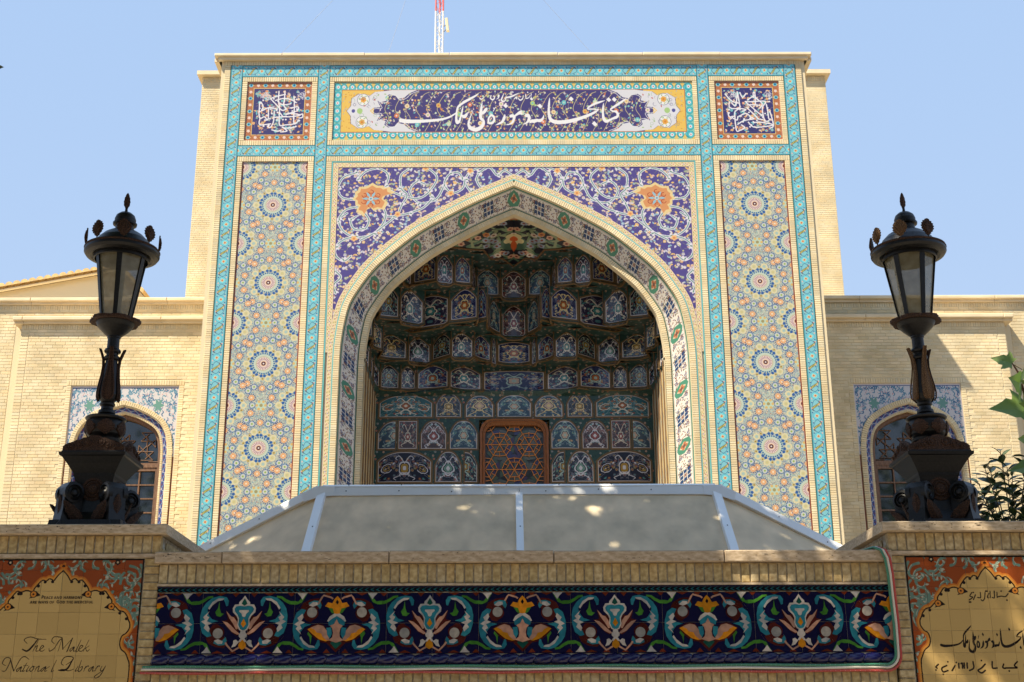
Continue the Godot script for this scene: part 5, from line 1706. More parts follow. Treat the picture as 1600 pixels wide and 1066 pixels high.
func rear_house() -> void:
	var t := thing("tiled_roof_house", "cream gable with a clay tile roof edge behind the left wing", "building", Vector3(0, 0, -9))
	var g := PackedVector2Array([Vector2(-20, 0), Vector2(-10.1, 0), Vector2(-10.1, 13.66), Vector2(-10.78, 14.42), Vector2(-20, 12.68)])
	var b := MB.new()
	b.plate(g, -6.0, 0.0)
	put("gable_wall", b.mesh(), M.plaster, t)
	var fa := MB.new()
	fa.tube([Vector3(-20, 12.66, 0.16), Vector3(-10.75, 14.42, 0.16)], 0.045, 8)
	put("gutter_pipe", fa.mesh(), M.plaster, t)
	var clay := grain(paint(C8(214, 182, 128), 0.85), M.rust.albedo_texture, 1.0)
	clay.albedo_texture = M.brick.albedo_texture
	var tile := MB.new()
	for j in 10:
		var a0 := PI * j / 10; var a1 := PI * (j + 1) / 10
		tile.quad(Vector3(cos(a0) * 0.105, sin(a0) * 0.105, 0.3), Vector3(cos(a0) * 0.105, sin(a0) * 0.105, -6.0), Vector3(cos(a1) * 0.105, sin(a1) * 0.105, -6.0), Vector3(cos(a1) * 0.105, sin(a1) * 0.105, 0.3))
		tile.tri(Vector3(0, 0, 0.3), Vector3(cos(a0) * 0.105, sin(a0) * 0.105, 0.3), Vector3(cos(a1) * 0.105, sin(a1) * 0.105, 0.3))
	var tm := tile.mesh()
	var d := Vector2(9.22, 1.74).normalized()
	for i in 44:
		var p := Vector2(-10.85, 14.43) - d * (0.21 * i)
		put("roof_tile", tm, clay, t, Transform3D(Basis(Vector3(0, 0, 1), atan2(d.y, d.x)), Vector3(p.x, p.y + 0.02, 0)))
	var e := Vector2(0.68, -0.76).normalized()
	for i in 5:
		var p := Vector2(-10.78, 14.42) + e * (0.1 + 0.21 * i)
		put("roof_tile", tm, clay, t, Transform3D(Basis(Vector3(0, 0, 1), atan2(e.y, e.x)), Vector3(p.x, p.y + 0.02, 0)))

func mast() -> void:
	var t := thing("radio_mast", "slender white lattice mast with red upper section above the portal roof", "mast", Vector3(-2.18, 18.0, -10))
	var white := paint(C8(226, 222, 216), 0.5); var red := paint(C8(214, 96, 86), 0.5)
	var cs := [Vector2(-0.113, 0.07), Vector2(0.113, 0.07), Vector2(0.0, -0.125)]
	for i in 3:
		for s in 2:
			var b := MB.new()
			b.tube([Vector3(cs[i].x, 5.25 * s, cs[i].y), Vector3(cs[i].x, 5.25 + 6.0 * s, cs[i].y)], 0.024, 6)
			put("mast_leg", b.mesh(), white if s == 0 else red, t)
	for s in 2:
		var b := MB.new()
		var n := 23 if s == 0 else 26
		for k in n:
			var y := (0.0 if s == 0 else 5.25) + 0.23 * k
			for i in 3:
				var a: Vector2 = cs[i]; var c: Vector2 = cs[(i + 1) % 3]
				if k % 2:
					var w := a; a = c; c = w
				b.tube([Vector3(a.x, y, a.y), Vector3(c.x, y + 0.23, c.y)], 0.008, 4)
		put("bracing", b.mesh(), white if s == 0 else red, t)
	var pn := MB.new()
	pn.xf = Transform3D(Basis(Vector3(0, 0, 1), 0.12), Vector3(0.24, 4.75, 0.08))
	pn.bevel_box(Vector3(-0.045, -0.22, -0.04), Vector3(0.045, 0.24, 0.05), 0.01)
	put("panel_aerial", pn.mesh(), paint(C8(214, 200, 170), 0.6), t)
	var ar := MB.new()
	ar.tube([Vector3(0.1, 4.7, 0.06), Vector3(0.22, 4.78, 0.08)], 0.014, 5)
	ar.tube([Vector3(0.1, 4.5, 0.06), Vector3(0.22, 4.62, 0.08)], 0.014, 5)
	put("bracket", ar.mesh(), M.screw, t)
	for e in [Vector3(-6.3, 1.9, 0.0), Vector3(-1.9, 1.9, 0.5), Vector3(6.1, 1.9, 0.0)]:
		var w := MB.new()
		w.tube([Vector3(0, 9.8, 0), e], 0.006, 4)
		put("guy_wire", w.mesh(), paint(C8(150, 160, 180), 0.6), t)

# ---------------------------------------------------------------- street gate
const GZ := 15.5
const GTURN := 0.006
func gate() -> void:
	var t := thing("gate_wall", "low brick wall with a glazed arabesque frieze between the two sign piers", "wall", Vector3(0, 0, GZ), GTURN)
	var x0 := -2.45; var x1 := 2.37
	put("wall_core", boxm(Vector3(x0, 0, -0.42), Vector3(x1, 2.822, -0.0095)), M.gate_mortar, t)
	# coping slabs with open joints
	var js := [x0 - 0.03, -2.035, -0.935, 0.155, 1.285, x1 + 0.03]
	for i in 5:
		var c := MB.new()
		c.bevel_box(Vector3(js[i] + 0.003, 2.824, -0.48), Vector3(js[i + 1] - 0.003, 2.899 + 0.002 * (i % 3), 0.035 + 0.003 * (i % 2)), 0.006)
		var cs := put("coping_slab", c.mesh(), M.coping2, t)
		pits(cs, js[i] + 0.03, js[i + 1] - 0.03, 2.835, 2.888, 0.0355 + 0.003 * (i % 2), 16 if i != 0 else 26)
	put("ledge", boxm(Vector3(x0, 2.676, -0.3), Vector3(x1, 2.690, 0.016)), M.coping2, t)
	var base := MB.new()
	base.bevel_box(Vector3(-0.5, -0.5, -0.5), Vector3(0.5, 0.5, 0.5), 0.045)
	var bm := base.mesh()
	var lay := func(o: Node3D, a: float, b: float, y0: float, y1: float, z: float, pitch: float, ax: bool) -> void:
		var xs := []; var dummy := []
		row(a, b, y0, y1, z, pitch, ax, xs, dummy)
		for q in xs:
			q.basis = q.basis.rotated(Vector3(0, 0, 1), rng.randf_range(-0.012, 0.012))
			q.origin.z += rng.randf_range(-0.003, 0.002)
			put("brick", bm, M.gate_bricks[rng.randi() % 6], o, q)
	lay.call(t, x0, x1, 2.692, 2.822, 0.0, 0.0612, true)
	lay.call(t, x0, x1, 1.995, 2.135, 0.0, 0.0605, true)
	for r in 5:
		lay.call(t, x0, x1, 1.72 + 0.055 * r, 1.773 + 0.055 * r, 0.0, 0.22, true)
	frieze(t, x0, x1)
	for m in [-1.0, 1.0]:
		var cx: float = -3.088 if m < 0 else 3.015
		var p := thing("gate_pier", "brick pier with English name tiles under the left lamp" if m < 0 else "brick pier with Persian name tiles under the right lamp", "pier", Vector3(cx, 0, GZ + (0.0 if m < 0 else 0.0)), GTURN, "piers of the street gate")
		put("pier_core", boxm(Vector3(-0.625, 0, -1.27), Vector3(0.625, 3.015, -0.0095)), M.gate_mortar, p)
		var cp := MB.new()
		cp.bevel_box(Vector3(-0.675, 3.018, -1.32), Vector3(0.675, 3.084, 0.052), 0.006)
		var cpo := put("coping_slab", cp.mesh(), M.coping, p)
		pits(cpo, -0.64, 0.64, 3.028, 3.076, 0.0525, 46)
		lay.call(p, -0.635, 0.635, 2.896, 3.016, 0.0, 0.064, true)
		put("ledge", boxm(Vector3(-0.635, 2.868, -0.2), Vector3(0.635, 2.893, 0.012)), M.coping2, p)
		for s in [-1.0, 1.0]:
			lay.call(p, minf(0.535 * s, 0.635 * s), maxf(0.535 * s, 0.635 * s), 1.55, 2.866, 0.0, 0.0525, false)
			# the pier's flank, seen over the wall
			for r in 22:
				for c in 3:
					var q := Transform3D(Basis.from_scale(Vector3(0.05, 0.05, 0.2)), Vector3(0.61 * s, 1.86 + 0.0525 * r, -0.14 - 0.21 * c - (0.1 if r % 2 else 0.0)))
					if s * m < 0 and r > 12:
						put("brick", bm, M.gate_bricks[rng.randi() % 6], p, q)
		sign_panel(p, m < 0)

# worm holes of travertine, small dark hollows in the face
func pits(o: Node3D, xa: float, xb: float, ya: float, yb: float, z: float, n: int) -> void:
	var b := MB.new()
	for i in n:
		var c := Vector2(rng.randf_range(xa, xb), rng.randf_range(ya, yb))
		var l := rng.randf_range(0.002, 0.007) * (3.0 if rng.randf() < 0.12 else 1.0); var h := rng.randf_range(0.0012, 0.003)
		var pts := PackedVector2Array()
		for j in 7:
			pts.append(c + Vector2(cos(TAU * j / 7) * l, sin(TAU * j / 7) * h) * rng.randf_range(0.7, 1.2))
		b.plate(pts, z - 0.001, z + 0.0006, false)
	var q := put("pits", b.mesh(), M.pit, o)
	q.set_meta("kind", "stuff")

# name panel of square tiles, each tile a piece of its own with its share of the print
func sign_panel(p: Node3D, latin: bool) -> void:
	var print_ := tex_sign(latin)
	var ms := []
	for k in 4:
		var g := glaze(print_, 0.24 + 0.04 * k)
		g.albedo_color = Color(1.0 - 0.02 * k, 1.0 - 0.022 * k, 1.0 - 0.028 * k)
		ms.append(g)
	var top := 2.862
	var sgn := holder("name_panel", p)
	sgn.set_meta("label", "name panel of cream and rust glazed tiles, " + ("written in English" if latin else "written in Persian"))
	put("bed", boxm(Vector3(-0.533, 1.42, -0.05), Vector3(0.533, top, -0.012)), paint(C8(120, 100, 70), 0.95), sgn)
	var xs := [-0.53, -0.404, -0.2695, -0.135, 0.0, 0.135, 0.2695, 0.404, 0.53]
	var y := top
	for r in 11:
		var h := 0.0735 if r == 0 else 0.1382
		for i in 8:
			var b := MB.new()
			var g := 0.0007
			var a := Vector3(xs[i] + g, y - h + g, 0); var c := Vector3(xs[i + 1] - g, y - g, 0)
			var u := func(x: float) -> float: return (x + 0.53) / 1.06
			var v := func(yy: float) -> float: return (top - yy) / 1.4575
			var z := -0.006 + rng.randf_range(-0.0008, 0.0008)
			var tx := rng.randf_range(-0.0012, 0.0012); var ty := rng.randf_range(-0.0012, 0.0012)
			b.quad(Vector3(a.x, a.y, z - tx - ty), Vector3(c.x, a.y, z + tx - ty), Vector3(c.x, c.y, z + tx + ty), Vector3(a.x, c.y, z - tx + ty), Rect2(u.call(a.x), v.call(c.y), u.call(c.x) - u.call(a.x), v.call(a.y) - v.call(c.y)))
			for e in [[Vector3(a.x, a.y, z - tx - ty), Vector3(c.x, a.y, z + tx - ty)], [Vector3(c.x, a.y, z + tx - ty), Vector3(c.x, c.y, z + tx + ty)], [Vector3(c.x, c.y, z + tx + ty), Vector3(a.x, c.y, z - tx + ty)], [Vector3(a.x, c.y, z - tx + ty), Vector3(a.x, a.y, z - tx - ty)]]:
				b.quad(e[0] - Vector3(0, 0, 0.012), e[1] - Vector3(0, 0, 0.012), e[1], e[0], Rect2(u.call(a.x) + 0.002, v.call(c.y) + 0.002, 0.002, 0.002))
			put("tile", b.mesh(), ms[rng.randi() % 4], sgn)
		y -= h
	if latin:
		# small capitals of the motto, in raised glaze
		var f := SystemFont.new()
		f.font_names = PackedStringArray(["Droid Sans"])
		f.font_weight = 700
		var ink := paint(C8(34, 24, 20), 0.35)
		for l in [["P", "EACE AND HARMONY", -0.126, 2.594, 0.256], ["", "ARE WAYS OF ", -0.196, 2.564, 0.0], ["G", "OD THE MERCIFUL", -0.024, 2.564, 0.0]]:
			var x: float = l[2]
			for part in [[l[0], 0.030], [l[1], 0.0242]]:
				if part[0] == "":
					continue
				var tm := TextMesh.new()
				tm.text = part[0]
				tm.font = f
				tm.font_size = 32
				tm.pixel_size = part[1] / 32.0
				tm.depth = 0.0
				tm.horizontal_alignment = HORIZONTAL_ALIGNMENT_LEFT
				tm.vertical_alignment = VERTICAL_ALIGNMENT_BOTTOM
				var w: float = tm.get_aabb().size.x
				var sx := 1.04
				put("lettering", tm, ink, sgn, Transform3D(Basis.from_scale(Vector3(sx, 1, 1)), Vector3(x, l[3], -0.0035)))
				x += w * sx + 0.003

# ---------------------------------------------------------------- frieze of the gate
const TEAL := [[135, 215, 130, 175, 150, 145, 205, 136, 265, 150, 315, 193, 345, 240, 357, 300, 354, 370, 332, 440, 290, 472, 255, 462, 285, 400, 290, 360, 240, 350, 205, 343, 260, 325, 288, 290, 302, 250, 277, 205, 225, 170, 175, 163, 160, 190, 150, 220], [128, 500, 142, 535, 190, 540, 235, 522, 232, 506, 165, 500, 140, 470]]
const WHITE := [[168, 156, 215, 155, 264, 185, 296, 235, 286, 248, 264, 214, 220, 178, 180, 170], [285, 262, 332, 310, 316, 330, 346, 345, 308, 372, 322, 397, 282, 432, 272, 404, 290, 372, 258, 360, 300, 342, 282, 310, 304, 298], [160, 505, 200, 488, 232, 500, 200, 528, 165, 526]]
const HOOK := [[207, 180, 217, 240, 237, 268, 222, 300, 192, 306, 165, 282, 188, 276, 201, 240]]
func frieze(t: Node3D, x0: float, x1: float) -> void:
	var base := glaze(null, 0.14)
	base.albedo_color = C8(14, 14, 50)
	base.metallic_specular = 0.4
	# ground of rectangular glazed tiles
	var n := 16
	for i in n:
		for j in 2:
			var b := MB.new()
			var a := x0 + (x1 - x0) * i / n; var c := x0 + (x1 - x0) * (i + 1) / n
			var ya := 2.240 + j * 0.196
			var tz := rng.randf_range(-0.0008, 0.0008)
			b.bevel_box(Vector3(a + 0.0008, ya + 0.0008, -0.03), Vector3(c - 0.0008, ya + 0.1952, -0.006 + tz * 0.3), 0.0015)
			put("ground_tile", b.mesh(), base, t)
	var hb := MB.new()
	rect_tile(hb, x0, x1, 2.637, 2.668, -0.004, Rect2(0, 0, 64, 1))
	put("herringbone_strip", hb.mesh(), M.herringbone, t)
	var tr := MB.new()
	tr.tube([Vector3(x0, 2.671, 0.0), Vector3(x1, 2.671, 0.0)], 0.007, 8)
	put("top_roll", tr.mesh(), base, t)
	# torus of twisted moulding pieces
	var roll := paint(C8(20, 20, 70), 0.12)
	roll.metallic_specular = 0.5
	var pc := MB.new()
	var L := 0.1125
	for k in 10:
		var u0 := float(k) / 10; var u1 := float(k + 1) / 10
		var pr := func(u: float) -> float: return 0.031 + 0.004 * sin(PI * u) - (0.006 if u < 0.001 or u > 0.999 else 0.0)
		for j in 10:
			var a0 := -PI * 0.52 + PI * 1.04 * j / 10; var a1 := -PI * 0.52 + PI * 1.04 * (j + 1) / 10
			var V := func(u: float, a: float) -> Vector3:
				var r: float = pr.call(u) * (1.0 + 0.05 * sin(a * 3.0 + u * TAU))
				return Vector3(u * L + 0.02 * sin(a) * 0.5, sin(a) * r, cos(a) * r)
			pc.quad(V.call(u0, a0), V.call(u1, a0), V.call(u1, a1), V.call(u0, a1))
	var pm := pc.mesh()
	var k := 0
	while x0 + k * L < x1 - 0.02:
		put("moulding_piece", pm, roll, t, at(x0 + k * L, 2.205, -0.012))
		k += 1
	put("moulding_bed", boxm(Vector3(x0, 2.165, -0.05), Vector3(x1, 2.24, -0.014)), base, t)
	put("lower_bed", boxm(Vector3(x0, 2.135, -0.05), Vector3(x1, 2.165, -0.008)), M.gate_mortar, t)
	# inlaid arabesque
	var gm := {}
	var stroke_noise := noise_tex(256, 0.012, 71, Color(0.86, 0.86, 0.88), Color(1, 1, 1), 4, 1.5)
	for e in [["teal", C8(42, 122, 136)], ["white", C8(190, 182, 172)], ["bud", C8(158, 152, 142)], ["pink", C8(186, 140, 116)], ["orange", C8(206, 132, 26)], ["maroon", C8(74, 22, 18)], ["green", C8(66, 124, 44)], ["deep", C8(20, 78, 66)], ["black", C8(14, 12, 18)], ["brown", C8(104, 40, 18)]]:
		gm[e[0]] = []
		for v in 3:
			var c: Color = e[1]
			var q := grain(glaze(null, 0.16 + 0.05 * v), stroke_noise, 4.0 + v)
			q.albedo_color = Color(c.r * (0.9 + 0.08 * v), c.g * (0.92 + 0.06 * v), c.b * (0.94 + 0.04 * v))
			gm[e[0]].append(q)
	var S := 0.000797
	var piece := func(called: String, pts: Array, mat: String, cx: float, mx: float, flip: bool, z: float) -> void:
		var o := PackedVector2Array()
		for i in range(0, pts.size(), 2):
			var yy: float = 715.0 - pts[i + 1] if flip else float(pts[i + 1])
			o.append(Vector2(cx + pts[i] * S * mx, 2.6335 - (yy - 110) * S * 0.985))
		for q in o:
			if q.x < x0 + 0.004 or q.x > x1 - 0.004:
				# cut the piece at the end of the frieze
				var box := PackedVector2Array([Vector2(x0 + 0.004, 2), Vector2(x1 - 0.004, 2), Vector2(x1 - 0.004, 3), Vector2(x0 + 0.004, 3)])
				var cut := Geometry2D.intersect_polygons(o, box)
				if cut.is_empty():
					return
				o = cut[0]
				break
		var b := MB.new()
		var tilt := rng.randf_range(-0.0006, 0.0006)
		b.plate(o, z - 0.002, z + tilt * 0.4, true)
		put(called, b.mesh(), gm[mat][rng.randi() % 3], t)
	var stroke := func(pts: Array, w0: float, w1: float) -> Array:
		var a := []; var c := []
		var nn := pts.size() / 2
		for i in nn:
			var p := Vector2(pts[i * 2], pts[i * 2 + 1])
			var pa := Vector2(pts[maxi(0, i - 1) * 2], pts[maxi(0, i - 1) * 2 + 1]); var pb := Vector2(pts[mini(nn - 1, i + 1) * 2], pts[mini(nn - 1, i + 1) * 2 + 1])
			var m := (pb - pa).normalized().orthogonal() * lerpf(w0, w1, float(i) / (nn - 1)) * 0.5
			a.append_array([p.x + m.x, p.y + m.y])
			c = [p.x - m.x, p.y - m.y] + c
		return a + c
	var ring_pts := func(cx: float, cy: float, rx: float, ry: float) -> Array:
		var a := []
		for i in 18:
			a.append_array([cx + cos(TAU * i / 18) * rx, cy + sin(TAU * i / 18) * ry])
		return a
	for h in range(-4, 5):
		var isA: bool = posmod(h, 2) == 1
		var cx := -0.661 + 0.0 + (h + 1) * 0.6065
		if cx < x0 - 0.35 or cx > x1 + 0.35:
			continue
		for mx in [1.0, -1.0]:
			if cx + mx * 0.02 < x0 or cx + mx * 0.02 > x1:
				if cx + mx * 0.29 < x0 or cx + mx * 0.29 > x1:
					continue
			var f: bool = not isA
			# the large crescent leaf with its bud
			piece.call("leaf_backing", [180, 425, 188, 385, 215, 362, 250, 372, 275, 410, 300, 480, 280, 520, 220, 552, 150, 560, 120, 520, 132, 478, 160, 470], "maroon", cx, mx, f, -0.0046)
			for q in TEAL:
				piece.call("crescent_leaf", q, "teal", cx, mx, f, -0.0030)
			for q in WHITE:
				piece.call("leaf_vein", q, "white", cx, mx, f, -0.0014)
			piece.call("bud_cup", [146, 462, 160, 505, 232, 494, 275, 472, 332, 462, 300, 512, 262, 522, 250, 505, 222, 520, 170, 512, 140, 490], "pink", cx, mx, f, -0.0024)
			piece.call("bud_shadow", ring_pts.call(205, 434, 54, 52), "maroon", cx, mx, f, -0.0020)
			piece.call("bud", ring_pts.call(204, 442, 41, 42), "bud", cx, mx, f, -0.0008)
			for q in HOOK:
				piece.call("hooked_leaf", q, "green", cx, mx, f, -0.0026 if isA else -0.0049)
			piece.call("vine", stroke.call([262, 142, 300, 148, 332, 172, 372, 192, 420, 194], 16, 30), "green", cx, mx, f, -0.0034)
			piece.call("vine_leaf", [395, 178, 440, 184, 470, 150, 512, 116, 470, 190, 430, 208, 395, 206], "green", cx, mx, f, -0.0036)
			piece.call("vine_bract", [430, 114, 512, 114, 494, 136, 474, 168, 456, 140], "white", cx, mx, f, -0.0018)
			for q in [[45, 112, 105, 112, 76, 146], [150, 112, 250, 112, 200, 134], [350, 112, 410, 112, 385, 140]]:
				piece.call("edge_drop", q, "brown", cx, mx, f, -0.0038)
				piece.call("edge_drop", q, "brown", cx, mx, not f, -0.0038)
			if isA:
				piece.call("bract_line", stroke.call([26, 556, 78, 586, 126, 536, 138, 516], 15, 15), "pink", cx, mx, false, -0.0028)
				piece.call("petal_backing", [34, 452, 44, 340, 66, 296, 108, 310, 150, 258, 130, 330, 176, 342, 130, 392, 84, 440, 52, 460], "maroon", cx, mx, false, -0.0044)
				piece.call("petal", [42, 404, 56, 345, 80, 312, 104, 304, 147, 257, 120, 316, 84, 364, 58, 410], "pink", cx, mx, false, -0.0022)
				piece.call("petal", [26, 446, 62, 416, 98, 380, 132, 352, 174, 341, 130, 388, 92, 428, 46, 452], "pink", cx, mx, false, -0.0016)
				piece.call("wing_petal", [13, 478, 34, 508, 54, 492, 74, 500, 74, 524, 88, 556, 56, 546, 28, 512], "white", cx, mx, false, -0.0021)
			else:
				piece.call("bract_line", stroke.call([36, 162, 52, 150, 114, 132, 128, 150, 158, 206], 14, 14), "pink", cx, mx, false, -0.0028)
				piece.call("horn_backing", [50, 512, 70, 420, 104, 376, 150, 362, 190, 374, 246, 410, 196, 468, 140, 512, 80, 522], "maroon", cx, mx, false, -0.0047)
				piece.call("horn_leaf", [56, 502, 76, 430, 110, 386, 150, 374, 184, 384, 236, 410, 190, 452, 140, 492, 86, 508], "orange", cx, mx, false, -0.0032)
				piece.call("horn_lip", [52, 498, 72, 430, 108, 384, 150, 373, 182, 384, 210, 398, 176, 414, 160, 436, 122, 444, 110, 470, 76, 500], "pink", cx, mx, false, -0.0020)
				piece.call("inner_leaf", [42, 394, 82, 400, 74, 456, 54, 486, 36, 452], "teal", cx, mx, false, -0.0011)
		# what stands on the axis
		if cx < x0 + 0.01 or cx > x1 - 0.01:
			pass
		var both := func(p: Array) -> Array:
			var o := p.duplicate()
			for i in range(p.size() - 2, -1, -2):
				if absf(p[i]) > 0.5:
					o.append_array([-p[i], p[i + 1]])
			return o
		if isA:
			piece.call("lotus_outline", both.call([0, 132, 22, 164, 44, 186, 46, 204, 78, 206, 95, 236, 92, 268, 60, 300, 46, 330, 52, 375, 32, 414, 0, 430]), "white", cx, 1.0, false, -0.0026)
			piece.call("lotus", both.call([0, 222, 34, 216, 66, 222, 80, 242, 74, 264, 54, 288, 38, 320, 42, 372, 26, 406, 0, 420]), "teal", cx, 1.0, false, -0.0012)
			piece.call("lotus_tip", both.call([0, 156, 16, 182, 24, 200, 0, 216]), "deep", cx, 1.0, false, -0.0012)
			piece.call("lotus_heart", both.call([0, 252, 38, 252, 40, 264, 20, 280, 12, 304, 0, 310]), "white", cx, 1.0, false, 0.0002)
			piece.call("drop", both.call([0, 322, 22, 366, 0, 394]), "orange", cx, 1.0, false, 0.0003)
			piece.call("node", both.call([0, 414, 20, 424, 22, 438, 34, 452, 30, 470, 14, 484, 30, 510, 0, 520]), "white", cx, 1.0, false, -0.0006)
			piece.call("drop", both.call([0, 492, 26, 520, 32, 546, 24, 560, 0, 574]), "orange", cx, 1.0, false, 0.0005)
		else:
			piece.call("diamond_edge", both.call([0, 462, 78, 522, 0, 598]), "maroon", cx, 1.0, false, -0.0040)
			piece.call("diamond", both.call([0, 484, 48, 522, 0, 572]), "deep", cx, 1.0, false, -0.0030)
			piece.call("sepal", both.call([0, 250, 24, 236, 74, 232, 46, 274, 12, 290, 0, 290]), "green", cx, 1.0, false, -0.0026)
			piece.call("crown_flower", both.call([0, 138, 24, 164, 40, 198, 76, 190, 100, 222, 62, 236, 36, 240, 22, 282, 0, 286]), "orange", cx, 1.0, false, -0.0014)
			piece.call("crown_eye", both.call([0, 168, 13, 190, 0, 210]), "black", cx, 1.0, false, 0.0002)
			piece.call("cap", both.call([0, 270, 30, 288, 60, 308, 78, 344, 60, 354, 0, 330]), "white", cx, 1.0, false, -0.0024)
			piece.call("cap_leaf", both.call([0, 302, 40, 326, 70, 352, 62, 382, 40, 376, 0, 352]), "teal", cx, 1.0, false, -0.0009)
			piece.call("stem_flower", both.call([0, 328, 18, 366, 52, 382, 34, 402, 26, 440, 32, 476, 60, 500, 0, 520]), "pink", cx, 1.0, false, 0.0001)

# ---------------------------------------------------------------- skylight over the passage
func skylight() -> void:
	var t := thing("skylight", "white framed canopy with milky sloping panels between gate and portal", "canopy", Vector3(-0.04, 0, 0))
	var Y := 4.0; var zt := 12.0
	var Tl := Vector3(-1.87, Y, zt); var Tr := Vector3(1.87, Y, zt)
	var Bl := Vector3(-1.87, 2.75, 13.45); var Br := Vector3(1.87, 2.75, 13.45)
	var Sl := Vector3(-3.55, 3.15, zt); var Sr := Vector3(3.55, 3.15, zt)
	var zr := 7.0
	var Tl2 := Vector3(-1.87, Y, zr); var Tr2 := Vector3(1.87, Y, zr); var Sl2 := Vector3(-3.55, 3.15, zr); var Sr2 := Vector3(3.55, 3.15, zr)
	var pane := func(called: String, a: Array) -> void:
		var b := MB.new()
		var nn: Vector3 = (a[1] - a[0]).cross(a[2] - a[0]).normalized() * 0.012
		if a.size() == 4:
			b.quad(a[0], a[1], a[2], a[3]); b.quad(a[3] - nn, a[2] - nn, a[1] - nn, a[0] - nn)
		else:
			b.tri(a[0], a[1], a[2]); b.tri(a[2] - nn, a[1] - nn, a[0] - nn)
		put(called, b.mesh(), M.milk, t)
	var Tm := (Tl + Tr) / 2; var Bm := (Bl + Br) / 2
	pane.call("panel", [Bl, Bm, Tm, Tl]); pane.call("panel", [Bm, Br, Tr, Tm])
	pane.call("panel", [Sl, Bl, Tl]); pane.call("panel", [Br, Sr, Tr])
	pane.call("panel", [Sl2, Sl, Tl, Tl2]); pane.call("panel", [Sr, Sr2, Tr2, Tr])
	pane.call("panel", [Tl + Vector3(0, 0.01, 0), Tm + Vector3(0, 0.01, 0), (Tl2 + Tr2) / 2 + Vector3(0, 0.01, 0), Tl2 + Vector3(0, 0.01, 0)]); pane.call("panel", [Tm + Vector3(0, 0.01, 0), Tr + Vector3(0, 0.01, 0), Tr2 + Vector3(0, 0.01, 0), (Tl2 + Tr2) / 2 + Vector3(0, 0.01, 0)])
	# flat white profiles over the joints
	var bar := func(called: String, a: Vector3, b: Vector3, w: float, face: Vector3, lift: float) -> void:
		var d := (b - a).normalized()
		var s := d.cross(face).normalized()
		var f := s.cross(d).normalized()
		var m := MB.new()
		m.xf = Transform3D(Basis(s, d, -s.cross(d) * -1.0), a + f * lift)
		m.bevel_box(Vector3(-w / 2, 0, -0.03), Vector3(w / 2, a.distance_to(b), 0.012), 0.003)
		put(called, m.mesh(), M.alu, t)
		var n := int(a.distance_to(b) / 0.5)
		for i in n:
			var sc := MB.new()
			sc.xf = Transform3D(Basis(s, d, f), a + d * (0.25 + 0.5 * i) + f * (lift + 0.012) + s * rng.randf_range(-0.01, 0.01))
			var pts := PackedVector2Array()
			for j in 8:
				pts.append(Vector2.from_angle(TAU * j / 8) * 0.006)
			sc.plate(pts, -0.002, 0.004)
			put("screw", sc.mesh(), M.screw, t)
	var fn := Vector3(0, 1.3, 1.25).normalized()
	bar.call("ridge_bar", Tl + Vector3(-0.02, -0.01, 0.02), Tm, 0.09, Vector3(0, 0.35, 1), 0.02)
	bar.call("ridge_bar", Tm + Vector3(0.004, 0, 0), Tr + Vector3(0.02, -0.01, 0.02), 0.09, Vector3(0, 0.35, 1), 0.022)
	bar.call("top_trim", Tl + Vector3(0, 0.045, 0.0), Tr + Vector3(0, 0.045, 0.0), 0.05, Vector3(0, 0.9, 0.5), 0.012)
	bar.call("mullion", Bm, Tm + Vector3(0, -0.03, 0.03), 0.066, fn, 0.012)
	bar.call("hip_bar", Bl, Tl + Vector3(0, -0.03, 0.03), 0.085, Vector3(-0.35, 1, 1).normalized(), 0.016)
	bar.call("hip_bar", Br, Tr + Vector3(0, -0.03, 0.03), 0.085, Vector3(0.35, 1, 1).normalized(), 0.016)
	bar.call("side_bar", Sl + Vector3(-0.0, 0.0, 0.0), Tl + Vector3(-0.02, 0.02, 0.01), 0.10, Vector3(-0.3, 0.5, 1), 0.018)
	bar.call("side_bar", Sr + Vector3(0.0, 0.0, 0.0), Tr + Vector3(0.02, 0.02, 0.01), 0.10, Vector3(0.3, 0.5, 1), 0.018)
	for q in [Tl, Tr]:
		var g := MB.new()
		g.xf = Transform3D(Basis(Vector3(1, 0, 0), -0.3), q + Vector3(0, 0.0, 0.055))
		var sg := signf(q.x)
		g.plate(PackedVector2Array([Vector2(0.12 * -sg, 0.05), Vector2(0.12 * -sg, -0.045), Vector2(-0.03 * -sg, -0.06), Vector2(-0.16 * -sg, -0.11), Vector2(-0.19 * -sg, -0.02), Vector2(-0.02 * -sg, 0.06)]), -0.004, 0.003)
		put("corner_plate", g.mesh(), M.alu, t)
	for q in [Bl, Br, Sl2, Sr2, Sl, Sr]:
		put("post", boxm(Vector3(q.x - 0.04, 0, q.z - 0.06), Vector3(q.x + 0.04, q.y - 0.03, q.z + 0.02)), M.alu, t)

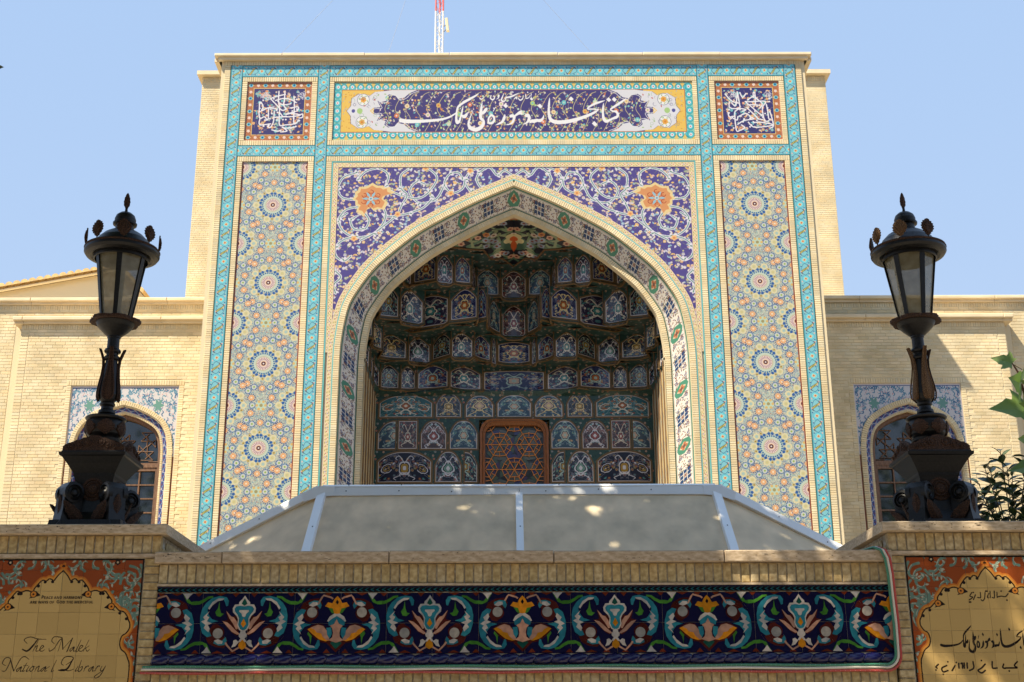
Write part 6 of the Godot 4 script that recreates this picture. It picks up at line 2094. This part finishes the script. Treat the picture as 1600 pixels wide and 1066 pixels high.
# ---------------------------------------------------------------- lamps
# an acanthus or palmette leaf standing in the xy plane, base at the origin, toothed edge and a raised rib
func acanthus(w: float, h: float, d: float, teeth: int) -> ArrayMesh:
	var b := MB.new()
	var n := 14
	var L := []; var R := []; var C := []
	for i in n + 1:
		var v := float(i) / n
		var ww := w * 0.5 * pow(sin(PI * clampf(v * 0.94 + 0.06, 0, 1)), 0.7) * (0.84 + 0.2 * absf(sin(v * teeth * PI))) * (0.35 + 0.65 * minf(1.0, v * 3.2))
		var bend := d * v * v
		L.append(Vector3(-ww, v * h, bend + 0.01 * sin(v * 30.0) * w)); R.append(Vector3(ww, v * h, bend + 0.01 * sin(v * 27.0) * w)); C.append(Vector3(0, v * h, bend + w * 0.16 * sin(PI * v)))
	for i in n:
		b.quad(L[i], C[i], C[i + 1], L[i + 1]); b.quad(C[i], R[i], R[i + 1], C[i + 1])
		var k := Vector3(0, 0, -w * 0.1)
		b.quad(R[i] + k, L[i] + k, L[i + 1] + k, R[i + 1] + k)
		b.quad(R[i], R[i] + k, R[i + 1] + k, R[i + 1]); b.quad(L[i] + k, L[i], L[i + 1], L[i + 1] + k)
	return b.mesh()

func lamp(label: String, pos: Vector3, turn: float, crown: Array, bright: bool) -> void:
	var t := thing("lamp_post", label, "lamp", pos, turn, "iron lamps on the gate piers")
	var orn: Material = M.rust
	# pedestal
	var b := MB.new()
	for e in [[0.0, 0.27, 0.10, 0.25], [0.10, 0.22, 0.17, 0.165], [0.17, 0.15, 0.33, 0.128], [0.33, 0.128, 0.45, 0.145]]:
		var y0: float = e[0]; var r0: float = e[1]; var y1: float = e[2]; var r1: float = e[3]
		for i in 4:
			var a := Vector3(1, 0, 1).rotated(Vector3.UP, PI / 2 * i); var c := Vector3(1, 0, 1).rotated(Vector3.UP, PI / 2 * (i + 1))
			b.quad(Vector3(a.x * r0, y0, a.z * r0), Vector3(c.x * r0, y0, c.z * r0), Vector3(c.x * r1, y1, c.z * r1), Vector3(a.x * r1, y1, a.z * r1))
	put("pedestal", b.mesh(), M.iron, t)
	# square tray flaring out above it
	var tr := MB.new()
	var prof := [[0.43, 0.148], [0.455, 0.15], [0.52, 0.19], [0.565, 0.222], [0.57, 0.236], [0.592, 0.24], [0.594, 0.226], [0.604, 0.224], [0.606, 0.0]]
	for j in prof.size() - 1:
		for i in 4:
			var a := Vector3(1, 0, 1).rotated(Vector3.UP, PI / 2 * i); var c := Vector3(1, 0, 1).rotated(Vector3.UP, PI / 2 * (i + 1))
			var r0: float = prof[j][1]; var r1: float = prof[j + 1][1]
			tr.quad(Vector3(a.x * r0, prof[j][0], a.z * r0), Vector3(c.x * r0, prof[j][0], c.z * r0), Vector3(c.x * r1, prof[j + 1][0], c.z * r1), Vector3(a.x * r1, prof[j + 1][0], a.z * r1))
	put("tray", tr.mesh(), M.iron, t)
	for i in 4:
		var rot := Basis(Vector3.UP, PI / 2 * i)
		# cresting of leaves on each side of the tray
		var cr := MB.new()
		cr.xf = Transform3D(rot * Basis(Vector3.RIGHT, -0.16), rot * Vector3(0, 0.596, 0.212))
		var pts := PackedVector2Array()
		for j in 25:
			var u := -1.0 + j / 12.0
			var hh := 0.036 + 0.088 * pow(1.0 - absf(u), 0.8) + 0.009 * absf(sin(u * 13.0))
			pts.append(Vector2(u * 0.222, hh))
		pts.append(Vector2(0.215, 0)); pts.append(Vector2(-0.215, 0))
		cr.plate(pts, -0.012, 0.012)
		for s in [-1.0, 1.0]:
			for q in [[0.05, 0.07, 0.036], [0.105, 0.05, 0.028], [0.16, 0.034, 0.02]]:
				cr.xf = Transform3D(rot * Basis(Vector3.RIGHT, -0.16), rot * Vector3(0, 0.596, 0.212)) * Transform3D(Basis(Vector3.RIGHT, PI / 2), Vector3(q[0] * s, q[1], 0.011))
				cr.lathe([Vector2(q[2], 0), Vector2(q[2] * 0.8, 0.012), Vector2(q[2] * 0.5, 0.006), Vector2(q[2] * 0.3, 0.016), Vector2(0, 0.018)], 12)
		put("cresting", cr.mesh(), orn, t)
		# round boss and two drooping leaves on the pedestal
		var bs := MB.new()
		bs.xf = Transform3D(rot * Basis(Vector3.RIGHT, PI / 2), rot * Vector3(0, 0.335, 0.126))
		bs.lathe([Vector2(0.088, 0), Vector2(0.085, 0.018), Vector2(0.07, 0.022), Vector2(0.064, 0.012), Vector2(0.05, 0.026), Vector2(0.04, 0.016), Vector2(0.026, 0.03), Vector2(0, 0.034)], 20)
		put("boss", bs.mesh(), orn, t)
		for s in [-1.0, 1.0]:
			put("hanging_leaf", acanthus(0.085, 0.24, 0.05, 5), orn, t, Transform3D(rot * Basis(Vector3(0, 0, 1), -0.62 * s) * Basis(Vector3.RIGHT, 0.25), rot * Vector3(0.02 * s, 0.05, 0.19)))
		# scroll foot on each corner
		var ft := MB.new()
		var dg := Basis(Vector3.UP, PI / 2 * i - PI / 4)
		ft.xf = Transform3D(dg.scaled_local(Vector3(0.86, 1, 1)), Vector3.ZERO)
		var op := PackedVector2Array([Vector2(0.19, 0.0), Vector2(0.17, 0.15), Vector2(0.178, 0.29), Vector2(0.205, 0.358), Vector2(0.25, 0.385), Vector2(0.30, 0.375), Vector2(0.332, 0.335), Vector2(0.335, 0.26), Vector2(0.338, 0.18), Vector2(0.352, 0.10), Vector2(0.39, 0.045), Vector2(0.43, 0.03), Vector2(0.44, 0.0)])
		ft.plate(op, -0.062, 0.062)
		for s in [-1.0, 1.0]:
			ft.xf = Transform3D(dg * Basis(Vector3.RIGHT, PI / 2 * s), dg * Vector3(0.222, 0.30, 0.062 * s))
			ft.lathe([Vector2(0.075, -0.02), Vector2(0.075, 0.014), Vector2(0.058, 0.018), Vector2(0.052, 0.006), Vector2(0.036, 0.016), Vector2(0.028, 0.008), Vector2(0.016, 0.02), Vector2(0, 0.022)], 16)
		put("scroll_foot", ft.mesh(), M.iron, t)
		put("foot_leaf", acanthus(0.075, 0.2, 0.03, 4), orn, t, Transform3D(dg * Basis(Vector3.UP, PI / 2) * Basis(Vector3.RIGHT, -0.1), dg * Vector3(0.29, 0.09, 0)))
	# urn
	var u := MB.new()
	u.lathe([Vector2(0.05, 0.60), Vector2(0.075, 0.63), Vector2(0.066, 0.665), Vector2(0.098, 0.70), Vector2(0.118, 0.715), Vector2(0.122, 0.735), Vector2(0.108, 0.745), Vector2(0.128, 0.77), Vector2(0.139, 0.81), Vector2(0.138, 0.85), Vector2(0.128, 0.872), Vector2(0.142, 0.88), Vector2(0.149, 0.892), Vector2(0.142, 0.902), Vector2(0.06, 0.91), Vector2(0.05, 0.922)], 28)
	put("urn", u.mesh(), M.iron, t)
	for i in 6:
		var a := TAU * i / 6 + 0.35
		var r := Basis(Vector3.UP, a)
		put("urn_leaf", acanthus(0.13, 0.115, 0.016, 4), orn, t, Transform3D(r, r * Vector3(0, 0.752, 0.131)))
	# baluster with tall leaves
	var s := MB.new()
	s.lathe([Vector2(0.05, 0.92), Vector2(0.062, 0.935), Vector2(0.06, 0.955), Vector2(0.046, 0.965), Vector2(0.043, 0.985), Vector2(0.054, 0.995), Vector2(0.056, 1.01), Vector2(0.046, 1.02), Vector2(0.062, 1.04), Vector2(0.074, 1.075), Vector2(0.07, 1.13), Vector2(0.056, 1.22), Vector2(0.046, 1.32), Vector2(0.042, 1.345), Vector2(0.056, 1.352), Vector2(0.06, 1.364), Vector2(0.054, 1.378), Vector2(0.043, 1.384), Vector2(0.043, 1.40), Vector2(0.058, 1.408), Vector2(0.062, 1.42), Vector2(0.056, 1.434), Vector2(0.045, 1.44), Vector2(0.044, 1.52), Vector2(0.05, 1.525), Vector2(0.05, 1.54)], 24)
	put("baluster", s.mesh(), M.iron, t)
	for i in 4:
		var a := TAU * i / 4 + 0.22
		var r := Basis(Vector3.UP, a)
		put("baluster_leaf", tall_leaf(), M.gilt if bright and i in [0, 3] else orn, t, Transform3D(r, r * Vector3(0, 1.03, 0.066)))
	# cup and leafy plate under the lantern
	var cp := MB.new()
	cp.lathe([Vector2(0.05, 1.535), Vector2(0.066, 1.548), Vector2(0.1, 1.58), Vector2(0.128, 1.61), Vector2(0.142, 1.64), Vector2(0.142, 1.664), Vector2(0.0, 1.67)], 24)
	put("cup", cp.mesh(), M.iron, t)
	var pl := MB.new()
	var pp := PackedVector2Array()
	for j in 48:
		pp.append(Vector2.from_angle(TAU * j / 48) * (0.163 + 0.024 * absf(cos(TAU * j / 48 * 3.0)) + 0.006 * (j % 2)))
	pl.xf = Transform3D(Basis(Vector3.RIGHT, -PI / 2), Vector3(0, 1.645, 0))
	pl.plate(pp, 0.0, 0.022)
	put("leafy_plate", pl.mesh(), orn, t)
	# lantern: six panes between bars
	var n := 6
	var off := 0.22
	for i in n:
		var a0 := TAU * i / n + off; var a1 := TAU * (i + 1) / n + off
		var v0 := Vector3(sin(a0), 0, cos(a0)); var v1 := Vector3(sin(a1), 0, cos(a1))
		var g := MB.new()
		g.quad(v0 * 0.118 + Vector3(0, 1.672, 0), v1 * 0.118 + Vector3(0, 1.672, 0), v1 * 0.196 + Vector3(0, 2.19, 0), v0 * 0.196 + Vector3(0, 2.19, 0))
		put("pane", g.mesh(), M.lamp_glass, t)
		var br := MB.new()
		var cdir := v0
		var sd := cdir.cross(Vector3.UP)
		for k in [[-0.016, 0.016]]:
			var p0 := cdir * 0.122 + Vector3(0, 1.668, 0); var p1 := cdir * 0.203 + Vector3(0, 2.195, 0)
			br.quad(p0 + sd * 0.015, p0 - sd * 0.015, p1 - sd * 0.021, p1 + sd * 0.021)
			br.quad(p0 - sd * 0.015, p0 - sd * 0.011 - cdir * 0.018, p1 - sd * 0.015 - cdir * 0.018, p1 - sd * 0.021)
			br.quad(p0 + sd * 0.011 - cdir * 0.018, p0 + sd * 0.015, p1 + sd * 0.021, p1 + sd * 0.015 - cdir * 0.018)
		put("bar", br.mesh(), M.iron, t)
	var hd := MB.new()
	hd.lathe([Vector2(0.2, 2.15), Vector2(0.208, 2.155), Vector2(0.21, 2.2), Vector2(0.19, 2.205)], 24)
	put("head_ring", hd.mesh(), M.iron, t)
	# brim, dome, small cap
	var bm := MB.new()
	bm.lathe([Vector2(0.19, 2.19), Vector2(0.235, 2.175), Vector2(0.27, 2.185), Vector2(0.283, 2.205), Vector2(0.282, 2.225), Vector2(0.268, 2.24), Vector2(0.215, 2.255)], 40)
	put("brim", bm.mesh(), M.iron, t)
	var rr := MB.new()
	var circ := []
	for j in 41:
		circ.append(Vector3(cos(TAU * j / 40) * 0.274, 2.236, sin(TAU * j / 40) * 0.274))
	rr.tube(circ, 0.012, 6)
	put("brim_edge", rr.mesh(), orn, t)
	var dm := MB.new()
	dm.lathe([Vector2(0.225, 2.245), Vector2(0.215, 2.275), Vector2(0.19, 2.32), Vector2(0.15, 2.362), Vector2(0.11, 2.388), Vector2(0.082, 2.398)], 32)
	put("dome", dm.mesh(), M.dome_iron, t)
	var cap := MB.new()
	cap.lathe([Vector2(0.07, 2.39), Vector2(0.07, 2.445), Vector2(0.09, 2.452), Vector2(0.092, 2.466), Vector2(0.08, 2.472), Vector2(0.081, 2.5), Vector2(0.07, 2.53), Vector2(0.045, 2.552), Vector2(0.012, 2.56), Vector2(0.009, 2.6), Vector2(0, 2.602)], 24)
	put("cap", cap.mesh(), M.iron, t)
	put("finial", acanthus(0.05, 0.155, 0.0, 5), orn, t, Transform3D(Basis(Vector3.UP, 0.3), Vector3(0, 2.575, 0)))
	for i in 8:
		if not crown[i]:
			continue
		var a := TAU * i / 8 + 0.30
		var r := Basis(Vector3.UP, a)
		put("crown_leaf", palmette(0.105, 0.165, 0.02), M.gilt if bright and i in [7, 6] else orn, t, Transform3D(r, r * Vector3(0, 2.232, 0.27)))

func tall_leaf() -> ArrayMesh:
	var b := MB.new()
	var n := 14
	var pr := [[0.0, 0.02, 0.004], [0.02, 0.04, 0.010], [0.06, 0.046, 0.011], [0.12, 0.042, 0.004], [0.19, 0.03, -0.006], [0.26, 0.019, -0.011], [0.32, 0.014, -0.006], [0.37, 0.012, 0.010], [0.405, 0.010, 0.024]]
	for i in pr.size() - 1:
		for j in 6:
			var u0 := -1.0 + j / 3.0; var u1 := -1.0 + (j + 1) / 3.0
			var V := func(q: Array, u: float) -> Vector3: return Vector3(q[1] * u, q[0], q[2] + 0.018 * cos(u * 1.5) - 0.012)
			b.quad(V.call(pr[i], u0), V.call(pr[i], u1), V.call(pr[i + 1], u1), V.call(pr[i + 1], u0))
	# ropes of relief
	for k in 2:
		var l := []
		for q in pr:
			l.append(Vector3(q[1] * (0.9 if k == 0 else -0.9), q[0], q[2] + 0.004))
		b.tube(l, 0.006, 5)
	return b.mesh()

func lamps() -> void:
	lamp("black iron lantern on the pier with English name tiles, all its crown leaves in place", Vector3(-3.128, 3.105, 14.8), 0.0, [1, 1, 1, 1, 1, 1, 1, 1], false)
	lamp("black iron lantern on the right pier, crown leaves missing on its right side", Vector3(2.965, 3.09, 14.8), 0.0, [1, 0, 0, 0, 1, 1, 1, 1], true)

# ---------------------------------------------------------------- light ropes along the frieze
func ropes() -> void:
	var cs := [[C8(64, 128, 100), "green", "top", 2.160, 0.0], [C8(214, 206, 190), "white", "middle", 2.142, 0.012], [C8(176, 66, 58), "red", "lowest", 2.122, 0.024]]
	for i in 3:
		var c: Array = cs[i]
		var t := thing("light_rope", "%s light rope, %s of three running under the glazed frieze and up its right end" % [c[1], c[2]], "cable", Vector3(0, 0, GZ), GTURN, "light ropes under the frieze")
		var y: float = c[3]; var e: float = c[4]
		var l := []
		for k in 26:
			var x := -2.50 + e * -0.6 + 4.80 * k / 25.0
			l.append(Vector3(x, y + 0.003 * sin(k * 1.3 + i), 0.020 + 0.002 * sin(k * 2.1 + i * 2)))
		var xr := 2.365 + e * 1.35
		for k in 7:
			var a := -PI / 2 + PI / 2 * k / 6.0
			var r := 0.075 + e
			l.append(Vector3(xr - r + cos(a) * r, y + r + sin(a) * r, 0.022))
		l.append(Vector3(xr + 0.003, 2.42, 0.024)); l.append(Vector3(xr - 0.004, 2.6, 0.03)); l.append(Vector3(xr - 0.012, 2.74, 0.05)); l.append(Vector3(xr - 0.024, 2.84, 0.056)); l.append(Vector3(xr - 0.045, 2.895, 0.05)); l.append(Vector3(xr - 0.08, 2.92, 0.01)); l.append(Vector3(xr - 0.13, 2.916, -0.12)); l.append(Vector3(xr - 0.16, 2.912, -0.45))
		var b := MB.new()
		b.tube(l, 0.0088, 8)
		var m := paint(c[0], 0.25)
		m.metallic_specular = 0.6
		put("rope", b.mesh(), m, t)
		var n := MB.new()   # bulbs along the rope, as faint beads
		for k in 150:
			var x := -2.48 + 4.76 * k / 149.0
			n.tube([Vector3(x, y + 0.0, 0.0285), Vector3(x + 0.004, y, 0.0285)], 0.0022, 4)
		var bo := put("bulbs", n.mesh(), paint(c[0].lightened(0.4), 0.3), t)
		bo.set_meta("kind", "stuff")

# ---------------------------------------------------------------- plants
# a plane leaf, five pointed lobes, stalk at the origin, tip along +y
func plane_leaf(w: float, fold: float) -> ArrayMesh:
	var b := MB.new()
	var o := [[0.0, 0.0], [0.10, -0.05], [0.36, -0.12], [0.30, 0.02], [0.50, 0.16], [0.62, 0.34], [0.44, 0.32], [0.30, 0.36], [0.33, 0.50], [0.22, 0.62], [0.12, 0.78], [0.0, 1.0]]
	var c := Vector3(0, 0.3, 0)
	for m in [1.0, -1.0]:
		for i in o.size() - 1:
			var p := Vector3(o[i][0] * m, o[i][1], absf(o[i][0]) * fold - o[i][1] * o[i][1] * 0.18) * w
			var q := Vector3(o[i + 1][0] * m, o[i + 1][1], absf(o[i + 1][0]) * fold - o[i + 1][1] * o[i + 1][1] * 0.18) * w
			if m > 0:
				b.tri(c * w, p, q)
			else:
				b.tri(c * w, q, p)
	return b.mesh()

func oval_leaf(l: float, w: float) -> ArrayMesh:
	var b := MB.new()
	var pr := [[0.0, 0.0], [0.2, 0.6], [0.45, 1.0], [0.7, 0.8], [1.0, 0.0]]
	for m in [1.0, -1.0]:
		for i in 4:
			var z0: float = -0.25 * pr[i][0] * pr[i][0]; var z1: float = -0.25 * pr[i + 1][0] * pr[i + 1][0]
			var p := Vector3(0, pr[i][0] * l, z0 * l); var q := Vector3(0, pr[i + 1][0] * l, z1 * l)
			var pe := Vector3(pr[i][1] * w * 0.5 * m, p.y, p.z + pr[i][1] * w * 0.14); var qe := Vector3(pr[i + 1][1] * w * 0.5 * m, q.y, q.z + pr[i + 1][1] * w * 0.14)
			if m > 0:
				b.quad(p, pe, qe, q)
			else:
				b.quad(pe, p, q, qe)
	return b.mesh()

func rand_basis() -> Basis:
	return Basis(Vector3(rng.randf_range(-1, 1), rng.randf_range(-1, 1), rng.randf_range(-1, 1)).normalized(), rng.randf() * TAU)

func street_tree(label: String, foot: Vector3, lo: Vector3, hi: Vector3, clusters: int, per: int, twigs: Array, extra := 0) -> void:
	var t := thing("plane_tree", label, "tree", Vector3.ZERO, 0, "street trees shading the gate")
	var tk := MB.new()
	var fork := foot + Vector3(0.2, 4.6, 0.1)
	tk.tube([foot, foot + Vector3(0.05, 1.5, 0), foot + Vector3(0.0, 3.2, 0.1), fork, foot.lerp(fork, 1.0) + Vector3(0.3, 2.0, 0.2), fork + Vector3(0.5, 4.0, -0.3)], 0.26, 10, 0.35)
	put("trunk", tk.mesh(), M.bark, t)
	var xs := []; var cols := []
	var limbs := MB.new()
	for i in clusters:
		var c := Vector3(rng.randf_range(lo.x, hi.x), rng.randf_range(lo.y, hi.y), rng.randf_range(lo.z, hi.z))
		var lim := 1.6 + (24.0 - c.z) * 0.70 + 0.9
		if c.y < lim:
			c.y = lim + rng.randf() * 1.2
		if i % 3 == 0:
			var mid := fork.lerp(c, 0.5) + Vector3(0, 0.6, 0)
			if mid.y > 1.6 + (24.0 - mid.z) * 0.70 + 0.4 or absf(mid.x) > 5.5:
				limbs.tube([fork + Vector3(0, 0.4, 0), mid, c], 0.07, 6, 0.25)
		for j in per:
			var p := c + Vector3(rng.randfn(0, 0.42), rng.randfn(0, 0.3), rng.randfn(0, 0.42))
			if p.y < 1.6 + (24.0 - p.z) * 0.70 + 0.35:
				continue
			var s := rng.randf_range(0.7, 1.25)
			xs.append(Transform3D((Basis(Vector3.RIGHT, -1.2 + rng.randf_range(-0.7, 0.7)).rotated(Vector3.UP, rng.randf() * TAU)).scaled(Vector3(s, s, s)), p))
			var k := rng.randf_range(0.75, 1.3)
			cols.append(Color(0.085 * k, 0.14 * k, 0.03 * k))
	for i in extra:
		var c := Vector3(rng.randf_range(-6.2, -1.9), rng.randf_range(9.3, 11.4), rng.randf_range(14.4, 17.2))
		for j in per:
			var p := c + Vector3(rng.randfn(0, 0.42), rng.randfn(0, 0.3), rng.randfn(0, 0.42))
			if p.y > 1.6 + (24.0 - p.z) * 0.70 + 0.35:
				xs.append(Transform3D((Basis(Vector3.RIGHT, -1.2 + rng.randf_range(-0.7, 0.7)).rotated(Vector3.UP, rng.randf() * TAU)), p))
				var k := rng.randf_range(0.75, 1.3)
				cols.append(Color(0.085 * k, 0.14 * k, 0.03 * k))
	put("limbs", limbs.mesh(), M.bark, t)
	many("crown", plane_leaf(0.19, 0.2), M.leaf, t, xs, cols)
	for q in twigs:
		put("leaf", plane_leaf(q[1], 0.25), M.leaf_dark, t, Transform3D(Basis(Vector3(0, 0, 1), q[2]) * Basis(Vector3.UP, q[3]), q[0]))

func plants() -> void:
	street_tree("tall plane tree on the pavement left of the gate, its leaf tips reaching into view", Vector3(-7.2, 0, 18.5), Vector3(-8.8, 7.6, 14.0), Vector3(-2.6, 11.2, 20.2), 112, 62, [[Vector3(-2.965, 5.10, 18.0), 0.14, -1.6, 0.4], [Vector3(-2.955, 5.10, 18.0), 0.14, -2.2, -0.3], [Vector3(-3.02, 5.37, 18.0), 0.14, -1.5, 0.3]])
	street_tree("tall plane tree on the pavement right of the gate, shading it from above", Vector3(5.6, 0, 19.5), Vector3(-2.8, 8.0, 14.0), Vector3(1.7, 11.2, 20.2), 74, 62, [], 34)
	# young plane tree behind the right pier
	var t := thing("plane_sapling", "young plane tree with large fresh leaves at the right edge behind the pier", "tree", Vector3(3.98, 0, 14.2), 0, "")
	var st := MB.new()
	st.tube([Vector3(0.05, 0, 0), Vector3(0.06, 2.4, 0), Vector3(0.03, 3.8, 0.01), Vector3(0.0, 4.3, 0), Vector3(-0.035, 4.52, 0), Vector3(-0.075, 4.60, 0)], 0.022, 7, 0.2)
	put("trunk", st.mesh(), paint(C8(110, 70, 50), 0.8), t)
	for q in [[-0.085, 4.585, 0.17, 1.0, 0.25, -0.25], [-0.03, 4.41, 0.27, 1.35, -0.2, 1.05], [0.02, 4.38, 0.26, -1.0, 0.4, 0.3], [0.0, 4.18, 0.34, 1.62, 0.55, 0.35], [0.0, 4.20, 0.26, -0.9, 0.2, 0.3], [0.02, 3.98, 0.26, 1.5, -0.4, 0.9], [0.03, 3.86, 0.25, -1.2, 0.5, 0.4], [0.02, 3.75, 0.24, 1.2, 0.5, -0.6], [0.03, 3.6, 0.24, -0.6, 0.4, 0.6]]:
		put("leaf", plane_leaf(q[2], 0.18), M.leaf_fresh, t, Transform3D(Basis(Vector3(0, 0, 1), q[3]) * Basis(Vector3.UP, q[4]) * Basis(Vector3.RIGHT, q[5]), Vector3(q[0], q[1], 0.02)))
		var pt := MB.new()
		pt.tube([Vector3(0.01, q[1] - 0.05, 0), Vector3(q[0], q[1], 0.02)], 0.004, 4)
		put("stalk", pt.mesh(), M.bark, t)
	# glossy shrub behind the right pier
	var s := thing("shrub", "dark glossy leaved shrub rising behind the right pier at the picture edge", "shrub", Vector3(3.86, 0, 13.9), 0, "")
	var sm := MB.new()
	var leafm := [oval_leaf(0.15, 0.062), oval_leaf(0.13, 0.066), oval_leaf(0.11, 0.05)]
	var lm := [M.leaf_dark, paint(Color(0.05, 0.08, 0.03).linear_to_srgb(), 0.35), paint(Color(0.07, 0.11, 0.035).linear_to_srgb(), 0.4)]
	for i in 30:
		var a := -1.0 + 2.0 * (i + 0.5) / 30.0
		var top := Vector3(a * 0.36 + rng.randf_range(-0.04, 0.04), 3.96 - absf(a) * 0.3 - (i * 7 % 5) * 0.13, rng.randf_range(-0.25, 0.2))
		var mid := Vector3(top.x * 0.55, top.y - 0.3, top.z * 0.6)
		sm.tube([Vector3(0.02, 0, 0), Vector3(0.02, 2.6, 0), mid, top], 0.008, 5, 0.4)
		for j in 10:
			var p := mid.lerp(top, 0.15 + 0.85 * j / 9.0)
			var out := Vector3(top.x - mid.x, 0.12, top.z - mid.z).normalized()
			var dirv := (Vector3(cos(j * 2.4 + i), rng.randf_range(-0.25, 0.75), sin(j * 2.4 + i)) + out * 0.5).normalized()
			var up := Vector3(rng.randf_range(-0.4, 0.4), 1.0, rng.randf_range(0.0, 0.8))
			var zx := (up - dirv * up.dot(dirv)).normalized()
			put("leaf", leafm[rng.randi() % 3], lm[rng.randi() % 3], s, Transform3D(Basis(dirv.cross(zx), dirv, zx), p))
	put("stems", sm.mesh(), M.bark, s)

# a palmette: narrow foot, broad toothed head, ribs
func palmette(w: float, h: float, d: float) -> ArrayMesh:
	var b := MB.new()
	var pts := PackedVector2Array()
	var o := [[0.012, 0.0], [0.014, 0.16], [0.24, 0.26], [0.2, 0.3], [0.40, 0.38], [0.36, 0.42], [0.5, 0.5], [0.43, 0.55], [0.52, 0.64], [0.42, 0.68], [0.46, 0.77], [0.33, 0.79], [0.34, 0.88], [0.2, 0.88], [0.16, 0.96], [0.0, 1.0]]
	for q in o:
		pts.append(Vector2(q[0] * w * 1.05, q[1] * h))
	for i in range(o.size() - 2, -1, -1):
		pts.append(Vector2(-o[i][0] * w * 1.05, o[i][1] * h))
	b.plate(pts, -0.005, 0.005)
	for k in 7:
		var a := -1.05 + k * 0.35
		b.tube([Vector3(0, h * 0.24, 0.004), Vector3(sin(a) * w * 0.26, h * 0.3 + cos(a) * h * 0.34, 0.012), Vector3(sin(a) * w * 0.4, h * 0.36 + cos(a) * h * 0.5, 0.004)], 0.0075, 5)
	return b.mesh()

# the far side of the street, behind the viewer; seen only in glass and glaze
func across_the_street() -> void:
	var t := thing("street_house", "long plain plastered house across the street from the gate", "building", Vector3(0, 0, 44))
	put("wall", boxm(Vector3(-40, -0.16, 0), Vector3(40, 9.5, 10)), paint(C8(150, 138, 120), 0.9), t)
	for i in 22:
		for j in 2:
			put("window", boxm(Vector3(-38 + i * 3.5, 1.2 + j * 3.6, -0.04), Vector3(-36.6 + i * 3.5, 3.2 + j * 3.6, 0.05)), M.glass, t)
	for i in 9:
		var x := -24.0 + i * 6.0
		var tr := thing("pavement_tree", "dense green plane tree on the far pavement, opposite " + ["the far left end of the street", "the outer left wing", "the left wing", "the left pier", "the middle of the gate", "the right pier", "the right wing", "the outer right wing", "the far right end of the street"][i], "tree", Vector3(x, 0, 38.5 + (i % 3)), 0, "plane trees across the street")
		var tk := MB.new()
		tk.tube([Vector3(0, -0.16, 0), Vector3(0.1, 3, 0), Vector3(0, 11, 0)], 0.24, 8, 0.4)
		put("trunk", tk.mesh(), M.bark, tr)
		var xs := []; var cols := []
		for j in 1100:
			var p := Vector3(rng.randfn(0, 2.0), 10.5 + i % 3 + rng.randfn(0, 2.9), rng.randfn(0, 1.4))
			xs.append(Transform3D(rand_basis(), p))
			var k := rng.randf_range(0.7, 1.3)
			cols.append(Color(0.07 * k, 0.12 * k, 0.03 * k))
		many("crown", plane_leaf(0.45, 0.2), M.leaf, tr, xs, cols)
